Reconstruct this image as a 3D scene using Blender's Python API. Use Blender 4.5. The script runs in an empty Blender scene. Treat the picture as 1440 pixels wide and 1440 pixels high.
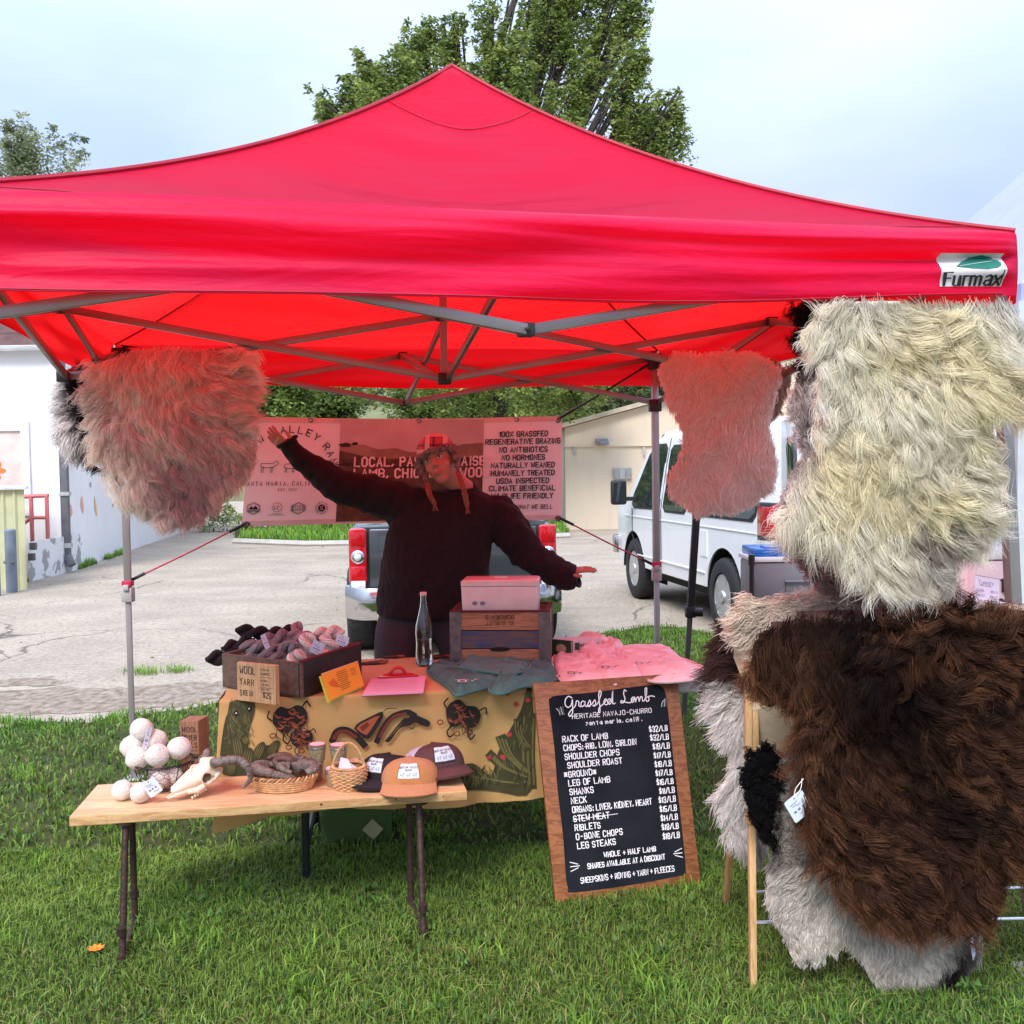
import bpy, bmesh, math, random
import numpy as np
from mathutils import Vector, Matrix
from mathutils.geometry import tessellate_polygon
random.seed(7); rng = np.random.default_rng(7)
S = bpy.context.scene; C = S.collection; PI = math.pi
# ---------------------------------------------------------------- camera
CAM_H, PITCH, ROLL, F = 1.6, .04, -.015, 1440.0
def cam_axes():
    f = Vector((0, math.cos(PITCH), -math.sin(PITCH))); r0 = Vector((1, 0, 0)); u0 = r0.cross(f)
    return math.cos(ROLL)*r0+math.sin(ROLL)*u0, -math.sin(ROLL)*r0+math.cos(ROLL)*u0, f
CR, CU, CF = cam_axes()
cam = bpy.data.objects.new('camera', bpy.data.cameras.new('camera')); C.objects.link(cam)
cam.matrix_world = Matrix(((CR.x, CU.x, -CF.x, 0), (CR.y, CU.y, -CF.y, 0), (CR.z, CU.z, -CF.z, CAM_H), (0, 0, 0, 1)))
cam.data.sensor_width = 36; cam.data.lens = 36; cam.data.clip_start = .05; cam.data.clip_end = 3000
S.camera = cam
# ---------------------------------------------------------------- sky and sun (bright overcast)
SUN_EL, SUN_AZ = math.radians(48), math.radians(200)
w = bpy.data.worlds.new('World'); S.world = w; w.use_nodes = True
nt = w.node_tree; N = nt.nodes; L = nt.links; N.clear()
out = N.new('ShaderNodeOutputWorld'); bg = N.new('ShaderNodeBackground'); L.new(bg.outputs[0], out.inputs[0])
sky = N.new('ShaderNodeTexSky'); sky.sky_type = 'NISHITA'; sky.sun_disc = False
sky.sun_elevation = SUN_EL; sky.sun_rotation = SUN_AZ; sky.dust_density = 3; sky.air_density = 1.2
tc = N.new('ShaderNodeTexCoord'); sep = N.new('ShaderNodeSeparateXYZ'); L.new(tc.outputs['Generated'], sep.inputs[0])
mr = N.new('ShaderNodeMapRange'); L.new(sep.outputs['Z'], mr.inputs[0])   # overcast sky: zenith three times the horizon
mr.inputs[1].default_value = 0; mr.inputs[2].default_value = 1; mr.inputs[3].default_value = .335; mr.inputs[4].default_value = 2.1
ns = N.new('ShaderNodeTexNoise'); ns.inputs['Scale'].default_value = 2.2; ns.inputs['Detail'].default_value = 5; ns.inputs['Roughness'].default_value = .5
mpn = N.new('ShaderNodeMapping'); mpn.inputs['Scale'].default_value = (1, 1, 2.6); L.new(tc.outputs['Generated'], mpn.inputs[0]); L.new(mpn.outputs[0], ns.inputs['Vector'])
cr = N.new('ShaderNodeValToRGB'); cr.color_ramp.elements[0].position = .36; cr.color_ramp.elements[0].color = (.62, .79, 1.20, 1)
cr.color_ramp.elements[1].position = .66; cr.color_ramp.elements[1].color = (.86, .97, 1.24, 1); L.new(ns.outputs[0], cr.inputs[0])
vm = N.new('ShaderNodeVectorMath'); vm.operation = 'SCALE'; L.new(cr.outputs[0], vm.inputs[0]); L.new(mr.outputs[0], vm.inputs['Scale'])
v2 = N.new('ShaderNodeVectorMath'); v2.operation = 'SCALE'; L.new(sky.outputs[0], v2.inputs[0]); v2.inputs['Scale'].default_value = .08
mx = N.new('ShaderNodeMix'); mx.data_type = 'RGBA'; mx.inputs[0].default_value = .85
L.new(v2.outputs[0], mx.inputs[6]); L.new(vm.outputs[0], mx.inputs[7]); L.new(mx.outputs[2], bg.inputs[0]); bg.inputs[1].default_value = 1.0
sd = bpy.data.lights.new('sun', 'SUN'); sd.energy = 2.6; sd.angle = math.radians(22); sd.color = (1, .97, .92)
sun = bpy.data.objects.new('sun', sd); C.objects.link(sun)
sv = Vector((math.sin(SUN_AZ)*math.cos(SUN_EL), math.cos(SUN_AZ)*math.cos(SUN_EL), math.sin(SUN_EL)))
sun.rotation_euler = sv.to_track_quat('Z', 'Y').to_euler(); sun.location = (0, 0, 20)
S.view_settings.view_transform = 'Standard'; S.view_settings.look = 'None'; S.view_settings.exposure = .45; S.view_settings.gamma = 1
S.view_settings.use_curve_mapping = False
S.render.engine = 'CYCLES'; S.cycles.use_denoising = True
S.cycles.max_bounces = 8; S.cycles.diffuse_bounces = 3; S.cycles.glossy_bounces = 3; S.cycles.transmission_bounces = 6; S.cycles.transparent_max_bounces = 8
S.cycles_curves.shape = 'RIBBONS'; S.cycles_curves.subdivisions = 2
# ---------------------------------------------------------------- pixel (of the photo) -> point in the world
def ray(px, py): return CR*((px-720)/F) - CU*((py-720)/F) + CF
def U(px, py, Y):                                   # on the vertical plane y = Y
    d = ray(px, py); return Vector((0, 0, CAM_H)) + d*(Y/d.y)
def G(px, py, z=0.0):                               # on the horizontal plane at height z
    d = ray(px, py); return Vector((0, 0, CAM_H)) + d*((z-CAM_H)/d.z)
# ---------------------------------------------------------------- materials
MATS = {}
def lin(c):
    if isinstance(c, str):
        c = [int(c[i:i+2], 16)/255 for i in (0, 2, 4)]
        c = [x/12.92 if x <= .04045 else ((x+.055)/1.055)**2.4 for x in c]
    return tuple(c)[:3]+(1,)
def M(name, col, rough=.6, metal=0, var=.12, scale=6, bump=0, bscale=60, spec=.5, stretch=(1, 1, 1), col2=None, coat=0, trans=0, thin=0, sheen=0, detail=4, attr=None):
    if name in MATS: return MATS[name]
    m = bpy.data.materials.new(name); m.use_nodes = True; MATS[name] = m
    t = m.node_tree; n = t.nodes; l = t.links; b = n['Principled BSDF']; col = lin(col)
    b.inputs['Roughness'].default_value = rough; b.inputs['Metallic'].default_value = metal
    b.inputs['Specular IOR Level'].default_value = spec; b.inputs['Coat Weight'].default_value = coat; b.inputs['Sheen Weight'].default_value = sheen
    b.inputs['Transmission Weight'].default_value = trans; b.inputs['Base Color'].default_value = col
    co = n.new('ShaderNodeTexCoord'); mp = n.new('ShaderNodeMapping'); mp.inputs['Scale'].default_value = stretch; l.new(co.outputs['Object'], mp.inputs[0])
    src = None
    if attr:
        a = n.new('ShaderNodeAttribute'); a.attribute_name = attr; src = a.outputs['Color']
    if var or col2:
        nz = n.new('ShaderNodeTexNoise'); nz.inputs['Scale'].default_value = scale; nz.inputs['Detail'].default_value = detail; l.new(mp.outputs[0], nz.inputs['Vector'])
        mr = n.new('ShaderNodeMapRange'); mr.inputs[1].default_value = .32; mr.inputs[2].default_value = .68; l.new(nz.outputs[0], mr.inputs[0])
        mi = n.new('ShaderNodeMix'); mi.data_type = 'RGBA'; l.new(mr.outputs[0], mi.inputs[0])
        if col2: c2 = lin(col2); mi.inputs[6].default_value = col; mi.inputs[7].default_value = c2
        else:
            mi.inputs[6].default_value = tuple(x*(1-var) for x in col[:3])+(1,); mi.inputs[7].default_value = tuple(min(1, x*(1+var)) for x in col[:3])+(1,)
        if src:
            mi.inputs[6].default_value = (1-var,)*3+(1,); mi.inputs[7].default_value = (1+var,)*3+(1,)
            mu = n.new('ShaderNodeMix'); mu.data_type = 'RGBA'; mu.blend_type = 'MULTIPLY'; mu.inputs[0].default_value = 1
            l.new(src, mu.inputs[6]); l.new(mi.outputs[2], mu.inputs[7]); src = mu.outputs[2]
        else: src = mi.outputs[2]
    if src: l.new(src, b.inputs['Base Color'])
    if bump:
        bn = n.new('ShaderNodeTexNoise'); bn.inputs['Scale'].default_value = bscale; bn.inputs['Detail'].default_value = 5; l.new(mp.outputs[0], bn.inputs['Vector'])
        bu = n.new('ShaderNodeBump'); bu.inputs['Strength'].default_value = bump; bu.inputs['Distance'].default_value = .01; l.new(bn.outputs[0], bu.inputs['Height']); l.new(bu.outputs[0], b.inputs['Normal'])
    if thin:                                          # thin cloth or leaf that lets light through
        tr = n.new('ShaderNodeBsdfTranslucent'); ms = n.new('ShaderNodeMixShader'); ms.inputs[0].default_value = thin
        if src: l.new(src, tr.inputs[0])
        else: tr.inputs[0].default_value = col
        l.new(b.outputs[0], ms.inputs[1]); l.new(tr.outputs[0], ms.inputs[2]); l.new(ms.outputs[0], n['Material Output'].inputs[0])
    return m
def wood(name, col, col2, axis='x', scale=9, rough=.6):
    if name in MATS: return MATS[name]
    m = bpy.data.materials.new(name); m.use_nodes = True; MATS[name] = m
    t = m.node_tree; n = t.nodes; l = t.links; b = n['Principled BSDF']; b.inputs['Roughness'].default_value = rough
    co = n.new('ShaderNodeTexCoord'); mp = n.new('ShaderNodeMapping'); st = {'x': (.7, 8, 8), 'y': (8, .7, 8), 'z': (8, 8, .7)}[axis]; mp.inputs['Scale'].default_value = st
    l.new(co.outputs['Object'], mp.inputs[0])
    nz = n.new('ShaderNodeTexNoise'); nz.inputs['Scale'].default_value = scale*.35; nz.inputs['Detail'].default_value = 3; nz.inputs['Distortion'].default_value = .6; l.new(mp.outputs[0], nz.inputs['Vector'])
    ma = n.new('ShaderNodeMath'); ma.operation = 'MULTIPLY'; ma.inputs[1].default_value = 9; l.new(nz.outputs[0], ma.inputs[0])
    fr = n.new('ShaderNodeMath'); fr.operation = 'PINGPONG'; fr.inputs[1].default_value = 1; l.new(ma.outputs[0], fr.inputs[0])
    n2 = n.new('ShaderNodeTexNoise'); n2.inputs['Scale'].default_value = scale*5; n2.inputs['Detail'].default_value = 3; l.new(mp.outputs[0], n2.inputs['Vector'])
    ad = n.new('ShaderNodeMath'); ad.operation = 'MULTIPLY_ADD'; ad.inputs[1].default_value = .6; l.new(fr.outputs[0], ad.inputs[0]); l.new(n2.outputs[0], ad.inputs[2])
    mr = n.new('ShaderNodeMapRange'); mr.inputs[1].default_value = .35; mr.inputs[2].default_value = 1.15; l.new(ad.outputs[0], mr.inputs[0])
    mi = n.new('ShaderNodeMix'); mi.data_type = 'RGBA'; mi.inputs[6].default_value = lin(col); mi.inputs[7].default_value = lin(col2); l.new(mr.outputs[0], mi.inputs[0]); l.new(mi.outputs[2], b.inputs['Base Color'])
    bu = n.new('ShaderNodeBump'); bu.inputs['Strength'].default_value = .25; bu.inputs['Distance'].default_value = .003; l.new(ad.outputs[0], bu.inputs['Height']); l.new(bu.outputs[0], b.inputs['Normal'])
    return m
# ---------------------------------------------------------------- things, parts
WORLD = {}
def thing(name, label, cat, loc=(0, 0, 0), group=None, rot=0):
    o = bpy.data.objects.new(name, None); C.objects.link(o); o.empty_display_size = .1
    o.location = loc; o.rotation_euler = (0, 0, rot); o['label'] = label; o['category'] = cat
    if group: o['group'] = group
    return o
def tag(o, label, cat=None, group=None, kind=None):
    if label: o['label'] = label
    if cat: o['category'] = cat
    if group: o['group'] = group
    if kind: o['kind'] = kind
    return o
def wmat(o):
    m = Matrix.LocRotScale(o.location, o.rotation_euler, o.scale)
    return (wmat(o.parent) @ o.matrix_parent_inverse @ m) if o.parent else m
def adopt(o, parent):
    if parent: o.parent = parent; o.matrix_parent_inverse = wmat(parent).inverted()
    return o
def link(name, data, parent=None):
    o = bpy.data.objects.new(name, data); C.objects.link(o); return adopt(o, parent)
def dup(root, loc=None, rot=None, label=None, parent=None, scale=None):
    r = root.copy(); C.objects.link(r)
    if loc is not None: r.location = loc
    if rot is not None: r.rotation_euler = rot if hasattr(rot, '__len__') else (0, 0, rot)
    if scale is not None: r.scale = (scale,)*3 if not hasattr(scale, '__len__') else scale
    if parent is not None: r.parent = parent
    if label: r['label'] = label
    for ch in list(root.children):
        c = ch.copy(); C.objects.link(c); c.parent = r
        for g in list(ch.children): d = g.copy(); C.objects.link(d); d.parent = c
    return r
def bez(pts, n=8):                                     # Catmull-Rom through points
    P = [Vector(p) for p in pts]; P = [P[0]*2-P[1]]+P+[P[-1]*2-P[-2]]; o = []
    for i in range(1, len(P)-2):
        for k in range(n):
            t = k/n; a, b, c, d = P[i-1:i+3]
            o.append(.5*((2*b)+(c-a)*t+(2*a-5*b+4*c-d)*t*t+(3*b-a-3*c+d)*t**3))
    o.append(P[-2].copy()); return o
class MB:
    def __init__(s): s.v = []; s.f = []; s.m = []; s.mi = 0
    def add(s, vs, fs):
        n = len(s.v); s.v += [tuple(p) for p in vs]; s.f += [tuple(i+n for i in f) for f in fs]; s.m += [s.mi]*len(fs); return s
    def box(s, c, d, R=None):
        c = Vector(c); vs = []
        for x in (-.5, .5):
            for y in (-.5, .5):
                for z in (-.5, .5):
                    p = Vector((x*d[0], y*d[1], z*d[2])); vs.append(c+((R @ p) if R else p))
        return s.add(vs, [(0, 1, 3, 2), (4, 6, 7, 5), (0, 4, 5, 1), (2, 3, 7, 6), (0, 2, 6, 4), (1, 5, 7, 3)])
    def bar(s, a, b, w, h=None, up=(0, 0, 1)):          # rectangular bar from a to b
        a = Vector(a); b = Vector(b); h = h or w; d = (b-a); l = d.length; d.normalize(); up = Vector(up)
        if abs(d.dot(up)) > .99: up = Vector((0, 1, 0))
        x = d.cross(up).normalized(); z = x.cross(d)
        R = Matrix((x, d, z)).transposed(); return s.box((a+b)/2, (w, l, h), R)
    def tube(s, pts, r, n=8, cap=True, closed=False, flat=1.0):
        P = [Vector(p) for p in pts]; K = len(P); rs = [float(x) for x in r] if hasattr(r, '__len__') else [float(r)]*K
        if len(rs) != K: rs = [float(x) for x in np.interp(np.linspace(0, 1, K), np.linspace(0, 1, len(rs)), rs)]
        vs = []; up = None
        for i in range(K):
            t = (P[(i+1) % K]-P[i-1]) if closed else (P[min(i+1, K-1)]-P[max(i-1, 0)])
            if t.length < 1e-9: t = Vector((0, 0, 1))
            t.normalize()
            if up is None:
                up = Vector((0, 0, 1)) if abs(t.z) < .9 else Vector((0, 1, 0))
            x = t.cross(up).normalized(); up = x.cross(t).normalized()
            for k in range(n):
                a = 2*PI*k/n; vs.append(P[i]+rs[i]*(math.cos(a)*x+math.sin(a)*up*flat))
        fs = []
        for i in range(K if closed else K-1):
            for k in range(n): a = i*n+k; b = i*n+(k+1) % n; c = ((i+1) % K)*n; fs.append((a, b, c+(k+1) % n, c+k))
        if cap and not closed: fs.append(tuple(range(n-1, -1, -1))); fs.append(tuple((K-1)*n+k for k in range(n)))
        return s.add(vs, fs)
    def lathe(s, prof, c=(0, 0, 0), n=24, R=None, sx=1, sy=1):   # prof: (r, z)
        c = Vector(c); vs = []; K = len(prof)
        for r, z in prof:
            for k in range(n):
                a = 2*PI*k/n; p = Vector((r*math.cos(a)*sx, r*math.sin(a)*sy, z)); vs.append(c+((R @ p) if R else p))
        fs = [(i*n+k, i*n+(k+1) % n, (i+1)*n+(k+1) % n, (i+1)*n+k) for i in range(K-1) for k in range(n)]
        if prof[0][0] > 1e-6: fs.append(tuple(range(n-1, -1, -1)))
        if prof[-1][0] > 1e-6: fs.append(tuple((K-1)*n+k for k in range(n)))
        return s.add(vs, fs)
    def ball(s, c, r, n=16, m=10, R=None):
        c = Vector(c); r = r if hasattr(r, '__len__') else (r,)*3; vs = []; 
        for i in range(m+1):
            th = PI*i/m
            for k in range(n):
                a = 2*PI*k/n; p = Vector((r[0]*math.sin(th)*math.cos(a), r[1]*math.sin(th)*math.sin(a), -r[2]*math.cos(th))); vs.append(c+((R @ p) if R else p))
        return s.add(vs, [(i*n+k, i*n+(k+1) % n, (i+1)*n+(k+1) % n, (i+1)*n+k) for i in range(m) for k in range(n)])
    def grid(s, fn, nu, nv, thick=None):                 # fn(u, v) -> point, u, v in 0..1
        vs = [fn(i/nu, j/nv) for j in range(nv+1) for i in range(nu+1)]
        return s.add(vs, [(j*(nu+1)+i, j*(nu+1)+i+1, (j+1)*(nu+1)+i+1, (j+1)*(nu+1)+i) for j in range(nv) for i in range(nu)])
    def prism(s, pts, d):                                # planar outline (3D points) pushed along d
        P = [Vector(p) for p in pts]; d = Vector(d); n = len(P)
        tri = tessellate_polygon([P])
        fs = [tuple(t) for t in tri]+[tuple(i+n for i in reversed(t)) for t in tri]
        fs += [(i, (i+1) % n, (i+1) % n+n, i+n) for i in range(n)]
        return s.add(P+[p+d for p in P], fs)
    def poly(s, pts):
        P = [Vector(p) for p in pts]; return s.add(P, [tuple(t) for t in tessellate_polygon([P])])
    def build(s, name, mats, parent=None, smooth=True, ang=35, bevel=0, bseg=2, sub=0, solid=0, remesh=0, sm=0, weld=False, offset=-1):
        me = bpy.data.meshes.new(name); me.from_pydata(s.v, [], s.f)
        for m in (mats if isinstance(mats, (list, tuple)) else [mats]): me.materials.append(m)
        if any(s.m): me.polygons.foreach_set('material_index', s.m)
        bm = bmesh.new(); bm.from_mesh(me)
        if weld: bmesh.ops.remove_doubles(bm, verts=bm.verts, dist=1e-5)
        bmesh.ops.dissolve_degenerate(bm, edges=bm.edges, dist=1e-7)
        bmesh.ops.recalc_face_normals(bm, faces=bm.faces); bm.to_mesh(me); bm.free()
        o = link(name, me, parent)
        if solid: md = o.modifiers.new('t', 'SOLIDIFY'); md.thickness = solid; md.offset = offset
        if remesh: md = o.modifiers.new('r', 'REMESH'); md.mode = 'VOXEL'; md.voxel_size = remesh; md.use_smooth_shade = True
        if sm: md = o.modifiers.new('s', 'SMOOTH'); md.iterations = sm; md.factor = .6
        if bevel: md = o.modifiers.new('b', 'BEVEL'); md.width = bevel; md.segments = bseg; md.limit_method = 'ANGLE'; md.angle_limit = math.radians(40)
        if sub: md = o.modifiers.new('u', 'SUBSURF'); md.levels = sub; md.render_levels = sub
        if solid or remesh or sm or bevel or sub: bake(o)
        if smooth:
            me = o.data; me.polygons.foreach_set('use_smooth', [True]*len(me.polygons))
            if not remesh: me.set_sharp_from_angle(angle=math.radians(ang))
        return o
def bake(o):
    p = o.parent; dg = bpy.context.evaluated_depsgraph_get(); dg.update()
    me = bpy.data.meshes.new_from_object(o.evaluated_get(dg)); old = o.data; o.modifiers.clear(); o.data = me; me.name = o.name
    return o
def np_mesh(name, V, Fq, mats, parent=None, cols=None, smooth=False):
    """V (n,3), Fq (m,k) faces of k corners; cols: per-vertex rgb written to the attribute 'col'"""
    me = bpy.data.meshes.new(name); V = np.asarray(V, np.float32); Fq = np.asarray(Fq, np.int32); k = Fq.shape[1]
    me.vertices.add(len(V)); me.vertices.foreach_set('co', V.ravel()); me.loops.add(Fq.size); me.loops.foreach_set('vertex_index', Fq.ravel())
    me.polygons.add(len(Fq)); me.polygons.foreach_set('loop_start', np.arange(0, Fq.size, k, dtype=np.int32)); me.update(calc_edges=True)
    if cols is not None:
        a = me.attributes.new('col', 'FLOAT_COLOR', 'POINT'); cc = np.ones((len(V), 4), np.float32); cc[:, :3] = cols; a.data.foreach_set('color', cc.ravel())
    for m in (mats if isinstance(mats, (list, tuple)) else [mats]): me.materials.append(m)
    if smooth: me.polygons.foreach_set('use_smooth', np.ones(len(Fq), bool))
    return link(name, me, parent)
def vnoise(P, s, seed=0):                                # smooth pseudo noise of (n,k) points, about -1..1
    P = np.asarray(P, float)*s; r = np.random.default_rng(seed); o = 0
    for i in range(5):
        k = r.normal(size=P.shape[1])*(1+.35*i); o = o+np.sin(P @ k+r.uniform(0, 6.28)+1.3*np.sin(P @ np.roll(k, 1)*.7+r.uniform(0, 6)))
    return o/3.2
# ---------------------------------------------------------------- drawing flat print on a surface: strokes, filled shapes, lettering
GL = {  # glyphs on a grid 0..4 wide, 0..6 high: strokes of xy digit pairs
'A': '002640 1232', 'B': '000636454433 0333424130 3000 3313', 'C': '4536160501103041', 'D': '00062645412000', 'E': '46060040 0333', 'F': '460600 0333',
'G': '45361605011030414323', 'H': '0006 4046 0343', 'I': '2026', 'J': '3631201001', 'K': '0006 4603 1440', 'L': '060040', 'M': '0006234640', 'N': '00064046',
'O': '103041453616050110', 'P': '00063645443303', 'Q': '103041453616050110 2240', 'R': '00063645443303 2340', 'T': '0646 2620', 'U': '060110304146',
'V': '062046', 'W': '0610243046', 'X': '0046 0640', 'Y': '062346 2320', 'Z': '06460040', '0': '103041453616050110', '1': '152620', '2': '05163645440040', '3': '0516364544334241301001 3313',
'4': '30360242', '5': '460603334241301001', '6': '4536160501103041423303', '7': '064610', '8': '130405163645443313020110304142 33', '9': '011030414536160504133343',
'$': '4516051333424101 2027', '/': '0046', '.': '202121', ',': '2110', ':': '2021 2324', '-': '1333', '+': '0343 2125', '*': '0343 2125 0145 0541', '%': '0046 0515 3141', "'": '2625', '!': '2622 2021'}
GL['S'] = '4536160504133342413010' + '01'; GL['8'] = '13040516364544331302011030414233'
def glyph(ch): return [[(int(t[i]), int(t[i+1])) for i in range(0, len(t)-1, 2)] for t in GL.get(ch, '').split()]
class Decal:
    """fn(u, v, h) -> point in space; u, v in metres on the surface, h a small height above it"""
    def __init__(s, fn): s.fn = fn; s.L = {}; s.h = .0012; s.k = 0
    def _mb(s, mat): return s.L.setdefault(mat.name, (MB(), mat))[0]
    def up(s, d=.0006): s.h += d
    seg = None
    def poly(s, pts, mat):
        if len(pts) < 3: return
        s.h += 2e-5
        if not s.seg: s._mb(mat).poly([s.fn(u, v, s.h) for u, v in pts]); return
        P = [Vector((u, v, 0)) for u, v in pts]; stack = [tuple(P[i] for i in t) for t in tessellate_polygon([P])]; out = []
        while stack:
            a, b, c = stack.pop(); la, lb, lc = (b-c).length, (c-a).length, (a-b).length; m = max(la, lb, lc)
            if m <= s.seg: out.append((a, b, c)); continue
            if m == la: q = (b+c)/2; stack += [(a, b, q), (a, q, c)]
            elif m == lb: q = (a+c)/2; stack += [(a, b, q), (q, b, c)]
            else: q = (a+b)/2; stack += [(a, q, c), (q, b, c)]
        ix = {}; vs = []; fs = []
        for t in out:
            f = []
            for p in t:
                k = (round(p.x, 6), round(p.y, 6))
                if k not in ix: ix[k] = len(vs); vs.append(s.fn(p.x, p.y, s.h))
                f.append(ix[k])
            if len(set(f)) == 3: fs.append(tuple(f))
        s._mb(mat).add(vs, fs)
    def ell(s, u, v, a, b, mat, rot=0, n=20, jit=0):
        c, q = math.cos(rot), math.sin(rot); P = []
        for i in range(n):
            t = 2*PI*i/n; j = 1+random.uniform(-jit, jit); x = a*math.cos(t)*j; y = b*math.sin(t)*j; P.append((u+x*c-y*q, v+x*q+y*c))
        s.poly(P, mat)
    def stroke(s, pts, w, mat, taper=False, caps=True):
        pts = [p for i, p in enumerate(pts) if i == 0 or (abs(p[0]-pts[i-1][0])+abs(p[1]-pts[i-1][1])) > 1e-6]
        n = len(pts)
        if n < 2: return
        s.h += 1e-6                                       # crossing strokes never share a plane
        vs = []; 
        for i, (x, y) in enumerate(pts):
            x0, y0 = pts[max(i-1, 0)]; x1, y1 = pts[min(i+1, n-1)]; dx, dy = x1-x0, y1-y0; l = math.hypot(dx, dy) or 1; dx /= l; dy /= l
            ww = w/2*(1 if not taper else max(.15, math.sin(PI*(i+.35)/(n-.3))))
            if caps and i == 0: x -= dx*ww*.8; y -= dy*ww*.8
            if caps and i == n-1: x += dx*ww*.8; y += dy*ww*.8
            m = 1
            if 0 < i < n-1:                                # mitre
                ax, ay = pts[i][0]-x0, pts[i][1]-y0; la = math.hypot(ax, ay) or 1; m = min(1.6, 1/max(.35, abs((ax*dx+ay*dy)/la)))
            vs += [s.fn(x-dy*ww*m, y+dx*ww*m, s.h), s.fn(x+dy*ww*m, y-dx*ww*m, s.h)]
        s._mb(mat).add(vs, [(2*i, 2*i+1, 2*i+3, 2*i+2) for i in range(n-1)])
    def curve(s, pts, w, mat, n=6, taper=False):
        s.stroke([(p.x, p.y) for p in bez([(a, b, 0) for a, b in pts], n)], w, mat, taper)
    def text(s, txt, u, v, size, mat, w=None, gap=.32, asp=.62, jit=0, align='l', path=None, slant=0, smallcaps=False, smooth=None):
        """size: cap height; the text runs from u (or centred / right aligned on it) on baseline v"""
        w = w or size*.15; cw = size*asp; adv = cw+size*gap
        def wd(c): return .45*cw+size*gap*.6 if c in "I.,:'!1" else (adv*.6 if c == ' ' else (adv*1.18 if c in 'MW' else adv))
        tot = sum(wd(c) for c in txt)-size*gap
        x = u-(tot/2 if align == 'c' else tot if align == 'r' else 0)
        for c in txt:
            a = wd(c); g = glyph(c.upper()); sz = size*(.78 if smallcaps and c.islower() else 1); ws = cw*(1.25 if c in 'MW' else 1)
            jx, jy, js, jr = ((random.uniform(-1, 1)*jit*size*.35, random.uniform(-1, 1)*jit*size*.5, 1+random.uniform(-1, 1)*jit, random.uniform(-1, 1)*jit*.6) if jit else (0, 0, 1, 0))
            ox = x-(.5*ws-.225*cw if c in "I.,:'!1" else 0)
            for st in g:
                P = []
                for gx, gy in st:
                    px, py = gx/4*ws*js, gy/6*sz*js
                    px, py = px+py*(slant+jr), py-px*jr
                    P.append((ox+px+jx, v+py+jy))
                if path: P = [path(*q) for q in P]
                if smooth or (smooth is None and c.upper() in 'SCOGQUJ0235689D' and len(P) > 4 and jit): 
                    P = [(q.x, q.y) for q in bez([(a_, b_, 0) for a_, b_ in P], 3)]
                s.stroke(P, w, mat)
            x += a
        return x
    def build(s, name, parent):
        o = []
        for mb, mat in s.L.values():
            if not mb.f: continue
            me = bpy.data.meshes.new(name); me.from_pydata(mb.v, [], mb.f); me.materials.append(mat); o.append(link(name, me, parent))
        return o
def plane_fn(o, ex, ey):
    o = Vector(o); ex = Vector(ex).normalized(); ey = Vector(ey).normalized(); n = ex.cross(ey)
    return lambda u, v, h: o+ex*u+ey*v+n*h
# ---------------------------------------------------------------- ground: the paved lot to the horizon, the lawn in front
def tilemat(): pass
m_lot = M('lot_paving', (.41, .345, .265), .9, var=.14, scale=1.1, bump=.7, bscale=45, spec=.05)
def lot_nodes(m):
    t = m.node_tree; n = t.nodes; l = t.links; b = n['Principled BSDF']; old = b.inputs['Base Color'].links[0].from_socket
    co = n.new('ShaderNodeTexCoord')
    def noise(sc, st=(1, 1, 1), det=6, r=.6):
        mp = n.new('ShaderNodeMapping'); mp.inputs['Scale'].default_value = st; l.new(co.outputs['Object'], mp.inputs[0])
        z = n.new('ShaderNodeTexNoise'); z.inputs['Scale'].default_value = sc; z.inputs['Detail'].default_value = det; z.inputs['Roughness'].default_value = r; l.new(mp.outputs[0], z.inputs[0]); return z.outputs[0]
    def rng_(s, a, c, lo=0, hi=1):
        q = n.new('ShaderNodeMapRange'); q.inputs[1].default_value = a; q.inputs[2].default_value = c; q.inputs[3].default_value = lo; q.inputs[4].default_value = hi; l.new(s, q.inputs[0]); return q.outputs[0]
    def mix(f, a, c, mode='MIX'):
        x = n.new('ShaderNodeMix'); x.data_type = 'RGBA'; x.blend_type = mode; l.new(f, x.inputs[0]); l.new(a, x.inputs[6])
        if isinstance(c, tuple): x.inputs[7].default_value = c
        else: l.new(c, x.inputs[7])
        return x.outputs[2]
    c = mix(rng_(noise(16, det=9, r=.85), .46, .62, 0, .75), old, (.19, .155, .125, 1))                 # grit
    c = mix(rng_(noise(24, det=8, r=.85), .53, .64, 0, .8), c, (.60, .55, .49, 1))
    c = mix(rng_(noise(.55, (1, 2.4, 1)), .52, .72, 0, .55), c, (.27, .235, .205, 1))    # broad worn stains
    v = n.new('ShaderNodeTexVoronoi'); v.feature = 'DISTANCE_TO_EDGE'; v.inputs['Scale'].default_value = .42
    mp = n.new('ShaderNodeMapping'); mp.inputs['Scale'].default_value = (1, .8, 1); l.new(co.outputs['Object'], mp.inputs[0]); z = n.new('ShaderNodeTexNoise'); z.inputs['Scale'].default_value = .8; z.inputs['Detail'].default_value = 6; l.new(mp.outputs[0], z.inputs[0])
    ad = n.new('ShaderNodeVectorMath'); ad.operation = 'MULTIPLY_ADD'; ad.inputs[1].default_value = (1.3, 1.3, 0); l.new(z.outputs['Color'], ad.inputs[0]); l.new(mp.outputs[0], ad.inputs[2]); l.new(ad.outputs[0], v.inputs[0])
    cr_ = rng_(v.outputs[0], .002, .012, .9, 0); msk = rng_(noise(.25), .50, .60)
    mu = n.new('ShaderNodeMath'); mu.operation = 'MULTIPLY'; l.new(cr_, mu.inputs[0]); l.new(msk, mu.inputs[1])
    c = mix(mu.outputs[0], c, (.12, .10, .085, 1)); l.new(c, b.inputs['Base Color'])
lot_nodes(m_lot)
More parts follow.
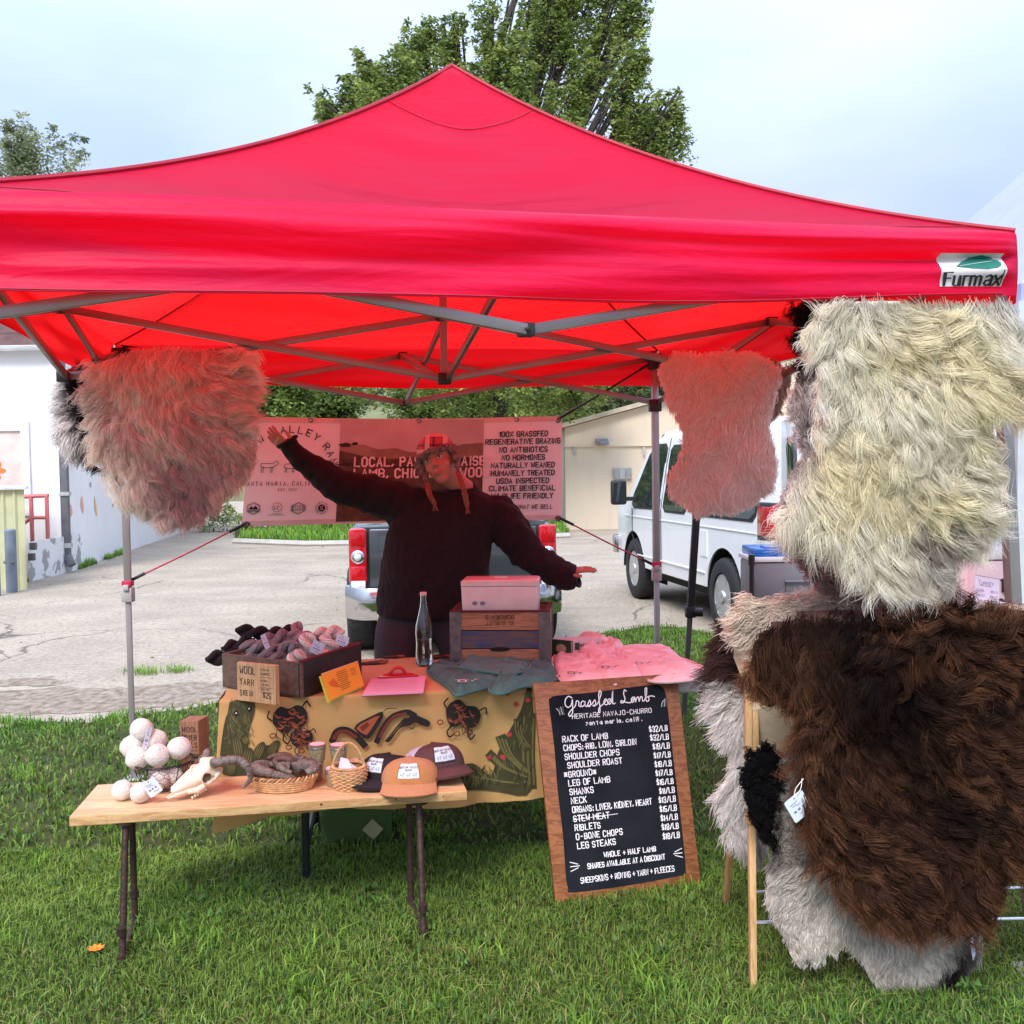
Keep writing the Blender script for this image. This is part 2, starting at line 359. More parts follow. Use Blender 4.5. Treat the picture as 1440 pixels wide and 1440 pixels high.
mb = MB(); mb.add([(-900, -300, 0), (900, -300, 0), (900, 1500, 0), (-900, 1500, 0)], [(0, 1, 2, 3)])
tag(mb.build('paved_lot', m_lot, smooth=False), 'pale worn asphalt lot with cracks and stains behind the stall', kind='structure')
# lawn edge as seen in the photo, from left to right
EDGE = [(-900, 1030), (-300, 1030), (0, 1026), (60, 1012), (120, 1017), (200, 1006), (300, 990), (420, 972), (600, 940), (760, 912), (870, 888), (905, 880), (960, 884), (1010, 892), (1080, 880), (1250, 872), (1500, 868), (2600, 860)]
edge = [G(x, y, 0) for x, y in EDGE]
def edge_y(x):
    for a, b in zip(edge, edge[1:]):
        if a.x <= x <= b.x: return a.y+(b.y-a.y)*(x-a.x)/(b.x-a.x)
    return edge[0].y if x < edge[0].x else edge[-1].y
ex = np.array([p.x for p in edge]); ey = np.array([p.y for p in edge])
m_soil = M('lawn_soil', (.035, .05, .018), .95, col2=(.075, .085, .03), scale=9, bump=.5, bscale=30, spec=.1)
mb = MB(); pts = [(x, np.interp(x, ex, ey)+.04*math.sin(x*9)+.03*math.sin(x*23)) for x in np.arange(edge[0].x, edge[-1].x, .1)]
vs = [];
for x, y in pts: vs += [(x, y, .004), (x, -3, .004)]
mb.add(vs, [(2*i, 2*i+1, 2*i+3, 2*i+2) for i in range(len(pts)-1)])
tag(mb.build('lawn', m_soil, smooth=False), 'green lawn the market stall stands on', kind='structure')
m_dirt = M('dirt', (.17, .125, .09), .95, col2=(.36, .30, .24), scale=16, stretch=(1, .7, 1), detail=9, bump=.1, bscale=140, spec=.05)
mb = MB(); o = G(95, 1003, 0)
pp = [(-3.6, -.5), (-2, -.35), (-.6, -.4), (.3, -.32), (.75, 0), (.5, .28), (.1, .30), (-.5, .18), (-.9, .36), (-2, .6), (-3.6, .65)]
pass
random.seed(2)
for cx_, cy_, a_, b_ in ((250, 975, .55, .42), (40, 985, .9, .45), (150, 990, .4, .25), (330, 968, .35, .25), (20, 960, .4, .18)):
    o = G(cx_, cy_); P = [(a_*(1+random.uniform(-.35, .3))*math.cos(t), b_*(1+random.uniform(-.35, .3))*math.sin(t)) for t in np.linspace(0, 2*PI, 16, endpoint=False)]; q = bez([(x, y, 0) for x, y in P+[P[0]]], 3)[:-1]; mb.poly([(o.x+p.x+random.gauss(0, .03), o.y+p.y+random.gauss(0, .03), .0024+.0003*a_) for p in q])
tag(mb.build('dirt_patches', m_dirt, smooth=False), 'bare brown dirt in patches along the edge of the lawn', kind='structure')
r_ = np.random.default_rng(77); V = []; Fc = []; Kc = []                 # grit and small stones lying on the lot
for i in range(5200):
    y = math.sqrt(r_.uniform(36, 19**2)); x = r_.uniform(-1, 1)*y*.55
    if y < np.interp(x, ex, ey)+.05: continue
    s = r_.uniform(.004, .011)*(2.0 if r_.random() < .06 else 1); b = len(V); a0 = r_.uniform(0, 6); c0 = np.array([.30, .26, .22])*r_.uniform(.35, 1.7)
    for k in range(4): a = a0+k*PI/2; V.append((x+s*math.cos(a)*r_.uniform(.7, 1.3), y+s*math.sin(a)*r_.uniform(.7, 1.3), .001)); Kc.append(c0)
    V.append((x, y, s*.7)); Kc.append(c0*1.1); Fc += [(b, b+1, b+4), (b+1, b+2, b+4), (b+2, b+3, b+4), (b+3, b, b+4)]
tag(np_mesh('lot_gravel', V, Fc, M('gravel', (.3, .26, .22), .9, var=.1, attr='col', spec=.1), None, np.array(Kc)), 'loose grit and small stones on the paved lot', kind='stuff')
# grass blades
def blades(name, n, region, hmin, hmax, wd, mat, colf, seed=1, lean=.5, clump=0, parent=None, z0=.003, seg=2):
    r = np.random.default_rng(seed); P = region(r, n); n = len(P); h = r.uniform(hmin, hmax, n)*(1+.3*vnoise(P, 2.2, 3)); a = r.uniform(0, 2*PI, n); ln = r.normal(0, lean, n)*h
    la = a+r.normal(0, .9, n)+PI/2; w_ = wd*r.uniform(.6, 1.3, n); dx, dy = np.cos(a)*w_/2, np.sin(a)*w_/2; lx, ly = np.cos(la)*ln, np.sin(la)*ln
    V = np.zeros((n, 5, 3)); V[:, :, 2] = z0
    V[:, 0] = np.c_[P[:, 0]-dx, P[:, 1]-dy, np.full(n, z0)]; V[:, 1] = np.c_[P[:, 0]+dx, P[:, 1]+dy, np.full(n, z0)]
    V[:, 2] = np.c_[P[:, 0]-dx*.8+lx*.35, P[:, 1]-dy*.8+ly*.35, z0+h*.6]; V[:, 3] = np.c_[P[:, 0]+dx*.8+lx*.35, P[:, 1]+dy*.8+ly*.35, z0+h*.6]
    V[:, 4] = np.c_[P[:, 0]+lx, P[:, 1]+ly, z0+h*(1-.3*np.minimum(1, np.abs(ln/h)))]
    b = np.arange(n)[:, None]*5; Ft = np.concatenate([b+[[0, 1, 3]], b+[[0, 3, 2]], b+[[2, 3, 4]]]); c = colf(P, r)
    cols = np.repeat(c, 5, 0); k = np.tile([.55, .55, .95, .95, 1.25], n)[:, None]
    return np_mesh(name, V.reshape(-1, 3), Ft, mat, parent, cols*k)
m_grass = M('grass_blades', (.1, .2, .05), .55, var=.1, attr='col', thin=.3, spec=.3, scale=3)
def gcol(P, r):
    n = len(P); a = np.array([.125, .24, .038]); b = np.array([.28, .42, .075]); d = np.array([.42, .38, .16]); q = np.array([.05, .13, .03])
    t = np.clip(.5+.35*vnoise(P, .9, 5)+r.normal(0, .25, n), 0, 1)[:, None]; c = a*(1-t)+b*t
    u = (r.random(n) < .07+.05*vnoise(P, 1.5, 8))[:, None]; c = np.where(u, d*r.uniform(.5, 1, n)[:, None], c); u = (r.random(n) < .15)[:, None]; return np.where(u, q, c)
def reg(y0, y1, spread, pad=.6):
    def f(r, n):
        y = np.sqrt(r.uniform(y0*y0, y1*y1, n)); x = r.uniform(-1, 1, n)*(y*.52+pad)
        lim = np.interp(x, ex, ey)+.05*np.sin(x*9)+r.normal(0, .05, n)*(1+2*(r.random(n) < .1)); k = y < lim
        P = np.c_[x, y][k]; dens = vnoise(P, 1.7, 21); return P[(dens > -1.15)]
    return f
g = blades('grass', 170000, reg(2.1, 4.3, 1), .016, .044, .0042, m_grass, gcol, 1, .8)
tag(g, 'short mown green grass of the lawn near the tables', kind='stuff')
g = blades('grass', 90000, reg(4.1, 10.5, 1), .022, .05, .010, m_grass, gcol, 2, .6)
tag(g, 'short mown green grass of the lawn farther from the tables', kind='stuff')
def tuftreg(cents, sig, per):
    def f(r, n):
        c = np.repeat(np.array(cents), per, 0); return c+r.normal(0, 1, c.shape)*sig
    return f
def gcol2(P, r): c = gcol(P, r); return np.clip(c*[1.1, 1.25, .9], 0, 1)
cts = []
for i in range(80):
    y = random.uniform(2.4, 7); x = random.uniform(-1, 1)*(y*.5+.2)
    if y < edge_y(x): cts.append((x, y))
for px, py in ((900, 895), (940, 893), (1000, 905), (200, 1012), (60, 1018), (235, 945), (1010, 965), (1000, 1010), (985, 985)): p = G(px, py); cts += [(p.x+random.gauss(0, .12), p.y+random.gauss(0, .08)) for _ in range(5)]
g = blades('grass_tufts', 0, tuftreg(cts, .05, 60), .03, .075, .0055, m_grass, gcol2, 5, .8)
tag(g, 'taller brighter tufts standing up out of the lawn', kind='stuff')
# broad-leaved weeds flat in the lawn
def weeds():
    r = np.random.default_rng(12); V = []; Fc = []; K = []
    for i in range(430):
        y = math.sqrt(r.uniform(2.2**2, 6.5**2)); x = r.uniform(-1, 1)*(y*.5+.3)
        if y > edge_y(x)-.1: continue
        s = r.uniform(.012, .032)*(1.4 if r.random() < .1 else 1); n = r.integers(4, 9); c0 = np.array([.10, .20, .04])*r.uniform(.6, 1.3)
        for k in range(n):
            a = r.uniform(0, 6.28); l = s*r.uniform(.7, 1.5); wv = l*r.uniform(.22, .4); d = np.array([math.cos(a), math.sin(a)]); p = np.array([-d[1], d[0]]); b = len(V); z = .025
            for t, q, zz in ((.05, 0, 0), (.5, 1, .022), (.5, -1, .022), (.75, 0, .03), (1, 0, .012)):
                e = np.array([x, y])+d*l*t+p*wv*.5*q; V.append((e[0], e[1], z+zz*r.uniform(.6, 1.3))); K.append(c0*(.9+.4*t))
            Fc += [(b, b+1, b+3), (b, b+3, b+2), (b+1, b+4, b+3), (b+3, b+4, b+2)]
    return np_mesh('broad_leaf_weeds', V, Fc, m_grass, None, K)
tag(weeds(), 'small broad-leaved weeds scattered through the lawn', kind='stuff')
m_flower = M('flower_orange', (.85, .25, .01), .6)
p = G(135, 1335, .03); fl = thing('fallen_flower', 'small orange flower lying in the grass by the low table leg', 'flower', p)
mb = MB()
for k in range(9):
    a = k*.7; d = Vector((math.cos(a), math.sin(a), .25)); q = Vector((-d.y, d.x, 0)); mb.add([p, p+d*.018+q*.008, p+d*.03, p+d*.018-q*.008], [(0, 1, 2, 3)])
mb.ball(p+Vector((0, 0, .003)), (.006, .006, .005), 8, 5); mb.build('petals', m_flower, fl)
# ---------------------------------------------------------------- leaves
m_leaf = M('tree_leaves', (.1, .15, .04), .55, var=.12, attr='col', thin=.35, spec=.3, scale=1)
m_bark = M('bark', (.10, .085, .07), .9, var=.3, scale=8, bump=.6, bscale=25, stretch=(1, 1, .3))
m_barkd = M('bark_dark', (.05, .04, .035), .9, var=.3, scale=8, bump=.6, bscale=25, stretch=(1, 1, .3))
def leafcloud(cents, rad, per, size, cols, seed=0, drop=.3, aspect=.42, squash=.8):
    r = np.random.default_rng(seed); cents = np.asarray(cents, float); rad = np.broadcast_to(np.asarray(rad, float), (len(cents),))
    k = np.repeat(np.arange(len(cents)), per); n = len(k); d = r.normal(0, 1, (n, 3)); d /= np.linalg.norm(d, axis=1)[:, None]
    P = cents[k]+d*(rad[k]*r.random(n)**.5)[:, None]*[1, 1, squash]
    a = r.uniform(0, 2*PI, n); t = np.c_[np.cos(a), np.sin(a), r.normal(-drop, .45, n)]; t /= np.linalg.norm(t, axis=1)[:, None]
    q = np.cross(t, r.normal(0, 1, (n, 3))); q /= np.linalg.norm(q, axis=1)[:, None]; s = size*r.uniform(.6, 1.35, n)[:, None]
    V = np.stack([P, P+t*s*.5+q*s*aspect*.5, P+t*s, P+t*s*.5-q*s*aspect*.5], 1).reshape(-1, 3)
    c = np.asarray(cols); ci = r.random(len(cents)); cc = (c[0]*(1-ci[k, None])+c[1]*ci[k, None])*r.uniform(.65, 1.4, n)[:, None]
    return V, np.arange(4*n).reshape(-1, 4), np.repeat(cc, 4, 0)
def tree(name, label, base, lobes, trunk_r, cols, leaf, n_cl, per, clr, seed=0, group=None, bark=None, sticks=True, trunk_to=None, drop=.3):
    """lobes: (centre, (rx, ry, rz), weight)"""
    r = np.random.default_rng(seed); t = thing(name, label, 'tree' if 'tree' in name else 'bush', base, group); base = Vector(base)
    wsum = sum(l[2] for l in lobes); cents = []; lob = []
    crad = []
    for i, (c, rr, w_) in enumerate(lobes):
        for _ in range(max(1, int(n_cl*w_/wsum/4))):
            d = r.normal(0, 1, 3); d /= np.linalg.norm(d); p = np.array(c)+d*np.array(rr)*r.uniform(.1, .95)**.42; q = np.array([r.normal(0, .25)+d[0]*.4, r.normal(0, .25)+d[1]*.4, 1.0]); s = clr*r.uniform(.7, 1.5)
            for k in range(4): cents.append(p+q*clr*.75*(k-1.2)+r.normal(0, .1, 3)*clr); crad.append(s*(1.05-.24*k)); lob.append(i)
    V, Fq, cc = leafcloud(cents, crad, per, leaf, cols, seed, drop)
    np_mesh('crown', V, Fq, m_leaf, t, cc)
    mb = MB(); top = Vector(trunk_to or (base.x, base.y, base.z+.45*(max(l[0][2] for l in lobes)-base.z)))
    mid = base.lerp(top, .5)+Vector((trunk_r*.6, 0, 0)); tp = bez([base-Vector((0, 0, .1)), mid, top], 5); n = len(tp)
    mb.tube(tp, [trunk_r*(1.15-.6*i/(n-1)) for i in range(n)], 10)
    if sticks:
        for i, (c, rr, w_) in enumerate(lobes):
            c = Vector(c); s = tp[min(n-1, int(n*r.uniform(.45, .98)))]; e = c+Vector((0, 0, rr[2]*.5)); b = bez([s, s.lerp(e, .5)+Vector((r.normal(0, .3), r.normal(0, .3), .2))*min(1, rr[0]), e], 5)
            mb.tube(b, [trunk_r*.5*(1-.8*k/(len(b)-1)) for k in range(len(b))], 6)
            ids = [j for j in range(len(cents)) if lob[j] == i]
            for j in ids[::max(1, len(ids)//14)]:
                q = Vector(cents[j]); a = b[int(r.integers(2, len(b)))]; mb.tube(bez([a, a.lerp(q, .5)+Vector((0, 0, .15)), q], 3), [trunk_r*.13*(1-.25*k) for k in range(4)][:4]+[trunk_r*.03]*3 if False else trunk_r*.07, 4, cap=False)
    mb.build('trunk', bark or m_bark, t); return t
# ---------------------------------------------------------------- hills
m_hill = M('hill_scrub', (.10, .115, .055), .95, col2=(.20, .20, .10), scale=.12, bump=.8, bscale=.6, spec=.05, detail=8)
def hill(x0, x1, y0, y1, fn, nu=90, nv=24):
    mb = MB(); mb.grid(lambda u, v: (x0+(x1-x0)*u, y0+(y1-y0)*v, fn(x0+(x1-x0)*u, v)), nu, nv); return mb.build('hill', m_hill, ang=180)
tag(hill(-260, 300, 60, 420, lambda x, v: -.5+(26+7*math.sin(x*.021+1)+3*math.sin(x*.07)+.9*math.sin(x*.31))*math.sin(min(1, v*1.5)*PI/2)), 'low scrub covered hill behind the trees', kind='structure')
# ---------------------------------------------------------------- trees
def PX(x, y, Y): return tuple(U(x, y, Y))
def lobe(x, y, rx, ry, Y, w_=1, dy=None):
    c = U(x, y, Y); k = Y/F; return (tuple(c), (rx*k, (dy or rx*k*.8), ry*k), w_)
GC = [(.08, .13, .03), (.22, .29, .065)]
b = U(672, 700, 27); b.z = 0
tree('broadleaf_tree', 'tall leafy green tree with a dark trunk rising behind the red canopy', b,
     [lobe(540, 165, 50, 60, 25, .9), lobe(590, 95, 22, 62, 26, .45), lobe(520, 110, 20, 50, 25, .3), lobe(480, 165, 30, 42, 25, .4), lobe(560, 110, 24, 40, 25, .35), lobe(636, 70, 16, 50, 26, .25), lobe(640, 130, 50, 50, 26, .7), lobe(690, 55, 18, 70, 26, .35), lobe(725, 90, 26, 70, 26, .5),
      lobe(760, 190, 70, 70, 26, 1.1), lobe(765, 40, 32, 70, 27, .8), lobe(812, 70, 40, 110, 27, 1.2), lobe(770, -80, 40, 80, 27, .8), lobe(840, -100, 50, 90, 27, .8), lobe(862, 20, 28, 70, 27, .6), lobe(898, 10, 14, 46, 27, .22), lobe(880, 110, 34, 50, 26, .5), lobe(890, 180, 50, 40, 26, .8), lobe(935, 205, 36, 24, 26, .4), lobe(950, 160, 14, 22, 26, .12),
      lobe(640, 380, 180, 120, 26, 1.6), lobe(560, 530, 150, 40, 25, 1.3), lobe(740, 545, 130, 42, 26, 1.5), lobe(450, 168, 14, 10, 25, .08)],
     .42, [(.10, .16, .035), (.33, .40, .10)], .115, 3200, 40, .28, 3, bark=m_barkd, trunk_to=(b.x+.5, b.y, 7.5))
b = U(20, 700, 24); b.z = 0
tree('broadleaf_tree', 'grey green tree whose top shows at the top left above the canopy', b,
     [lobe(55, 225, 44, 30, 24, .8), lobe(20, 238, 50, 36, 24, 1), lobe(-60, 250, 70, 60, 24, 1), lobe(95, 225, 14, 20, 24, .15), lobe(0, 400, 70, 120, 24, 1)],
     .22, [(.13, .17, .075), (.34, .37, .21)], .10, 220, 60, .36, 5, sticks=False)
LC = [(.12, .19, .04), (.32, .40, .11)]
for k, (x, y, rx, ry, Y, lab, cc) in enumerate([
    (215, 560, 50, 70, 34, 'tree behind the corner of the white building', GC),
    (300, 560, 60, 60, 36, 'tree hidden behind the hanging brown sheepskin', LC),
    (385, 556, 46, 50, 30, 'pale green tree above the left end of the banner', LC),
    (452, 556, 56, 50, 32, 'mid green tree behind the banner just right of its logo', GC),
    (620, 552, 70, 46, 36, 'dense tree standing behind the middle of the banner', GC),
    (770, 575, 48, 40, 34, 'green tree over the right end of the banner', LC)]):
    b = U(x, 700, Y); b.z = 0
    tree('roadside_tree', lab, b, [lobe(x, y, rx, ry, Y, 2), lobe(x-rx*.5, y+20, rx*.7, ry*.6, Y, 1), lobe(x+rx*.5, y+15, rx*.7, ry*.7, Y, 1)], .16, cc, .17, 170, 85, .6, 20+k, group='trees along the far side of the lot')
DG = [(.045, .07, .022), (.12, .15, .045)]
for k, (x, y, rx, ry, Y, lab) in enumerate([
    (815, 590, 34, 42, 44, 'dark shrubby tree at the left corner of the cream building'),
    (862, 572, 40, 30, 48, 'round dark tree over the low end of the cream roof'),
    (912, 548, 50, 36, 50, 'dark tree above the rising edge of the cream roof'),
    (985, 535, 60, 44, 52, 'dark tree behind the cream building over the white van')]):
    b = U(x, 700, Y); b.z = 0
    tree('hillside_tree', lab, b, [lobe(x, y, rx, ry, Y, 2), lobe(x-rx*.6, y+18, rx*.7, ry*.6, Y, 1), lobe(x+rx*.6, y+12, rx*.7, ry*.7, Y, 1)], .2, DG, .22, 110, 75, .8, 40+k, group='dark trees behind the cream building')
# far verge with shrubs and a low picket fence below the banner
vp = [G(330, 764), (G(430, 768)), G(560, 766), G(800, 756), G(800, 742), G(560, 740), G(330, 742)]
mb = MB(); mb.poly([(p.x, p.y, .05) for p in vp]); mb2 = [(p.x, p.y) for p in vp]
tag(mb.build('verge', m_soil, smooth=False), 'grass verge on the far side of the lot', kind='structure')
mb = MB(); mb.tube([(p.x, p.y, .04) for p in vp[:4]], .09, 6); tag(mb.build('verge_kerb', M('kerb', (.45, .42, .38), .9, bump=.3), smooth=True), 'concrete kerb of the far verge', kind='structure')
def vreg(r, n):
    u = r.uniform(0, 1, n); v = r.uniform(0, 1, n); a = np.array(mb2); x = a[0, 0]+(a[3, 0]-a[0, 0])*u; y0 = np.interp(x, a[:4, 0], a[:4, 1]); y1 = np.interp(x, a[:3:-1, 0] if False else np.sort(a[4:, 0]), a[4:, 1][np.argsort(a[4:, 0])]); return np.c_[x, y0+(y1-y0)*v]
tag(blades('verge_grass', 9000, vreg, .10, .30, .03, m_grass, gcol2, 9, .5, z0=.05), 'rough grass growing on the far verge', kind='stuff')
fp = U(400, 700, 30); fe = thing('picket_fence', 'low white picket fence on the far verge under the banner', 'fence', (fp.x, fp.y, 0)); mwp = M('white_paint', (.72, .70, .66), .6)
mb = MB(); a = U(350, 700, 30.5); b = U(660, 700, 30.5); mb.bar((a.x, a.y, .35), (b.x, b.y, .35), .04, .06); mb.bar((a.x, a.y, .75), (b.x, b.y, .75), .04, .06); mb.build('rail', mwp, fe)
pk = None
for k in range(int((b.x-a.x)/.16)):
    if pk is None:
        q = MB(); q.box((a.x, a.y-.04, .5), (.08, .02, .9)); pk = q.build('picket', mwp, fe)
    else:
        c = pk.copy(); C.objects.link(c); c.location = (k*.16, (b.y-a.y)*k*.16/(b.x-a.x), 0)
for k, (x, y, rx, ry) in enumerate([(360, 742, 30, 14), (470, 748, 26, 14), (300, 735, 30, 22)]):
    Y = 27+k; b = U(x, 760, Y); b.z = 0
    tree('shrub', ['low yellow green shrub under the left corner of the banner', 'small shrub left of the pickup on the far verge', 'scruffy shrub by the corner of the white building'][k], b, [lobe(x, y, rx, ry, Y)], .03, LC, .08, 26, 60, .22, 60+k, sticks=False)
# ---------------------------------------------------------------- white building on the left: front wall faces the lot, long side runs away
m_wall = M('white_stucco', (.84, .83, .82), .9, var=.05, scale=.7, bump=.25, bscale=30, spec=.2)
def wallgrime(m, z0=0.0, k=.35):
    t = m.node_tree; n = t.nodes; l = t.links; b = n['Principled BSDF']; old = b.inputs['Base Color'].links[0].from_socket; co = n.new('ShaderNodeTexCoord')
    mp = n.new('ShaderNodeMapping'); mp.inputs['Scale'].default_value = (3, 3, .35); l.new(co.outputs['Object'], mp.inputs[0]); z = n.new('ShaderNodeTexNoise'); z.inputs['Scale'].default_value = 2; z.inputs['Detail'].default_value = 6; l.new(mp.outputs[0], z.inputs[0])
    mr = n.new('ShaderNodeMapRange'); mr.inputs[1].default_value = .52; mr.inputs[2].default_value = .8; mr.inputs[4].default_value = k; l.new(z.outputs[0], mr.inputs[0])
    x = n.new('ShaderNodeMix'); x.data_type = 'RGBA'; l.new(mr.outputs[0], x.inputs[0]); l.new(old, x.inputs[6]); x.inputs[7].default_value = (.45, .42, .37, 1); l.new(x.outputs[2], b.inputs['Base Color'])
wallgrime(m_wall, k=.12)
cA = G(88, 806, 0); cB = G(200, 768, 0); side = (cB-cA).normalized(); frontdir = Vector((-side.y*1.0, side.x, 0))   # front wall runs to the left of the corner
frontdir = Vector((-1, .0, 0)); cB = cA+side*13
H = U(40, 488, cA.y).z
bl = thing('white_building', 'white stucco building with dark red tiled roof at the left edge', 'building', (cA.x, cA.y, 0))
cF = cA+frontdir*9; back = side*13
mb = MB(); mb.add([(*p.xy, z) for z in (-.2, H) for p in (cA, cB, cF+back, cF)], [(0, 1, 5, 4), (1, 2, 6, 5), (2, 3, 7, 6), (3, 0, 4, 7), (4, 5, 6, 7)]); mb.build('wall', m_wall, bl, smooth=False)
nF = Vector((frontdir.y, -frontdir.x, 0)); nF = nF if nF.y < 0 else -nF; nS = Vector((side.y, -side.x, 0)); nS = nS if nS.x > 0 else -nS
m_tile = M('roof_tile', (.13, .07, .065), .85, var=.25, scale=7, bump=.4, bscale=12)
mb = MB()
for k in range(7):                                                     # courses of the mansard
    z0 = H+.02+k*.22; a = cA-frontdir*(.12-.03*k)+nF*(.14-.09*k); b_ = cF+nF*(.14-.09*k); mb.add([(*a.xy, z0), (*b_.xy, z0), (*(b_-nF*.13).xy, z0+.27), (*(a-nF*.13).xy, z0+.27), (*a.xy, z0-.03), (*b_.xy, z0-.03)], [(0, 1, 2, 3), (4, 5, 1, 0)])
mb.build('roof', m_tile, bl, smooth=False)
m_trim = M('gutter_grey', (.45, .45, .44), .5)
mb = MB(); mb.bar((*(cA+nF*.16-frontdir*.1).xy, H-.04), (*(cF+nF*.16).xy, H-.04), .12, .10); mb.build('gutter', m_trim, bl, bevel=.02)
m_pipe = M('downpipe_grey', (.14, .145, .155), .6)
q0 = cA-frontdir*.0+nF*.02+side*.1+nS*.06
mb = MB(); mb.bar((q0.x, q0.y, H-.1), (q0.x, q0.y, .25), .13, .12, up=nS); mb.bar((q0.x, q0.y, .3), (q0.x+nS.x*.1, q0.y+nS.y*.1-.05, .12), .13, .12, up=nS); mb.build('downpipe', m_pipe, bl, bevel=.01)
mb = MB(); mb.bar((q0.x, q0.y, 1.3), (q0.x, q0.y, 1.36), .17, .16, up=nS); mb.bar((q0.x, q0.y, .42), (q0.x, q0.y, .50), .17, .16, up=nS); mb.build('pipe_bracket', m_trim, bl)
# window recess in the front wall
def onwall(px, py):                                                    # point of the front wall plane seen at a pixel
    d = ray(px, py); o = Vector((0, 0, CAM_H)); t = (cA-o).dot(nF)/d.dot(nF); return o+d*t
wa = onwall(30, 606); wx = (Vector((wa.x, wa.y, 0))-Vector((cA.x, cA.y, 0))).dot(frontdir); wz1 = wa.z; wz0 = onwall(30, 700).z
def fw(s, z, off=0): p = cA+frontdir*s+nF*off; return (p.x, p.y, z)
m_frame = M('pale_frame', (.70, .70, .70), .7); m_pink = M('painted_panel_pink', (.70, .56, .50), .8, var=.08)
mb = MB()
for s0, s1, z0, z1 in ((wx-.14, wx-.002, wz0-.3, wz1-.002), (wx-.14, wx+2.4, wz1+.001, wz1+.16)): mb.add([fw(s0, z0, .05), fw(s1, z0, .05), fw(s1, z1, .05), fw(s0, z1, .05), fw(s0, z0, -.1), fw(s1, z0, -.1), fw(s1, z1, -.1), fw(s0, z1, -.1)], [(0, 1, 2, 3), (0, 4, 7, 3), (1, 5, 6, 2), (0, 1, 5, 4), (3, 2, 6, 7)])
mb.build('window_surround', m_frame, bl, smooth=False)
mb = MB(); mb.add([fw(wx, wz0-1.2, .012), fw(wx+2.4, wz0-1.2, .012), fw(wx+2.4, wz1, .012), fw(wx, wz1, .012)], [(0, 1, 2, 3)]); mb.build('painted_panel', m_pink, bl, smooth=False)
orange = M('mural_orange', (.75, .20, .05), .8); salmon = M('mural_salmon', (.75, .38, .32), .8); yel = M('mural_yellow', (.75, .5, .22), .8)
D = Decal(plane_fn(fw(wx+.45, (wz0+wz1)/2, .012), -frontdir, (0, 0, 1))); D.h = .006
for k in range(6): D.ell(.08*math.cos(k), .07*math.sin(k*1.05)-.1, .10, .045, orange, k*1.05, 12)
D.ell(-.05, -.5, .02, .2, yel); D.build('mural', bl)
def onside(px, py):
    d = ray(px, py); o = Vector((0, 0, CAM_H)); t = (cA-o).dot(nS)/d.dot(nS); return o+d*t
D = Decal(plane_fn((cA.x, cA.y, 0), side, (0, 0, 1))); D.h = .006; sn = side.cross(Vector((0, 0, 1)))
D.fn = lambda u, v, h: Vector((cA.x, cA.y, 0))+side*u+Vector((0, 0, v))+nS*h
for px, py, a, b_, mt in ((99, 718, .14, .10, salmon), (115, 708, .12, .16, salmon), (134, 714, .10, .19, yel), (127, 682, .07, .06, M('mural_grey', (.4, .4, .42), .8)), (97, 745, .06, .14, MATS['mural_grey']), (160, 708, .25, .05, MATS['mural_grey']), (114, 765, .05, .03, salmon)):
    p = onside(px, py); D.ell((p-cA).dot(side), p.z, a*.8, b_, mt, .3, 10, .25)
D.build('mural', bl)
r = np.random.default_rng(3)
def sreg(r, n): t_ = r.uniform(.6, 4.2, n); k = (np.sin(t_*5)+np.sin(t_*2.1)) > -.1; t_ = t_[k]; o = r.uniform(.02, .14, len(t_)); return np.c_[cA.x+side.x*t_+nS.x*o, cA.y+side.y*t_+nS.y*o]
tag(blades('wall_weeds', 900, sreg, .04, .15, .012, m_grass, gcol2, 31, .5), 'thin weeds along the foot of the white wall', kind='stuff')
# concrete block ramp wall with red handrail
cb = thing('loading_ramp', 'low block ramp wall with patchy white paint and red handrail', 'ramp', fw(.5, 0, .8))
m_patch = M('peeling_white_paint', (.74, .74, .72), .9, col2=(.34, .34, .33), scale=3.2, bump=.3, bscale=20, detail=7)
for nde in m_patch.node_tree.nodes:
    if nde.type == 'MAP_RANGE': nde.inputs[1].default_value = .52; nde.inputs[2].default_value = .56
rb = G(84, 800, 0)
rx0, rx1 = G(41, 818, 0), G(80, 809, 0); rh = U(60, 757, rx1.y).z
mb = MB(); mb.add([(*p.xy, z) for z in (-.1, rh) for p in (rx0, rx1, rx1+Vector((-.1, 1.2, 0)), rx0+Vector((-.1, 1.2, 0)))], [(0, 1, 5, 4), (1, 2, 6, 5), (4, 5, 6, 7), (3, 0, 4, 7), (2, 3, 7, 6)]); mb.build('ramp_wall', m_patch, cb, smooth=False)
m_red = M('railing_red', (.62, .17, .16), .6, var=.15)
mb = MB(); ry = rx1.y-.02
ht = U(55, 697, ry).z; hm = U(55, 728, ry).z; xa, xb = U(45, 740, ry).x, U(67, 740, ry).x; xa2, xb2 = U(43.5, 700, ry).x, U(65.5, 700, ry).x
mb.tube([(xa, ry, rh-.2), (xa2, ry, ht)], .035, 8); mb.tube([(xb, ry, rh-.2), (xb2, ry, ht)], .035, 8); mb.tube([(xa2-.4, ry, ht-.02), (xb2+.03, ry, ht)], .035, 8); mb.tube([(xa2-.5, ry, hm-.35), (xa2, ry, hm), (xb, ry, hm)], .03, 8)
mb.build('handrail', m_red, cb)
blk = M('dark_block', (.14, .12, .12), .9)
for px, py in ((48, 768), (46, 783)): p = U(px, py, rx0.y-.0); mb = MB(); mb.box((p.x, p.y-.03, p.z), (.09, .08, .11)); mb.build('block', blk, cb, bevel=.008)
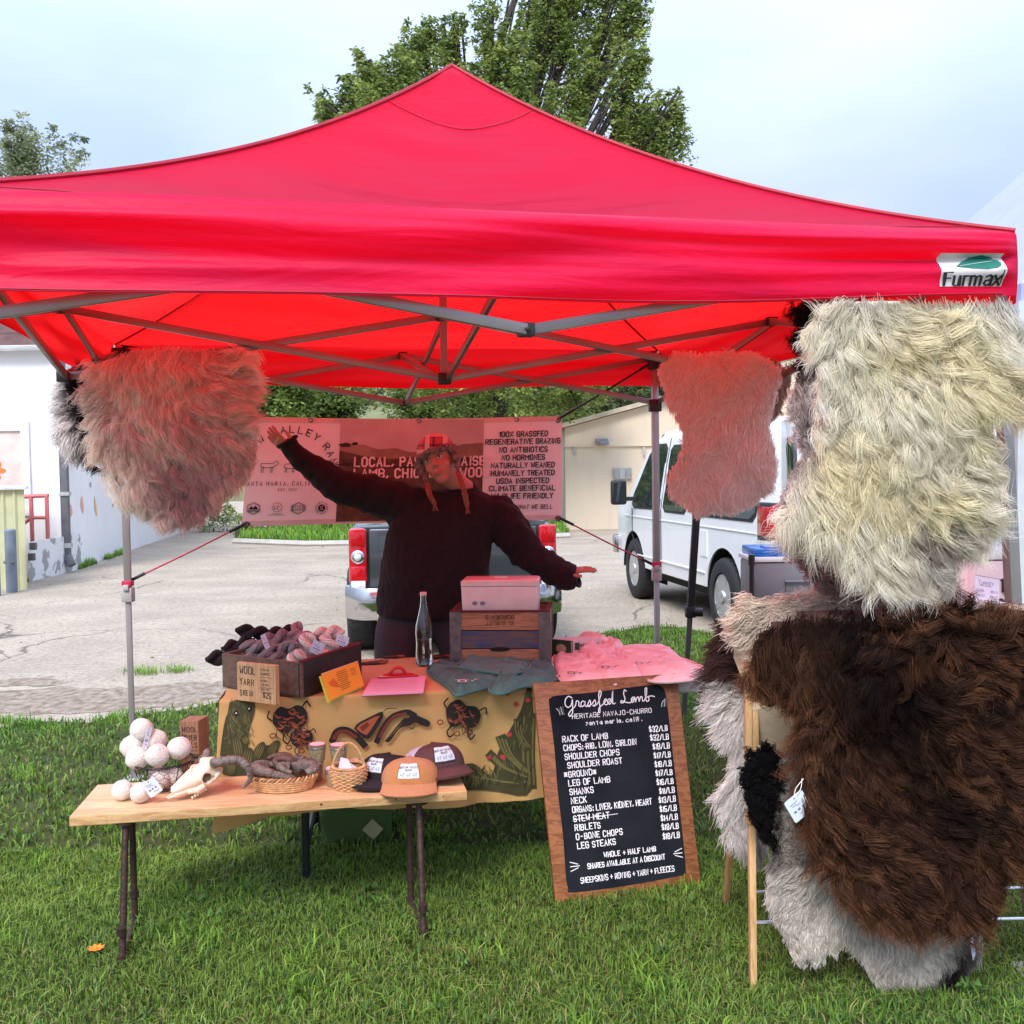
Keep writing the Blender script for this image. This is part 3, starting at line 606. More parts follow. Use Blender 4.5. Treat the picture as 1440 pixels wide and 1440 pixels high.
# green corrugated cabinet and bollard
m_corr = M('pale_green_metal', (.50, .50, .30), .6, var=.06)
gx = G(40, 829, 0); gh = U(40, 684, gx.y).z; gb = thing('corrugated_shed', 'pale olive ribbed metal enclosure at the left edge', 'shed', (gx.x, gx.y, 0))
mb = MB(); xs = []; x = gx.x; k = 0
pr = []
while x > gx.x-2.4:
    for dx, dy in ((0, 0), (.025, .03), (.115, .03), (.14, 0)): pr.append((x-dx, gx.y+.04*(gx.x-x)-(.0 if dy else .03)))
    x -= .17
vs = []
for a, b_ in pr: vs += [(a, b_-.1*0, -.05), (a, b_, gh-.04)]
mb.add(vs, [(2*i, 2*i+1, 2*i+3, 2*i+2) for i in range(len(pr)-1)]); n0 = gx.y+.05
bx2 = gx.x*(gx.y+1.6)/gx.y-.03; mb.add([(gx.x, gx.y-.03, -.05), (bx2, gx.y+1.6, -.05), (bx2, gx.y+1.6, gh-.04), (gx.x, gx.y-.03, gh-.04)], [(0, 1, 2, 3)]); mb.build('ribbed_wall', m_corr, gb, smooth=False)
mb = MB(); mb.prism([(gx.x+.06, gx.y-.08, gh-.045), (bx2+.06, gx.y+1.65, gh-.045), (gx.x-2.6, gx.y+1.65, gh-.045), (gx.x-2.6, gx.y-.08, gh-.045)], (0, 0, .05)); mb.build('roof', M('pale_metal', (.6, .62, .6), .5), gb, bevel=.008)
for px, py, pt, lab in ((17, 833, 744, 'blue grey steel bollard in front of the olive ribbed enclosure'), (-7, 838, 742, 'blue grey bollard cut off by the left edge')):
    p = G(px, py, 0); h = U(px-3, pt, p.y).z; bo = thing('bollard', lab, 'bollard', p, 'bollards by the enclosure'); mb = MB(); mb.lathe([(.075, -.05), (.075, h-.02), (.06, h)], p, 16); mb.build('post', M('bollard_blue_grey', (.16, .19, .23), .6, var=.15), bo)
    mb = MB(); mb.tube([(p.x-.08, p.y-.04, h*.48), (p.x+.08, p.y-.06, h*.48)], .02, 8); mb.build('hook', m_pipe, bo)
# ---------------------------------------------------------------- cream building
m_cream = M('cream_stucco', (.70, .585, .44), .9, var=.04, scale=.5, bump=.2, bscale=20, spec=.2); wallgrime(m_cream, k=.22)
by = G(800, 745, 0).y; c0 = U(795, 742, by).x; cbld = thing('cream_building', 'cream stucco shed-roofed building beyond the white van', 'building', (c0, by, 0))
def cz(px, py): p = U(px, py, by); return (p.x, p.z)
x0, z0 = cz(794, 602); x1, z1 = cz(925, 566); sl = (z1-z0)/(x1-x0); x2 = x0+9; z2 = z0+sl*9; x3 = x0+22
out_ = [(x0, -.1), (x3, -.1), (x3, z2-sl*13*.5), (x2, z2), (x0, z0)]
mb = MB(); mb.prism([(x, by, z) for x, z in out_], (0, 9, 0)); mb.build('wall', m_cream, cbld, smooth=False)
mb = MB(); mb.prism([(x0-.15, by-.2, z0-.02), (x2, by-.2, z2+.02), (x2, by-.2, z2+.14), (x0-.15, by-.2, z0+.10)], (0, 9.4, 0)); mb.prism([(x2, by-.2, z2+.02), (x3+.2, by-.2, z2-sl*6.5), (x3+.2, by-.2, z2-sl*6.5+.12), (x2, by-.2, z2+.14)], (0, 9.4, 0)); mb.build('roof', M('cream_trim', (.50, .42, .32), .8), cbld, smooth=False)
p = U(847, 627, by); mb = MB(); mb.bar((c0, by-.03, p.z), (x0+5.8, by-.03, p.z-.02), .05, .035); mb.build('wall_band', m_cream, cbld)
for px in (808, 905):
    q = U(px, 632, by-.03); mb = MB(); mb.box((q.x, q.y-.03, q.z-.04), (.05, .05, .22)); mb.build('bracket', m_trim, cbld)
q = U(846, 619.5, by-.1); lp = MB(); lp.box((q.x, q.y, q.z), (.34, .18, .10)); lp.box((q.x+.05, q.y-.14, q.z-.06), (.26, .12, .09)); lp.build('wall_light', M('lamp_grey', (.25, .26, .28), .4), cbld, bevel=.01)
q = U(875, 666, by-.02); fr = MB(); ww, hh = 26*by/F, 17*by/F
fr.box((q.x, by-.04, q.z), (ww, .07, hh)); vent = fr.build('vent', M('vent_frame', (.42, .40, .36), .6), cbld, bevel=.01)
for k in range(3): mm = MB(); mm.box((q.x+(k-1)*ww/3.1, by-.09, q.z), (ww/3.7, .03, hh*.84)); mm.build('vent_panel', M('vent_panel_grey%d' % (k % 2), (.30+.08*(k % 2), .31+.08*(k % 2), .30+.08*(k % 2)), .6), vent)
mb = MB(); q = U(788, 700, by-1.2); mb.box((q.x, by+.4, 1.9), (.05, .05, 4.2)); mb.box((q.x-.5, by+.4, 1.4), (.9, .03, 2.8)); o = mb.build('tall_fence', M('fence_dark', (.14, .14, .12), .8, var=.3), None); tag(o, 'dark fence panel filling the gap left of the cream building', 'fence')
# neighbouring white canopy seen at the top right
wt = thing('white_canopy', 'white pop-up canopy of the next stall at the right edge', 'canopy', (3.2, 5.5, 0)); m_wc = M('white_canopy_cloth', (.50, .54, .74), .7, thin=.3, var=.04, bump=.1, bscale=8)
mb = MB(); ap = (3.55, 5.6, 3.85); q = [(2.22, 4.47, 2.38), (5.2, 4.5, 2.38), (5.2, 7.5, 2.38), (2.17, 7.5, 2.38)]
def wcan(u, v):
    a = u*4; i = min(3, int(a)); f = a-i; e = Vector(q[i]).lerp(Vector(q[(i+1) % 4]), f); p = e.lerp(Vector(ap), v); p.z -= .02*math.sin(v*PI); return p
mb.grid(wcan, 32, 8); mb.build('roof_cloth', m_wc, wt, ang=60, weld=True)
mb = MB(); mb.grid(lambda u, v: Vector(wcan(u, 0))+Vector((0, 0, -.26*v)), 32, 2); mb.build('valance', m_wc, wt)
def wpost(x, y, mt, nm='leg'): m_ = MB(); m_.bar((x, y, 0), (x, y, 2.3), .045); return m_.build(nm, mt, wt)
m_legw = M('leg_pale', (.55, .60, .62), .5); m_blk = M('black_metal', (.015, .015, .017), .45)
for i in (0, 1, 2, 3): wpost(q[i][0], q[i][1], m_legw)
# black leg with knob, leaning a little
b = G(961, 1012, 0); a = U(979, 728, b.y-.1); 
bl2 = thing('black_canopy_pole', 'black square pole with adjusting knob between the red canopy and the van', 'pole', b)
top = a+(a-b)*1.05; mb = MB(); mb.bar(b, a.lerp(b, .48), .030); mb.build('lower_tube', M('dark_steel', (.10, .105, .10), .45), bl2); mb = MB(); mb.bar(a.lerp(b, .45), top, .042); mb.build('upper_tube', m_blk, bl2)
k = a.lerp(b, .46); mb = MB(); mb.box(k, (.06, .06, .07)); mb.tube([k+Vector((.02, -.02, 0)), k+Vector((.075, -.03, 0))], .028, 12); mb.build('knob', m_blk, bl2, bevel=.005)
# ---------------------------------------------------------------- the red canopy tent
TH = math.radians(12.5); TC = Vector((-.272, 4.25, 0)); tr_ = Vector((math.cos(TH), math.sin(TH), 0)); tb_ = Vector((-math.sin(TH), math.cos(TH), 0))
def T(a, b, z): return TC+tr_*a+tb_*b+Vector((0, 0, z))
EAVE, DROP, PEAK, HALF = 2.295, .208, 3.23, 1.505
m_red = None
def redcloth(tf=.68):
    m = bpy.data.materials.new('red_canopy_cloth'); m.use_nodes = True; t = m.node_tree; n = t.nodes; l = t.links; b = n['Principled BSDF']
    b.inputs['Base Color'].default_value = (.88, .008, .090, 1); b.inputs['Roughness'].default_value = .45; b.inputs['Specular IOR Level'].default_value = .3; b.inputs['Sheen Weight'].default_value = .12; b.inputs['Sheen Tint'].default_value = (1, .12, .28, 1)
    tr = n.new('ShaderNodeBsdfTranslucent'); tr.inputs[0].default_value = (1, .012, .012, 1); ms = n.new('ShaderNodeMixShader'); ms.inputs[0].default_value = tf
    co = n.new('ShaderNodeTexCoord'); mp = n.new('ShaderNodeMapping'); mp.inputs['Scale'].default_value = (.5, .5, 3.5); l.new(co.outputs['Object'], mp.inputs[0])
    nz = n.new('ShaderNodeTexNoise'); nz.inputs['Scale'].default_value = 5; nz.inputs['Detail'].default_value = 6; nz.inputs['Roughness'].default_value = .55; nz.inputs['Distortion'].default_value = 1.6; l.new(mp.outputs[0], nz.inputs[0])
    bu = n.new('ShaderNodeBump'); bu.inputs['Strength'].default_value = .22; bu.inputs['Distance'].default_value = .03; l.new(nz.outputs[0], bu.inputs['Height'])
    wv = n.new('ShaderNodeTexNoise'); wv.inputs['Scale'].default_value = 700; l.new(co.outputs['Object'], wv.inputs[0]); b2 = n.new('ShaderNodeBump'); b2.inputs['Strength'].default_value = .12; b2.inputs['Distance'].default_value = .001
    l.new(wv.outputs[0], b2.inputs['Height']); l.new(bu.outputs[0], b2.inputs['Normal']); l.new(b2.outputs[0], b.inputs['Normal'])
    l.new(b.outputs[0], ms.inputs[1]); l.new(tr.outputs[0], ms.inputs[2]); l.new(ms.outputs[0], n['Material Output'].inputs[0]); return m
m_red = redcloth(); m_val = redcloth(.5)
tent = thing('canopy_tent', 'bright red pop-up canopy with metal scissor frame over the stall', 'canopy', TC)
def gz(m):                                            # ridge profile, m = 1 at the peak
    return .58*m+.42*m**2.1
rr = np.random.default_rng(4)
def roofpt(a, b):                                     # a, b in -1..1
    m = max(abs(a), abs(b)); k = 1-m; z = EAVE+(PEAK-EAVE)*gz(k)
    if m > 1e-6:
        s = min(abs(a), abs(b))/m; f = 1-s*s; z -= .15*f*math.sin(PI*min(1, k*1.05))**.9
        # soft folds that run with the pull of the cloth
        z += f*min(1, k*25)*(.016*math.sin(k*22+3.5*a+1.5*math.sin(b*5+a*3))*math.sin(PI*k)**.5+.008*math.sin(k*47-6*a+2*math.sin(4*b))+.0035*math.sin(k*95+9*a+3*math.sin(5*b+a*7))+.004*math.sin(a*31+b*27+k*20)*(1-k))
        z -= .02*(1-s**8)*math.exp(-k*18)*0
    return T(a*HALF+.055*k**1.5, b*HALF, z+.03*k**3)
for side in range(4):
    def fn(u, v, side=side):
        m = 1-v; t = (u*2-1)*m; a, b = [(t, -m), (m, t), (-t, m), (-m, -t)][side]; return roofpt(a, b)
    mb = MB(); mb.grid(fn, 84, 56); mb.build('roof_panel', m_red, tent, ang=180)
# valance, all round, rounded corners; the front one bellies and is creased lengthways
def corner(t):                                        # t in 0..4 round the edge -> a, b, outward normal
    i = int(t) % 4; f = t-int(t); s = f*2-1; cs = [((s, -1), (0, -1)), ((1, s), (1, 0)), ((-s, 1), (0, 1)), ((-1, -s), (-1, 0))][i]
    (a, b), (nx, ny) = cs; return a, b, nx, ny, s, i
def valpt(t, v):
    a, b, nx, ny, s, i = corner(t % 4 if t < 4 else 3.99999); e = 1-abs(s)
    k = min(1, e/.03); out = .012+.016*math.sin(PI*v)+.012*math.sin(v*9+2.5*s+1.2*math.sin(6*s))*k+.006*math.sin(v*17-3*s)*k
    if i == 0: out += .010*math.sin(v*6.0+.6)*k
    cr_ = lambda c, w: math.exp(-((v-c)/w)**2)
    if i == 0: out += k*(.012*cr_(.30+.05*math.sin(3*s), .05)-.010*cr_(.42+.06*math.sin(2.3*s+1), .04)+.012*cr_(.70-.08*s, .05)*(.5+.5*math.sin(2.2*s+2))+.010*cr_(.16+.03*s, .03))
    rd = (1-math.sqrt(max(0, 1-(1-min(1, e/.022))**2)))*.02
    p = T(a*HALF+nx*(out*(.4+.6*k)), b*HALF+ny*(out*(.4+.6*k)), EAVE-DROP*v*(1+.03*math.sin(5*s+i))-.012*k*(1-v)*math.sin(s*3))
    if v == 0: p = T(a*HALF, b*HALF, EAVE)
    p.z -= (.02*math.cos(s*PI/2)*(1 if i == 0 else .6)+(.022*(1-s)-.012 if i == 0 else 0))*v
    return p
for i in range(4):
    mb = MB(); mb.grid(lambda u, v, i=i: valpt(i+min(u, .99999), v), 120, 22); mb.build('valance', m_val, tent, ang=180)
m_seam = M('seam_dark_red', (.36, .004, .02), .6)
def seam(pts, w=.006, nm='seam'):
    mb = MB(); mb.tube(pts, w, 6); return mb.build(nm, m_seam, tent)
for sx, sy in ((1, -1), (1, 1), (-1, 1), (-1, -1)): seam([roofpt(sx*k/30, sy*k/30)+Vector((0, 0, .003)) for k in range(31)], .009)
seam([valpt(k/60, .985)+Vector((0, -.004, .002)) for k in range(60)], .0022, 'hem'); 
# cloth patch sewn round the peak and the seam over the eave
seam([roofpt(-.19+.38*k/12, -.19)+Vector((0, -.001, .002)) for k in range(13)], .0018)
seam([roofpt(-.94+1.88*k/40, -.94)+Vector((0, -.001, .002)) for k in range(41)], .0016)
# frame
m_met = M('frame_grey_steel', (.27, .26, .255), .38, metal=.55, var=.12); m_legm = M('leg_grey_steel', (.36, .345, .34), .4, metal=.4, var=.08); m_brk = M('bracket_black', (.02, .02, .022), .5)
LEGS = {'bl': (-1.47, 1.47), 'br': (1.47, 1.47), 'fr': (1.47, -1.465), 'fl': (-1.47, -1.465)}
for k, (a, b) in LEGS.items():
    ln = .14 if k == 'fr' else 0; LB = lambda z: T(a+ln*(1-z/2.27), b, z)
    mb = MB(); mb.bar(LB(0), LB(1.05), .028, up=tb_); mb.build('inner_leg', m_legm, tent, bevel=.002)
    mb = MB(); mb.bar(LB(.95), LB(2.24), .036, up=tb_); mb.build('outer_leg', m_legm, tent, bevel=.002)
    mb = MB(); mb.box(LB(.98), (.055, .055, .075)); mb.box(LB(1.02)+Vector((0, -.03, 0)), (.03, .02, .03)); mb.build('leg_lock', m_trim, tent, bevel=.004)
    mb = MB(); mb.box(T(a, b, 2.225), (.075, .075, .09)); mb.build('leg_bracket', m_brk, tent, bevel=.005); mb = MB(); mb.box(T(a, b, 1.97), (.07, .07, .07)); mb.build('leg_bracket', m_brk, tent, bevel=.005)
    mb = MB(); mb.box(LB(.004), (.10, .10, .008)); mb.build('foot_plate', m_trim, tent)
ZT, ZB, ZB2 = 2.245, 1.985, 1.97
def bar(a, b, w=.016, h=.030, off=0):
    mb = MB(); d = (b-a).normalized(); s = d.cross(Vector((0, 0, 1))).normalized()*off; mb.bar(a+s, b+s, w, h); mb.build('truss_bar', m_met, tent, bevel=.002)
def joint(p, s=.04):
    mb = MB(); mb.box(p, (s, s*.8, s*.85), Matrix.Rotation(TH, 3, 'Z')); d = tb_*-.6*s
    mb.tube([p+d*.5, p+d*1.1], s*.16, 8); return mb.build('truss_joint', m_brk, tent, bevel=.003)
def truss(p, q, lo, hi):                              # two crossing scissor bars per half side
    m = (p+q)/2; P = lambda v, z: Vector((v.x, v.y, z)); 
    for e in (p, q):
        bar(P(e, hi), P(m, lo), off=.012); bar(P(e, lo), P(m, hi), off=-.012); joint(P((e+m)/2, (lo+hi)/2), .030)
    joint(P(m, hi), .045); joint(P(m, lo), .045)
    return m
cs = [T(*LEGS[k], 0) for k in ('fl', 'fr', 'br', 'bl')]; mids = []
for i in range(4): mids.append(truss(cs[i], cs[(i+1) % 4], ZB, ZT))
hub = TC.copy()
for m in mids:
    P = lambda v, z: Vector((v.x, v.y, z)); bar(P(m, ZT), P(hub, ZB), off=.012); bar(P(m, ZB), P(hub, ZT), off=-.012); joint(P((m+hub)/2, (ZB+ZT)/2), .03)
joint(T(0, 0, ZT), .055); joint(T(0, 0, ZB), .055)
mb = MB(); mb.bar(T(0, 0, ZB), T(0, 0, PEAK-.03), .028, up=tb_); mb.build('centre_pole', m_met, tent)
# corner webbing patches under the roof, near the peak ends of the bars
mb = MB()
for a, b in LEGS.values(): mb.add([T(a*.99, b*.99, 2.27), T(a*.93, b*.99, 2.275), T(a*.99, b*.93, 2.275)], [(0, 1, 2)])
mb.build('corner_patch', m_brk, tent)
# maker's patch on the front valance by the right corner; the small square code on it is left out
m_lab = M('label_white', (.62, .60, .58), .6); m_gr = M('label_green', (.005, .16, .12), .5); m_bk = M('print_black', (.012, .012, .015), .6)
px0, px1 = U(1330, 370, 3.0), U(1403, 370, 3.1)
ta = .5+.5*((px0-TC).dot(tr_))/HALF; tb2 = .5+.5*((px1-TC).dot(tr_))/HALF
def vfn(u, v, h):                                      # u, v: 0..1 on the label
    p = valpt(ta+(tb2-ta)*u, .86-.50*v); return p-tb_*(h+.002)
vs_ = MB(); vs_.grid(lambda u, v: vfn(u, v, .0), 14, 10); lb = vs_.build('maker_label', m_lab, tent)
D = Decal(vfn); D.h = .0015
lf = [(.24, .60), (.36, .76), (.50, .90), (.66, .96), (.80, .93), (.88, .86), (.90, .84), (.93, .88), (.955, .86), (.92, .79), (.95, .72), (.93, .62), (.86, .54), (.70, .50), (.50, .52), (.36, .56)]
D.poly(lf, m_gr); D.up(); D.curve([(.3, .62), (.6, .72), (.93, .82)], .012, m_lab)
D.h += .001
LS = {'E': [[(.11, .40), (0, .40), (0, .03)], [(0, .24), (.09, .24)]], 'u': [[(0, .30), (0, .06), (.04, .02), (.09, .04), (.09, .30)], [(.09, .30), (.09, .02)]], 'r': [[(0, .30), (0, .02)], [(0, .24), (.04, .30), (.08, .29)]],
 'm': [[(0, .30), (0, .02)], [(0, .25), (.05, .30), (.08, .26), (.08, .02)], [(.08, .25), (.13, .30), (.16, .26), (.16, .02)]], 'a': [[(.01, .27), (.06, .31), (.10, .27), (.10, .02)], [(.10, .18), (.02, .16), (0, .08), (.04, .02), (.10, .07)]], 'x': [[(0, .30), (.11, .02)], [(.11, .30), (0, .02)]]}
for ch, x in zip('Eurmax', (.05, .20, .35, .46, .69, .83)):
    for st in LS[ch]: D.stroke([(x+a, b) for a, b in st], .042, m_bk)
D.stroke([(.955, .02), (.955, .46)], .02, m_bk); D.build('print', lb)
# ---------------------------------------------------------------- vehicles
m_tyre = M('tyre_rubber', (.018, .018, .02), .8, var=.2, bump=.3, bscale=40); m_rim = M('alloy_silver', (.55, .55, .55), .35, metal=.6, var=.05); m_dark = M('car_dark_plastic', (.02, .02, .022), .55)
m_glass = M('car_glass', (.02, .03, .03), .04, var=0, spec=.8, coat=.6); m_chrome = M('chrome', (.62, .62, .62), .14, metal=1, var=.03); m_under = M('underbody', (.012, .012, .012), .9)
m_lred = M('lamp_red', (.50, .005, .012), .15, var=.15, coat=1, scale=20); m_lwhite = M('lamp_clear', (.72, .72, .72), .12, var=.2, coat=1, scale=25)
def wheel(parent, c, r, w, ax, rim_r=.60, spokes=5):
    """ax: outward unit direction of the axle"""
    c = Vector(c); ax = Vector(ax).normalized(); R = ax.to_track_quat('Z', 'Y').to_matrix(); wh = bpy.data.objects.new('wheel', None)
    rr_ = r*rim_r; mb = MB(); prof = [(rr_, -w*.5), (r*.88, -w*.5), (r*.965, -w*.44), (r, -w*.34), (r, w*.34), (r*.965, w*.44), (r*.88, w*.5), (rr_*1.04, w*.5), (rr_, w*.42), (rr_, -w*.5)]
    mb.lathe(prof, c, 44, R)
    for k in range(30):                                # tread lugs
        a = 2*PI*k/30; d = R @ Vector((math.cos(a), math.sin(a), 0)); t = R @ Vector((-math.sin(a), math.cos(a), 0))
        for q in (-1, 1): mb.bar(c+d*(r-.002)+ax*w*.22*q-t*.012, c+d*(r-.002)+ax*w*.22*q+t*.012, w*.24, .014, up=d)
    ty = mb.build('wheel', m_tyre, parent, ang=40)
    mb = MB(); mb.lathe([(rr_*.99, w*.44), (rr_*.93, w*.46), (rr_*.9, w*.38), (rr_*.86, w*.18), (rr_*.2, w*.2), (rr_*.0001, w*.2)], c, 36, R)
    for k in range(spokes):
        a = 2*PI*k/spokes; d = R @ Vector((math.cos(a), math.sin(a), 0)); mb.bar(c+d*rr_*.15+ax*w*.36, c+d*rr_*.93+ax*w*.40, rr_*.34, .03, up=ax)
    mb.lathe([(rr_*.30, w*.2), (rr_*.30, w*.44), (rr_*.24, w*.52), (.0001, w*.53)], c, 20, R); mb.build('rim', m_rim, ty, bevel=.004)
    mb = MB()
    for k in range(spokes*2):
        a = PI*(k+.5)/spokes; d = R @ Vector((math.cos(a), math.sin(a), 0)); mb.ball(c+d*rr_*.66+ax*w*.21, (rr_*.12, rr_*.12, .012), 8, 4, R)
    tag(mb.build('rim_hole', m_under, ty), None, kind='stuff'); return ty
def loft(mb, secs, cap=True):
    n = len(secs[0]); mb.add([p for s in secs for p in s], [(i*n+k, i*n+(k+1) % n, (i+1)*n+(k+1) % n, (i+1)*n+k) for i in range(len(secs)-1) for k in range(n)]+([tuple(range(n)), tuple((len(secs)-1)*n+k for k in range(n-1, -1, -1))] if cap else []))
def booldiff(o, cutters):
    for c in cutters: md = o.modifiers.new('c', 'BOOLEAN'); md.operation = 'DIFFERENCE'; md.object = c; md.solver = 'EXACT'
    bake(o)
    for c in cutters: bpy.data.objects.remove(c)
    o.data.polygons.foreach_set('use_smooth', [True]*len(o.data.polygons)); o.data.set_sharp_from_angle(angle=math.radians(30))
# ---- white van, seen over its rear left corner. local x forward, y left, z up
vr, vf_ = G(1005, 893, 0), G(886, 850, 0)              # ground contact of the rear and front left wheels
vd = (vf_-vr); vd.z = 0; vd.normalize(); vr = Vector((1.90, 9.68, 0)); vd = Vector((-.50, 2.92, 0)).normalized(); vl = Vector((-vd.y, vd.x, 0))
VO = vr+vl*-.10
def Vn(x, y, z): return VO+vd*x+vl*(y)+Vector((0, 0, z))   # x = 0 at rear axle, y = 0 at the left flank, y < 0 into the van
print('VAN', tuple(vr), tuple(vf_), (vf_-vr).length)
van = thing('van', 'white passenger van parked behind the stall with its rear doors open', 'van', VO)
m_vw = M('van_white_paint', (.88, .88, .88), .28, var=.02, coat=.5, spec=.5)
W = 1.98
def vsec(x):                                           # half outline from the sill up over the roof; flank tucks in above the belt
    top = 2.06; nose = 0
    if x > 2.35:                                       # windscreen and bonnet
        k = (x-2.35)
        top = 2.06-.06*min(1, k/.15) if k < .15 else max(1.22-.10*max(0, k-1.0), 2.00-(k-.15)*.98)
    if x < -.9: top = 2.06-.05*(-.9-x)/.25
    tuck = lambda z: 0 if z < 1.12 else .16*((z-1.12)/.94)**1.25
    nar = .03*max(0, (x-2.9)/1.2)**2*3
    pr = []
    for z, y in ((.40, -.05), (.42, -.012), (.62, 0), (.90, .006), (1.10, 0)): pr.append((z, -y*0+nar+(-y if z < .6 else 0)))
    zs = [1.14, 1.35, 1.6, 1.8, 1.92]
    for z in zs: z2 = min(z, top-.05); pr.append((z2, tuck(z2)+nar+.0))
    pr.append((top-.02, tuck(top)+.09+nar)); pr.append((top, tuck(top)+.22+nar))
    L_ = [Vn(x, -y, z) for z, y in pr]; R_ = [Vn(x, -W+y, z) for z, y in reversed(pr)]; return L_+R_
xs = [-1.16, -1.12, -1.0, -.8, -.5, 0, .5, 1, 1.5, 2, 2.2, 2.35, 2.5, 2.7, 2.9, 3.1, 3.25, 3.4, 3.6, 3.75, 3.85, 3.9]
mb = MB(); loft(mb, [vsec(x) for x in xs]); body = mb.build('body', m_vw, van, ang=28)
cut = []
WB = 3.0
for cx in (0, WB):
    c = MB(); R = vl.to_track_quat('Z', 'Y').to_matrix(); c.lathe([(.47, -.30), (.47, .3)], Vn(cx, -.0, .37), 40, R); cut.append(c.build('cut', m_under, None, smooth=False))
booldiff(body, cut)
mb = MB()
for cx in (0, WB):
    R = vl.to_track_quat('Z', 'Y').to_matrix()
    n = 24
    for k in range(n):
        a0, a1 = PI*k/n, PI*(k+1)/n; q = lambda a, y: Vn(cx+.462*math.cos(a), y, .37+.462*math.sin(a)); mb.add([q(a0, -.012), q(a1, -.012), q(a1, -.5), q(a0, -.5)], [(0, 1, 2, 3)])
    mb.add([Vn(cx-.46, -.29, .2), Vn(cx+.46, -.29, .2), Vn(cx+.46, -.29, .86), Vn(cx-.46, -.29, .86)], [(0, 1, 2, 3)])
mb.build('wheel_arch', m_under, van, smooth=False)
for cx in (0, WB): wheel(van, Vn(cx, -.12 if cx else -.10, .372), .372, .24, vl)
wheel(van, Vn(0, -W+.1, .372), .372, .24, -vl); wheel(van, Vn(WB, -W+.1, .372), .372, .24, -vl)
def flank(x, z, off=.004):
    nar = .09*max(0, (x-2.9)/1.2)**2; t = 0 if z < 1.12 else .16*((z-1.12)/.94)**1.25; return Vn(x, -(t+nar)+off, z)
def panel(name, pts, mat, off=.006, parent=van, th=.012):
    o = MB(); P = [flank(x, z, off) for x, z in pts]; o.prism(P, -vl*th); return o.build(name, mat, parent, smooth=False)
def outline(pts, grow):
    cx = sum(p[0] for p in pts)/len(pts); cz = sum(p[1] for p in pts)/len(pts); return [(cx+(x-cx)*(1+grow/abs(x-cx) if abs(x-cx) > .01 else 1), cz+(z-cz)*(1+grow/abs(z-cz) if abs(z-cz) > .01 else 1)) for x, z in pts]
fdw = [(1.96, 1.16), (1.96, 1.80), (2.06, 1.86), (2.40, 1.86), (2.56, 1.74), (2.98, 1.30), (3.0, 1.20), (2.9, 1.15)]
panel('window_frame', outline(fdw, .03), m_dark, .005); panel('front_door_window', fdw, m_glass, .009)
sdw = [(1.05, 1.20), (1.05, 1.78), (1.12, 1.84), (1.72, 1.84), (1.80, 1.78), (1.80, 1.20), (1.72, 1.14), (1.12, 1.14)]
panel('window_frame', outline(sdw, .025), m_dark, .005); panel('side_window', sdw, m_glass, .009)
sdw2 = [(-.75, 1.20), (-.75, 1.76), (-.68, 1.82), (.78, 1.82), (.86, 1.76), (.86, 1.20), (.78, 1.14), (-.68, 1.14)]
panel('window_frame', outline(sdw2, .025), m_dark, .005); panel('side_window', sdw2, m_glass, .009)
for sx in (1.88, 3.02):                                # door shut lines
    pts = [flank(sx, z, .004) for z in (1.12, .95, .8)]+[flank(sx-(.12 if sx > 3 else .0)-.06*k, z, .004) for k, z in ((1, .62), (2, .5), (2.4, .44))] if sx > 3 else [flank(sx, z, .004) for z in (1.95, 1.6, 1.12, .8, .62, .44)]
    o = MB(); o.tube(pts, .005, 5); o.build('door_seam', m_dark, van)
o = MB(); o.tube([flank(x, 1.02, .002) for x in np.linspace(-.8, 3.4, 30)], .008, 5); o.build('body_crease', m_vw, van)
o = MB(); o.tube([flank(x, .56, .002) for x in np.linspace(.5, 2.8, 12)], .010, 5); o.build('body_crease', m_vw, van)
panel('fuel_flap', [(.42, .72), (.42, .98), (.60, .98), (.60, .72)], m_vw, .008)
o = MB(); o.bar(flank(2.02, .90, .03), flank(2.02, 1.02, .03), .02, .03); o.build('door_handle', m_dark, van, bevel=.004)
o = MB(); a = flank(2.84, 1.24, .02); o.bar(a, a+vl*.16, .06, .05); o.build('mirror_arm', m_dark, van)
o = MB(); c = flank(2.86, 1.32, .24); o.box(c, (.10, .19, .30), Matrix((vd, vl, Vector((0, 0, 1)))).transposed()); mir = o.build('door_mirror', m_dark, van, bevel=.03)
o = MB(); o.box(c-vd*.054, (.006, .15, .24), Matrix((vd, vl, Vector((0, 0, 1)))).transposed()); o.build('mirror_glass', m_glass, mir)
# rear lamp, bumper, open rear door
R3 = Matrix((vd, vl, Vector((0, 0, 1)))).transposed()
for y, s in ((-.0, 1), (-W, -1)):
    o = MB(); o.box(Vn(-1.03, y-s*.085+s*.012, 1.14), (.32, .22, .29), R3); lr = o.build('tail_lamp', m_lred, van, bevel=.03, bseg=3)
    o = MB(); o.box(Vn(-1.032, y-s*.085+s*.012, .945), (.32, .22, .09), R3); o.build('reversing_lamp', m_lwhite, lr, bevel=.02)
    o = MB(); o.box(Vn(-1.02, y-s*.09+s*.012, 1.09), (.31, .225, .42), R3); o.build('lamp_surround', m_dark, lr, bevel=.02)
o = MB(); o.box(Vn(-1.28, -W/2, .55), (.16, W+.06, .17), R3); o.build('rear_bumper', m_chrome, van, bevel=.03)
o = MB(); o.box(Vn(-1.162, -W/2, 1.22), (.02, W-.5, 1.50), R3); o.build('rear_opening', m_under, van)
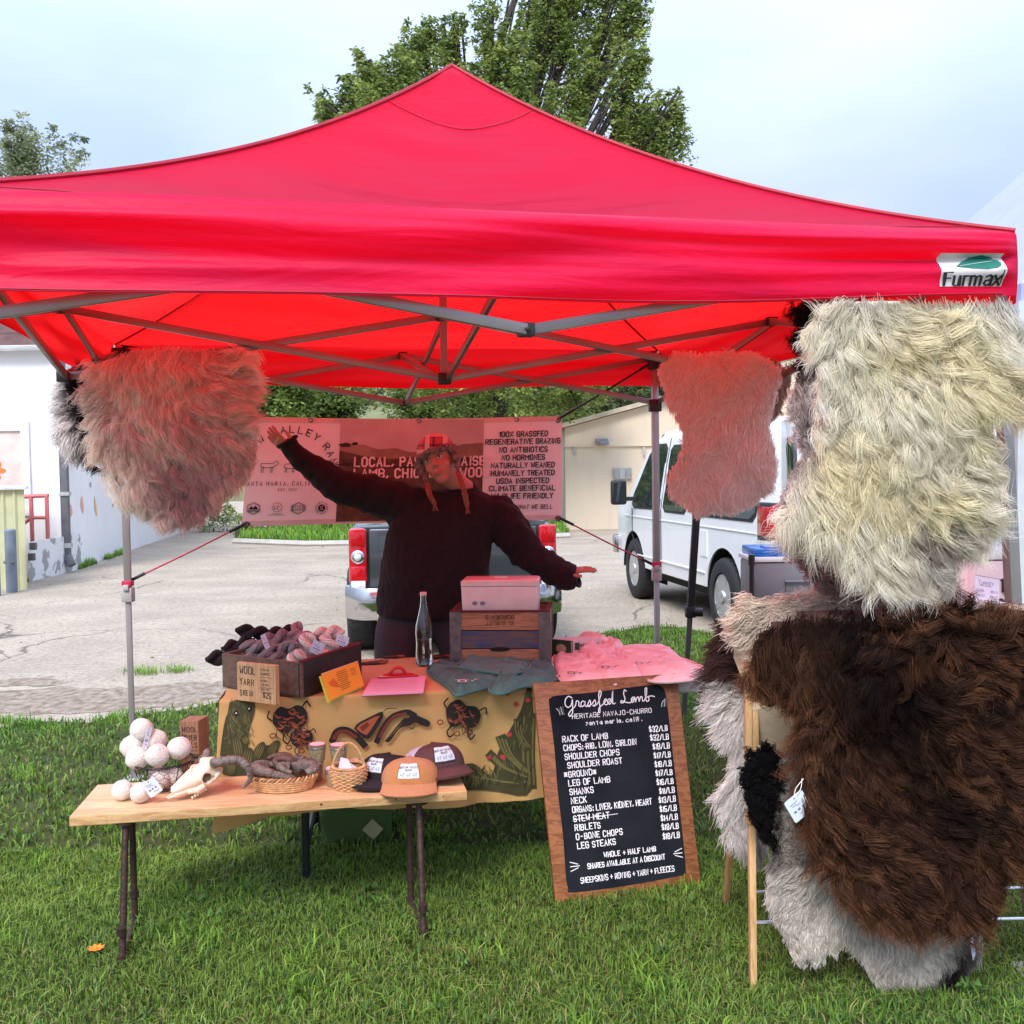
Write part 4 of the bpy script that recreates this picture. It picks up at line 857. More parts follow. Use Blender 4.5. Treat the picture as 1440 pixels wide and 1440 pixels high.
# left rear door swung open, its window toward us; right one folded wide
def rdoor(hinge_y, ang, nm):
    h = Vn(-1.17, hinge_y, 0); d = (-vd*math.cos(ang)+vl*math.sin(ang)*(1 if hinge_y > -1 else -1)); nn = d.cross(Vector((0, 0, 1)))
    o = MB(); P = lambda s, z: h+d*s+Vector((0, 0, z)); o.prism([P(0, .62), P(.80, .62), P(.80, 1.85), P(.72, 1.98), P(0.05, 1.98)], nn*.05); dr = o.build(nm, m_vw, van, bevel=.01)
    o = MB(); o.prism([P(.12, 1.18)-nn*.006, P(.70, 1.18)-nn*.006, P(.70, 1.76)-nn*.006, P(.62, 1.84)-nn*.006, P(.16, 1.84)-nn*.006], nn*.065); o.build('rear_window', m_glass, dr, bevel=.006)
rdoor(-.10, math.radians(14), 'rear_door'); rdoor(-W+.10, math.radians(70), 'rear_door')
o = MB(); o.box(Vn(.9, -W-.0+.02, 1.3), (1.2, .02, 1.1), R3); o.build('side_window', m_glass, van)
o = MB(); o.prism([Vn(2.52, -.25, 2.0), Vn(3.20, -.12, 1.32), Vn(3.20, -W+.12, 1.32), Vn(2.52, -W+.25, 2.0)], vd*.02+Vector((0, 0, .012))); o.build('windscreen', m_glass, van)
o = MB(); o.box(Vn(1.4, -W/2, .36), (4.6, W-.3, .12), R3); o.build('underbody', m_under, van)
o = MB(); o.box(Vn(3.92, -W/2, .62), (.10, W, .24), R3); o.build('front_bumper', m_chrome, van, bevel=.03)
# ---- dark pickup seen square from behind
tq = U(483, 800, 8.75); tw = U(790, 800, 8.95); TW = (tw-tq).length-.02; tdx = (tw-tq); tdx.z = 0; tdx.normalize(); tdy = Vector((-tdx.y, tdx.x, 0)); PO = Vector((tq.x, tq.y, 0))+tdx*.01
R4 = Matrix((tdx, tdy, Vector((0, 0, 1)))).transposed()
def Pk(x, y, z): return PO+tdx*x+tdy*y+Vector((0, 0, z))
pk_ = thing('pickup_truck', 'dark pickup truck parked tail-on behind the seller', 'pickup', Pk(TW/2, 0, 0)); m_pk = M('pickup_dark_paint', (.035, .04, .045), .22, var=.05, coat=.8)
mb = MB()
def psec(y, top, x0=.03): return [Pk(x0+.03, y, .50), Pk(x0, y, .70), Pk(x0+.005, y, 1.0), Pk(x0+.035, y, top-.03), Pk(x0+.08, y, top), Pk(TW-x0-.08, y, top), Pk(TW-x0-.035, y, top-.03), Pk(TW-x0-.005, y, 1.0), Pk(TW-x0, y, .70), Pk(TW-x0-.03, y, .50)]
loft(mb, [psec(.02, 1.13, .06), psec(.10, 1.15), psec(1.85, 1.17), psec(1.86, 1.17), psec(3.6, 1.17), psec(4.9, 1.05, .1), psec(5.1, .95, .2)]); body = mb.build('body', m_pk, pk_, ang=30)
cut = []
for cy in (1.05, 4.2): c = MB(); R = tdx.to_track_quat('Z', 'Y').to_matrix(); c.lathe([(.45, -1.2), (.45, 1.2)], Pk(TW/2, cy, .40), 36, R); cut.append(c.build('cut', m_under, None, smooth=False))
booldiff(body, cut)
mb = MB(); loft(mb, [[Pk(.14, 1.95, 1.1), Pk(.30, 2.15, 1.74), Pk(TW-.30, 2.15, 1.74), Pk(TW-.14, 1.95, 1.1)], [Pk(.14, 3.9, 1.1), Pk(.30, 3.2, 1.76), Pk(TW-.30, 3.2, 1.76), Pk(TW-.14, 3.9, 1.1)]]); mb.build('cab', m_pk, pk_, bevel=.04)
mb = MB(); mb.prism([Pk(.28, 1.955, 1.22), Pk(.36, 2.095, 1.66), Pk(TW-.36, 2.095, 1.66), Pk(TW-.28, 1.955, 1.22)], -tdy*.02); mb.build('rear_window', m_glass, pk_)
mb = MB(); mb.box(Pk(TW/2, -.005, .86), (TW-.42, .05, .52), R4); tg = mb.build('tailgate', m_pk, pk_, bevel=.02)
mb = MB(); mb.box(Pk(TW/2, -.035, 1.0), (.22, .02, .07), R4); mb.build('tailgate_handle', m_dark, tg, bevel=.008)
D = Decal(lambda u, v, h: Pk(u, -.032-h, v)); D.text('TACOMA', .30, .70, .035, m_chrome, asp=.75, w=.007); D.build('lettering', tg)
for s in (0, 1):
    X = lambda x: x if s == 0 else TW-x
    mb = MB(); mb.box(Pk(X(.115), .01, .89), (.155, .10, .48), R4); lp = mb.build('tail_lamp', m_lred, pk_, bevel=.03, bseg=3)
    for nm, z, hz, mt in (('lamp_lens', 1.05, .15, m_lred), ('lamp_lens', .74, .13, m_lred), ('lamp_lens', .655, .06, m_lwhite)):
        mb = MB(); mb.box(Pk(X(.115), -.032, z), (.125, .03, hz), R4); mb.build(nm, mt, lp, bevel=.012)
    mb = MB(); mb.ball(Pk(X(.115), -.04, .885), (.060, .022, .062), 16, 8, R4); mb.build('lamp_dome', m_chrome, lp)
    mb = MB(); mb.ball(Pk(X(.115), -.055, .885), (.032, .022, .032), 14, 8, R4); mb.build('lamp_bulb', m_lwhite, lp)
mb = MB(); bp = []
for k in range(25):
    u = k/24; x = -.0+u*TW; e = abs(u-.5)*2; y = -.23+.20*max(0, (e-.78)/.22)**2; bp.append((x, y))
mb = MB()
for z0, z1, o0, o1 in ((.36, .42, .04, 0), (.42, .56, 0, 0), (.56, .63, 0, .03)):
    mb.add([Pk(x, y+o0, z0) for x, y in bp]+[Pk(x, y+o1, z1) for x, y in bp], [(i, i+1, i+26, i+25) for i in range(24)])
mb.add([Pk(x, y+.03, .63) for x, y in bp]+[Pk(x, .05, .64) for x, y in bp], [(i, i+1, i+26, i+25) for i in range(24)]); mb.build('rear_bumper', m_chrome, pk_, weld=True)
mb = MB(); mb.box(Pk(TW/2, -.12, .645), (.62, .18, .02), R4); mb.build('bumper_step', m_dark, pk_)
mb = MB(); mb.box(Pk(TW/2, 1.8, .42), (TW-.6, 3.6, .12), R4); mb.tube([Pk(.35, .1, .33), Pk(.5, .9, .33)], .04, 8); mb.box(Pk(.55, .35, .34), (.25, .5, .16), R4); mb.build('underbody', m_under, pk_)
for cy in (1.05, 4.2):
    for s, x in ((-1, .12), (1, TW-.12)): wheel(pk_, Pk(x, cy-.45*(cy < 2), .385), .385, .25, tdx*s, .58, 6)
# ---------------------------------------------------------------- banner between the back legs
m_ban = M('banner_white_vinyl', (.88, .86, .84), .6, var=.02, spec=.2, thin=.06, bump=.08, bscale=6); m_hemb = M('banner_hem', (.70, .68, .66), .5)
BY0 = 5.62
bTL, bTR, bBR, bBL = U(352, 586, 5.45), U(790, 585, 5.95), U(789, 731, 5.95), U(340, 740, 5.45)
def banpt(u, v, h=0):                                   # u, v in 0..1
    p = bBL.lerp(bBR, u).lerp(bTL.lerp(bTR, u), v); n_ = (bBR-bBL).cross(bTL-bBL).normalized()
    p = p+n_*(.018*math.sin(u*7+v*2)+.008*math.sin(u*19-3*v)+.02*(1-v)*math.sin(u*3.1)); p.z -= .018*math.sin(PI*u)*(v-.3); return p+n_*h
bn = thing('banner', 'wide printed vinyl banner strung between the back legs of the canopy', 'banner', banpt(.5, .5))
mb = MB(); mb.grid(lambda u, v: banpt(u, v), 60, 14); mb.build('sheet', m_ban, bn, ang=180)
BW, BH = (bBR-bBL).length, (bTL-bBL).length
def bfn(u, v, h): return banpt(u/BW, v/BH, h+.0015)      # metres on the banner
def bp_(px, py): return ((px-345)/445*BW, (740-py-(px-345)*.012)/(153)*BH)
D = Decal(bfn); D.seg = .03; k_ = m_bk
m_phsky = M('photo_sky', (.70, .64, .62), .5, col2=(.52, .48, .48), scale=4); m_phh = M('photo_hills', (.20, .16, .11), .5, col2=(.36, .29, .20), scale=9); m_phd = M('photo_field', (.055, .04, .025), .5, col2=(.13, .10, .05), scale=22); m_phd2 = M('photo_trees', (.03, .03, .018), .5)
D.h = .003; u0, u1 = bp_(467, 600)[0], bp_(671, 600)[0]; hm = .0
def strip(pts_top, vb, mat, n=60):
    us = [p[0] for p in pts_top]; vs = [p[1] for p in pts_top]
    for k in range(n):
        a = us[0]+(us[-1]-us[0])*k/n; b = us[0]+(us[-1]-us[0])*(k+1)/n
        ta_, tb__ = float(np.interp(a, us, vs)), float(np.interp(b, us, vs)); D._mb(mat).add([bfn(x, vb+(t_-vb)*j/8, D.h) for j in range(9) for x, t_ in ((a, ta_), (b, tb__))], [(2*j, 2*j+1, 2*j+3, 2*j+2) for j in range(8)])
strip([(u0, BH*.985), (u1, BH*.985)], .012, m_phsky); D.up()
hl = [bp_(*p) for p in ((467, 622), (480, 625), (500, 623), (520, 630), (545, 628), (565, 634), (590, 633), (620, 628), (640, 622), (671, 620))]; strip(hl, .012, m_phh); D.up()
hl = [bp_(*p) for p in ((467, 632), (500, 640), (540, 644), (580, 640), (620, 646), (671, 640))]; strip(hl, .012, m_phd); D.up()
for px, py, a, b in ((475, 624, .035, .012), (488, 622, .02, .01), (640, 645, .08, .012), (560, 656, .10, .01), (480, 652, .06, .010), (600, 664, .1, .012)): D.ell(*bp_(px, py), a, b, m_phd2, 0, 16, .3)
D.up(); D.up(.001); m_wp = M('print_white', (.85, .84, .82), .5)
D.text('LOCAL, PASTURE RAISED', *bp_(489, 655), .048, m_wp, w=.0105, asp=.55); D.text('LAMB, CHICKEN & WOOL', *bp_(489, 672), .048, m_wp, w=.0105, asp=.58)
D.text('WWW.OUTLAWVALLEYRANCH.COM', *bp_(507, 724), .026, m_wp, w=.005, asp=.6)
for k, (s, y) in enumerate([('100% GRASSFED', 611), ('REGENERATIVE GRAZING', 622), ('NO ANTIBIOTICS', 634), ('NO HORMONES', 645.5), ('NATURALLY WEANED', 657), ('HUMANELY TREATED', 668.5), ('USDA INSPECTED', 680), ('CLIMATE BENEFICIAL', 691), ('WILDLIFE FRIENDLY', 702.5)]):
    D.text(s, bp_(730, y)[0], bp_(730, y)[1], .0275, k_, w=.0062, asp=.60, align='c', gap=.30)
D.text('WE GROW WHAT WE SELL', bp_(730, 718)[0], bp_(730, 718)[1], .021, k_, w=.0042, asp=.6, align='c', slant=.2)
# ranch emblem: arched name, animals, place, four small badges
cx, cy = bp_(400, 668)
def arc(r):
    def f(x, y): a = PI/2-(x-cx)/r; return (cx+(r+y-cy)*math.cos(a), cy+(r+y-cy)*math.sin(a)*.98)
    return f
D.text('OUTLAW VALLEY RANCH', cx-.0, cy, .036, k_, w=.006, asp=.62, align='c', gap=.62, path=arc(.235))
D.text('santa maria, california', cx, cy-.055, .020, k_, w=.0032, asp=.55, align='c', gap=.55); D.text('EST. 2017', cx, cy-.085, .012, k_, w=.002, align='c', gap=.5)
def sheep(x, y, s, mt, w=.003, d=None):
    d = d or D; q = lambda *p: [(x+a*s, y+b*s) for a, b in p]
    d.curve(q((-1, .1), (-.9, .55), (-.3, .7), (.3, .65), (.8, .6), (.95, .75), (1.25, .8), (1.35, .6), (1.1, .45), (.9, .1), (.4, -.1), (-.4, -.1), (-1, .1)), w, mt, 4)
    for a in (-.8, -.55, .45, .7): d.stroke(q((a, 0), (a+.05, -.45), (a-.02, -.8), (a+.12, -.8)), w, mt)
def cow(x, y, s, mt, w=.003):
    q = lambda *p: [(x+a*s, y+b*s) for a, b in p]
    D.curve(q((-1.1, .5), (-.5, .55), (.2, .5), (.8, .6), (1.2, .9), (1.5, .6), (1.3, .3), (.9, .1), (.7, -.1), (-.9, -.1), (-1.1, .5)), w, mt, 4)
    for a in (-.95, -.7, .45, .65): D.stroke(q((a, 0), (a, -.9)), w, mt)
def bird(x, y, s, mt, w=.003): q = lambda *p: [(x+a*s, y+b*s) for a, b in p]; D.curve(q((-1, .7), (-.6, 0), (.2, -.1), (.6, .3), (.7, .9), (1, .8), (.75, 1.1), (.5, .9), (.2, .4), (-.4, .5), (-1, .7)), w, mt, 4); D.stroke(q((0, -.1), (0, -.6), (.2, -.6)), w, mt)
sheep(cx+.005, cy+.04, .030, k_); cow(cx-.11, cy+.045, .035, k_); bird(cx+.10, cy+.035, .03, k_); bird(cx+.02, cy+.11, .028, k_); D.stroke([(cx+.0, cy+.16), (cx+.0, cy+.10)], .003, k_)
for k, a in enumerate((.3, .7, 1.1, 1.5)): D.curve([(cx, cy+.10+.015*k), (cx+.018, cy+.115+.015*k), (cx+.028, cy+.125+.015*k)], .002, k_); D.curve([(cx, cy+.10+.015*k), (cx-.018, cy+.115+.015*k), (cx-.028, cy+.125+.015*k)], .002, k_)
for px, kind in ((358, 0), (388, 1), (416, 2), (447, 3)):
    x, y = bp_(px, 715); R_ = .034
    if kind in (0, 2):
        hx = [(x+R_*1.1*math.cos(PI/6+PI/3*i), y+R_*.95*math.sin(PI/6+PI/3*i)) for i in range(7)]; D.stroke(hx, .003, k_); D.stroke([(x+(a-x)*.84, y+(b-y)*.84) for a, b in hx], .0015, k_)
        if kind == 2: D.text('CERTIFIED', x, y+.003, .011, k_, w=.002, align='c'); D.text('GRASSFED', x, y-.013, .011, k_, w=.002, align='c')
        else: D.poly([(x-.026, y-.006), (x-.012, y+.014), (x-.002, y+.003), (x+.010, y+.016), (x+.026, y-.006)], k_); D.stroke([(x-.024, y-.013), (x+.024, y-.013)], .006, k_)
    elif kind == 1:
        D.ell(x, y+.006, .025, .025, k_, 0, 24); D.up(.0004); D.ell(x, y+.006, .0232, .0232, m_ban, 0, 24); D.up(.0004); sheep(x-.004, y+.003, .012, k_, .0018); D.stroke([(x-.025, y-.028), (x+.025, y-.028)], .0015, k_); D.text('CLIMATE BENEFICIAL', x, y-.038, .006, k_, w=.001, align='c')
    else:
        D.ell(x, y, .020, .020, k_, 0, 24); D.up(.0004); D.stroke([(x-.008, y-.008), (x+.009, y-.008)], .0025, m_wp); D.stroke([(x-.006, y), (x-.006, y+.010)], .0025, m_wp); D.stroke([(x+.003, y-.004), (x+.003, y+.012), (x+.010, y+.012)], .0025, m_wp)
        c2x, c2y = x, y
        D.text('FIBERSHED VERIFIED', x, y, .009, k_, w=.0016, align='c', gap=.5, path=lambda a, b, X=x, Y=y: (X+(.026+b-Y)*math.cos(PI/2-(a-X)/.026), Y+(.026+b-Y)*math.sin(PI/2-(a-X)/.026)))
D.build('print', bn)
def rim(pts, w, nm, mt, par): m_ = MB(); m_.tube(pts, w, 6); return m_.build(nm, mt, par)
mb = MB()
for v0, v1 in ((0, .055), (.945, 1)): mb.grid(lambda u, v: banpt(u, v0+(v1-v0)*v, -.002), 40, 1)
mb = MB(); mb.grid(lambda u, v: banpt(u, .952+.048*v, .0035), 60, 1); mb.build('hem', m_hemb, bn); mb = MB(); mb.grid(lambda u, v: banpt(u, .048*v, .0035), 60, 1); mb.build('hem', m_hemb, bn)
m_grom = M('grommet_metal', (.2, .18, .16), .35, metal=.9)
for u in (.012, .18, .52, .84, .988):
    for v in (.02, .978):
        if 0.1 < u < .9 and v < .5: continue
        mb = MB(); c = banpt(u, v, .004); mb.tube([c+Vector((.011*math.cos(a), 0, .011*math.sin(a))) for a in np.linspace(0, 2*PI, 12, endpoint=False)], .0035, 6, closed=True); mb.build('grommet', m_grom, bn)
m_cord = M('bungee_red', (.50, .01, .07), .5, var=.3, scale=150)
def bungee(a, b, lab, mt=m_cord, ra=.0045):
    t = thing('bungee_cord', lab, 'cord', a, 'bungee cords holding the banner'); mb = MB(); mb.tube(bez([a, a.lerp(b, .5)-Vector((0, 0, .004)), b], 6), ra, 8); mb.build('cord', mt, t)
    d = (b-a).normalized()
    for e, s in ((a, -1), (b, 1)):
        mb = MB(); mb.tube([e-d*s*.09, e], .0085, 8); hk = mb.build('cord_end', m_blk, t)
        mb = MB(); u_ = Vector((0, 0, 1)); mb.tube(bez([e, e+d*s*.018, e+d*s*.027-u_*.011, e+d*s*.012-u_*.021, e-d*s*.003-u_*.017], 4), .003, 6); mb.build('hook', m_blk, hk)
bungee(banpt(.008, .02, .01), T(-1.5, 1.5, 1.05)+Vector((.035, 0, 0)), 'red bungee cord from the lower banner corner to the rear leg by the wool balls')
bungee(banpt(.992, .02, .01), T(1.5, 1.5, 1.03)-Vector((.03, 0, 0)), 'red bungee cord from the lower banner corner down to the rear leg before the van')
bungee(banpt(.992, .985, .01), T(1.45, 1.45, 2.22), 'black strap from the upper banner corner up to the canopy bracket', m_blk, .006)
mb = MB(); 
for a, b in ((banpt(.008, .98), T(-1.47, 1.5, 1.95)),): bungee(a, b, 'black strap behind the hanging brown sheepskin up to the rear bracket', m_blk, .005)
for nm, (a, b) in (('leg_strap', (-1.47, 1.47)), ('leg_strap', (1.47, 1.47))): mb = MB(); mb.box(T(a, b, 1.04), (.05, .05, .03)); mb.build(nm, m_cord, tent, bevel=.004)
# ---------------------------------------------------------------- the seller
m_skin = M('skin', (.48, .23, .165), .5, var=.06, scale=14, spec=.4); m_lip = M('lips', (.50, .16, .15), .4); m_knit = M('sweater_knit', (.010, .006, .009), .95, var=.3, scale=40, bump=.4, bscale=200, sheen=.05)
m_hair = M('braid_auburn', (.26, .08, .045), .6, var=.35, scale=60); m_jean = M('trousers_plum_grey', (.05, .036, .045), .9, var=.2, bump=.3, bscale=120)
m_eyew = M('eye_white', (.75, .72, .7), .3); m_eyed = M('eye_dark', (.03, .02, .015), .2)
PY = 5.0
def pp_(px, py, y=PY): return U(px, py, y)
pr = thing('person', 'person in a dark knit sweater and plaid ear-flap beanie with both arms flung out', 'person', (pp_(610, 900).x, PY, 0))
neck = pp_(652, 692); chest = pp_(625, 745); waist = pp_(608, 830); hip = pp_(600, 890)
shR, shL = pp_(575, 712), pp_(690, 725)                # picture left / right
elR, wrR, haR = pp_(478, 682, 4.9), pp_(414, 640, 4.85), pp_(397, 612, 4.83)
elL, wrL, haL = pp_(742, 775, 4.95), pp_(795, 812, 4.9), pp_(816, 803, 4.88)
def ell_ring(c, ax, rx, ry, n=28, side=Vector((1, 0, 0)), ph=0, wob=0):
    ax = ax.normalized(); s = (side-ax*side.dot(ax)).normalized(); f = ax.cross(s); return [c+s*rx*(1+wob*math.sin(3*a+ph))*math.cos(a)+f*ry*(1+wob*math.cos(4*a+ph))*math.sin(a) for a in [2*PI*k/n for k in range(n)]]
def limb(mb, pts, rad, n=20, flat=1.0, wr=0, seed=0):
    P = bez(pts, 8); K = len(P); rs = np.interp(np.linspace(0, len(pts)-1, K), range(len(pts)), rad); r_ = random.Random(seed)
    ph = r_.uniform(0, 6); secs = []
    for i, p in enumerate(P):
        t = P[min(i+1, K-1)]-P[max(i-1, 0)]; k = rs[i]*(1+wr*math.sin(i*1.7+ph)+wr*.6*math.sin(i*2.9+1)); secs.append(ell_ring(p, t, k, k*flat, n, Vector((0, 1, 0)), i*.8, wr*.8))
    loft(mb, secs)
# sweater: boxy torso tilted with the body, wide sleeves; joined and remeshed into one garment
mb = MB(); secs = []
for i, (l_, r_, py, dp) in enumerate([(604, 676, 688, .075), (592, 690, 697, .10), (572, 702, 708, .125), (556, 700, 722, .14), (548, 694, 740, .155), (541, 688, 765, .165), (536, 685, 795, .17), (532, 684, 825, .175), (529, 682, 850, .18), (528, 680, 864, .182)]):
    a, b = pp_(l_, py), pp_(r_, py+3); c = (a+b)/2; rx = (b-a).length/2; ring = []
    for k in range(40):
        t = 2*PI*k/40; ct, st = math.cos(t), math.sin(t); e = .72; x = abs(ct)**e*(1 if ct > 0 else -1); y = abs(st)**e*(1 if st > 0 else -1)
        wv = 1+.03*math.sin(5*t+i*.6)*(i/9); ring.append(c+(b-a).normalized()*rx*x*wv+Vector((0, 1, 0))*dp*y*wv)
    secs.append(ring)
loft(mb, secs)
limb(mb, [shR+Vector((.12, 0, -.03)), pp_(556, 705), pp_(515, 694, 4.95), elR, pp_(445, 662, 4.88), wrR], [.105, .108, .092, .080, .066, .054], wr=.06, seed=1)
limb(mb, [shL+Vector((-.12, 0, -.02)), pp_(700, 728), pp_(722, 748, 4.97), elL, pp_(770, 797, 4.92), wrL+Vector((.02, 0, -.01))], [.100, .104, .096, .086, .074, .062], wr=.06, seed=2)
limb(mb, [wrR+Vector((.03, 0, -.03)), pp_(404, 622, 4.84)], [.060, .050]); limb(mb, [wrL-Vector((.03, 0, -.01)), pp_(808, 812, 4.89)], [.066, .058])
mb.tube([neck+Vector((-.0, 0, -.05)), neck+Vector((.0, -.01, .012))], [.10, .072], 20)
sw = mb.build('sweater', m_knit, pr, remesh=.011, sm=3)
nrm = np.zeros(len(sw.data.vertices)*3); sw.data.vertices.foreach_get('normal', nrm); co = np.zeros_like(nrm); sw.data.vertices.foreach_get('co', co); co = co.reshape(-1, 3); nrm = nrm.reshape(-1, 3)
d_ = .011*vnoise(co*[1, 1, .55], 9, 2)+.005*vnoise(co, 26, 4); co += nrm*d_[:, None]; sw.data.vertices.foreach_set('co', co.ravel()); sw.data.update()
mb = MB(); mb.tube([neck+Vector((.064*math.cos(a), .055*math.sin(a)-.01, .016+.012*math.sin(a))) for a in np.linspace(0, 2*PI, 26, endpoint=False)], .013, 8, closed=True); mb.build('collar', m_knit, sw)
for c, d in ((pp_(404, 621, 4.84), haR-wrR), (pp_(809, 811, 4.89), haL-wrL)):
    d = d.normalized(); mb = MB(); r0 = ell_ring(c, d, .049, .047, 22, Vector((0, 1, 0))); mb.tube(r0, .010, 8, closed=True); mb.build('cuff', m_knit, sw)
D = Decal(lambda u, v, h: (pp_(530, 864)).lerp(pp_(681, 867), u)+Vector((0, -.2, v)))
mb = MB()
# body under the clothes: legs, neck, head, forearms and hands as one surface
kR, kL = pp_(560, 905, 4.95), pp_(640, 915, 4.98); fR, fL = Vector((-.80, 5.0, .07)), Vector((-.12, 5.05, .07))
hipc = pp_(606, 858)
mb = MB(); limb(mb, [hipc+Vector((-.09, 0, .05)), hipc+Vector((-.15, -.03, -.12)), Vector((-.60, 4.93, .48)), fR+Vector((0, 0, .02))], [.13, .125, .10, .07]); limb(mb, [hipc+Vector((.09, 0, .05)), hipc+Vector((.14, -.02, -.12)), Vector((-.20, 4.98, .48)), fL+Vector((0, 0, .02))], [.13, .125, .10, .07])
mb.ball(hipc, (.17, .13, .16)); mb.build('trousers', m_jean, pr, remesh=.014, sm=3)
for f, nm in ((fR, 'boot'), (fL, 'boot')): mb = MB(); mb.ball(f+Vector((0, -.06, -.01)), (.05, .14, .055)); mb.tube([f+Vector((0, .03, -.02)), f+Vector((0, .03, .10))], .055, 14); mb.build(nm, m_dark, pr, remesh=.012, sm=2)
# head, tilted to picture right and back a little
HC = pp_(618, 652, 4.93); tilt = Matrix.Rotation(.33, 3, 'Y') @ Matrix.Rotation(.12, 3, 'X'); tilt = Matrix.Rotation(math.radians(-19), 3, 'Y') @ Matrix.Rotation(math.radians(-10), 3, 'X') @ Matrix.Rotation(math.radians(-10), 3, 'Z')
def hd(x, y, z): return HC+tilt @ Vector((x, y, z))     # head frame: x picture right, y away, z up; face looks along -y
mb = MB(); mb.ball(hd(0, .012, .030), (.074, .092, .088), 24, 18, tilt); mb.ball(hd(0, -.012, -.022), (.060, .070, .075), 22, 16, tilt)
mb.ball(hd(0, -.045, -.082), (.030, .028, .024), 16, 12, tilt); mb.ball(hd(-.036, -.048, -.018), (.026, .022, .026), 14, 10, tilt); mb.ball(hd(.036, -.048, -.018), (.026, .022, .026), 14, 10, tilt)
mb.tube([hd(0, -.074, .026), hd(0, -.088, .000), hd(0, -.098, -.018), hd(0, -.088, -.024)], [.009, .011, .014, .009], 12); mb.ball(hd(-.012, -.082, -.02), (.009, .010, .008), 10, 8, tilt); mb.ball(hd(.012, -.082, -.02), (.009, .010, .008), 10, 8, tilt)
mb.ball(hd(0, -.074, -.050), (.024, .012, .014), 14, 10, tilt); mb.ball(hd(0, -.070, .040), (.052, .018, .012), 16, 10, tilt)
for s in (-1, 1): mb.ball(hd(s*.076, .01, -.002), (.010, .020, .032), 12, 10, tilt)
mb.tube([hd(0, .02, -.05), neck+Vector((0, .0, .02)), neck+Vector((0, 0, -.06))], [.054, .052, .06], 20)
head = mb.build('head', m_skin, pr, remesh=.0042, sm=4)
for s in (-1, 1):
    mb = MB(); mb.ball(hd(s*.030, -.072, .017), (.0135, .008, .0065), 14, 10, tilt); e = mb.build('eye', m_eyew, head)
    mb = MB(); mb.ball(hd(s*.030-.001, -.078, .017), (.006, .004, .0055), 12, 8, tilt); mb.build('iris', m_eyed, head)
    mb = MB(); mb.tube(bez([hd(s*.017, -.080, .019), hd(s*.030, -.083, .0265), hd(s*.046, -.072, .019)], 4), .0022, 6); mb.tube(bez([hd(s*.014, -.083, .036), hd(s*.032, -.084, .043), hd(s*.052, -.068, .036)], 4), [.002, .003, .0035, .004, .0035, .003, .0025, .002, .0015], 6); tag(mb.build('eyebrow', m_hair, head), None, kind='stuff')
mb = MB(); mb.tube(bez([hd(-.024, -.079, -.052), hd(-.01, -.087, -.050), hd(0, -.087, -.052), hd(.01, -.087, -.050), hd(.025, -.078, -.049)], 4), [.0015]+[.004]*15+[.0015], 8, flat=.7); mb.tube(bez([hd(-.022, -.079, -.054), hd(0, -.087, -.060), hd(.023, -.078, -.051)], 4), [.0012]+[.0045]*7+[.0012], 8); mb.build('lips', m_lip, head)
# hands: palm and five bent fingers each
def hand(w, d, nrm_, flip, curl=.25, s=1.0):
    d = d.normalized(); nrm_ = (nrm_-d*nrm_.dot(d)).normalized(); sd_ = d.cross(nrm_)*flip; mb = MB()
    secs = [ell_ring(w+d*t*s, d, rx*s, ry*s, 16, sd_) for t, rx, ry in ((-.05, .026, .020), (0, .026, .019), (.03, .036, .016), (.065, .042, .014), (.088, .041, .012), (.096, .034, .009))]; loft(mb, secs)
    for k, (o, L_) in enumerate(((.031, .070), (.011, .078), (-.010, .073), (-.030, .057))):
        a = w+(d*.085+sd_*o)*s; dr = (d+sd_*o*3.5).normalized(); p = [a-d*.01]; cur = a; ang = .05
        for q in range(3): ang += curl*(.5+.3*q); step = (dr*math.cos(ang)-nrm_*math.sin(ang))*L_*s*(.42, .32, .26)[q]; cur = cur+step; p.append(cur)
        mb.tube(bez(p, 3), [x*s for x in np.linspace(.0092, .0066, (len(p)-1)*3+1)], 8)
    a = w+(d*.02+sd_*.030)*s; mb.tube(bez([a, a+(d*.025+sd_*.024-nrm_*.006)*s, a+(d*.052+sd_*.036-nrm_*.012)*s, a+(d*.07+sd_*.036-nrm_*.016)*s], 3), [x*s for x in np.linspace(.0125, .0075, 10)], 8)
    return mb.build('hand', m_skin, pr, remesh=.0035, sm=2)
hand(pp_(412, 637, 4.845)+Vector((0, 0, 0)), Vector((-.62, -.1, .55)), Vector((-.3, -.7, -.6)), 1, .12)
hand(pp_(792, 805, 4.90), Vector((1, -.1, .16)), Vector((0, -.15, 1)), 1, .12)
# beanie with plaid fleece, folded fluffy brim with ear flaps, braids
def plaid(m):
    t = m.node_tree; n = t.nodes; l = t.links; b = n['Principled BSDF']; co = n.new('ShaderNodeTexCoord'); sp = n.new('ShaderNodeSeparateXYZ'); l.new(co.outputs['Object'], sp.inputs[0]); base = b.inputs['Base Color'].links[0].from_socket
    for ax, f, c in (('X', 150, (.03, .03, .06, 1)), ('Z', 150, (.04, .04, .07, 1)), ('X', 75, (.8, .7, .66, 1)), ('Z', 75, (.8, .7, .66, 1))):
        ma = n.new('ShaderNodeMath'); ma.operation = 'MULTIPLY'; ma.inputs[1].default_value = f; l.new(sp.outputs[ax], ma.inputs[0]); si = n.new('ShaderNodeMath'); si.operation = 'SINE'; l.new(ma.outputs[0], si.inputs[0])
        mr = n.new('ShaderNodeMapRange'); mr.inputs[1].default_value = .55; mr.inputs[2].default_value = .75; mr.inputs[4].default_value = .75; l.new(si.outputs[0], mr.inputs[0]); x = n.new('ShaderNodeMix'); x.data_type = 'RGBA'; l.new(mr.outputs[0], x.inputs[0]); l.new(base, x.inputs[6]); x.inputs[7].default_value = c; base = x.outputs[2]
    l.new(base, b.inputs['Base Color'])
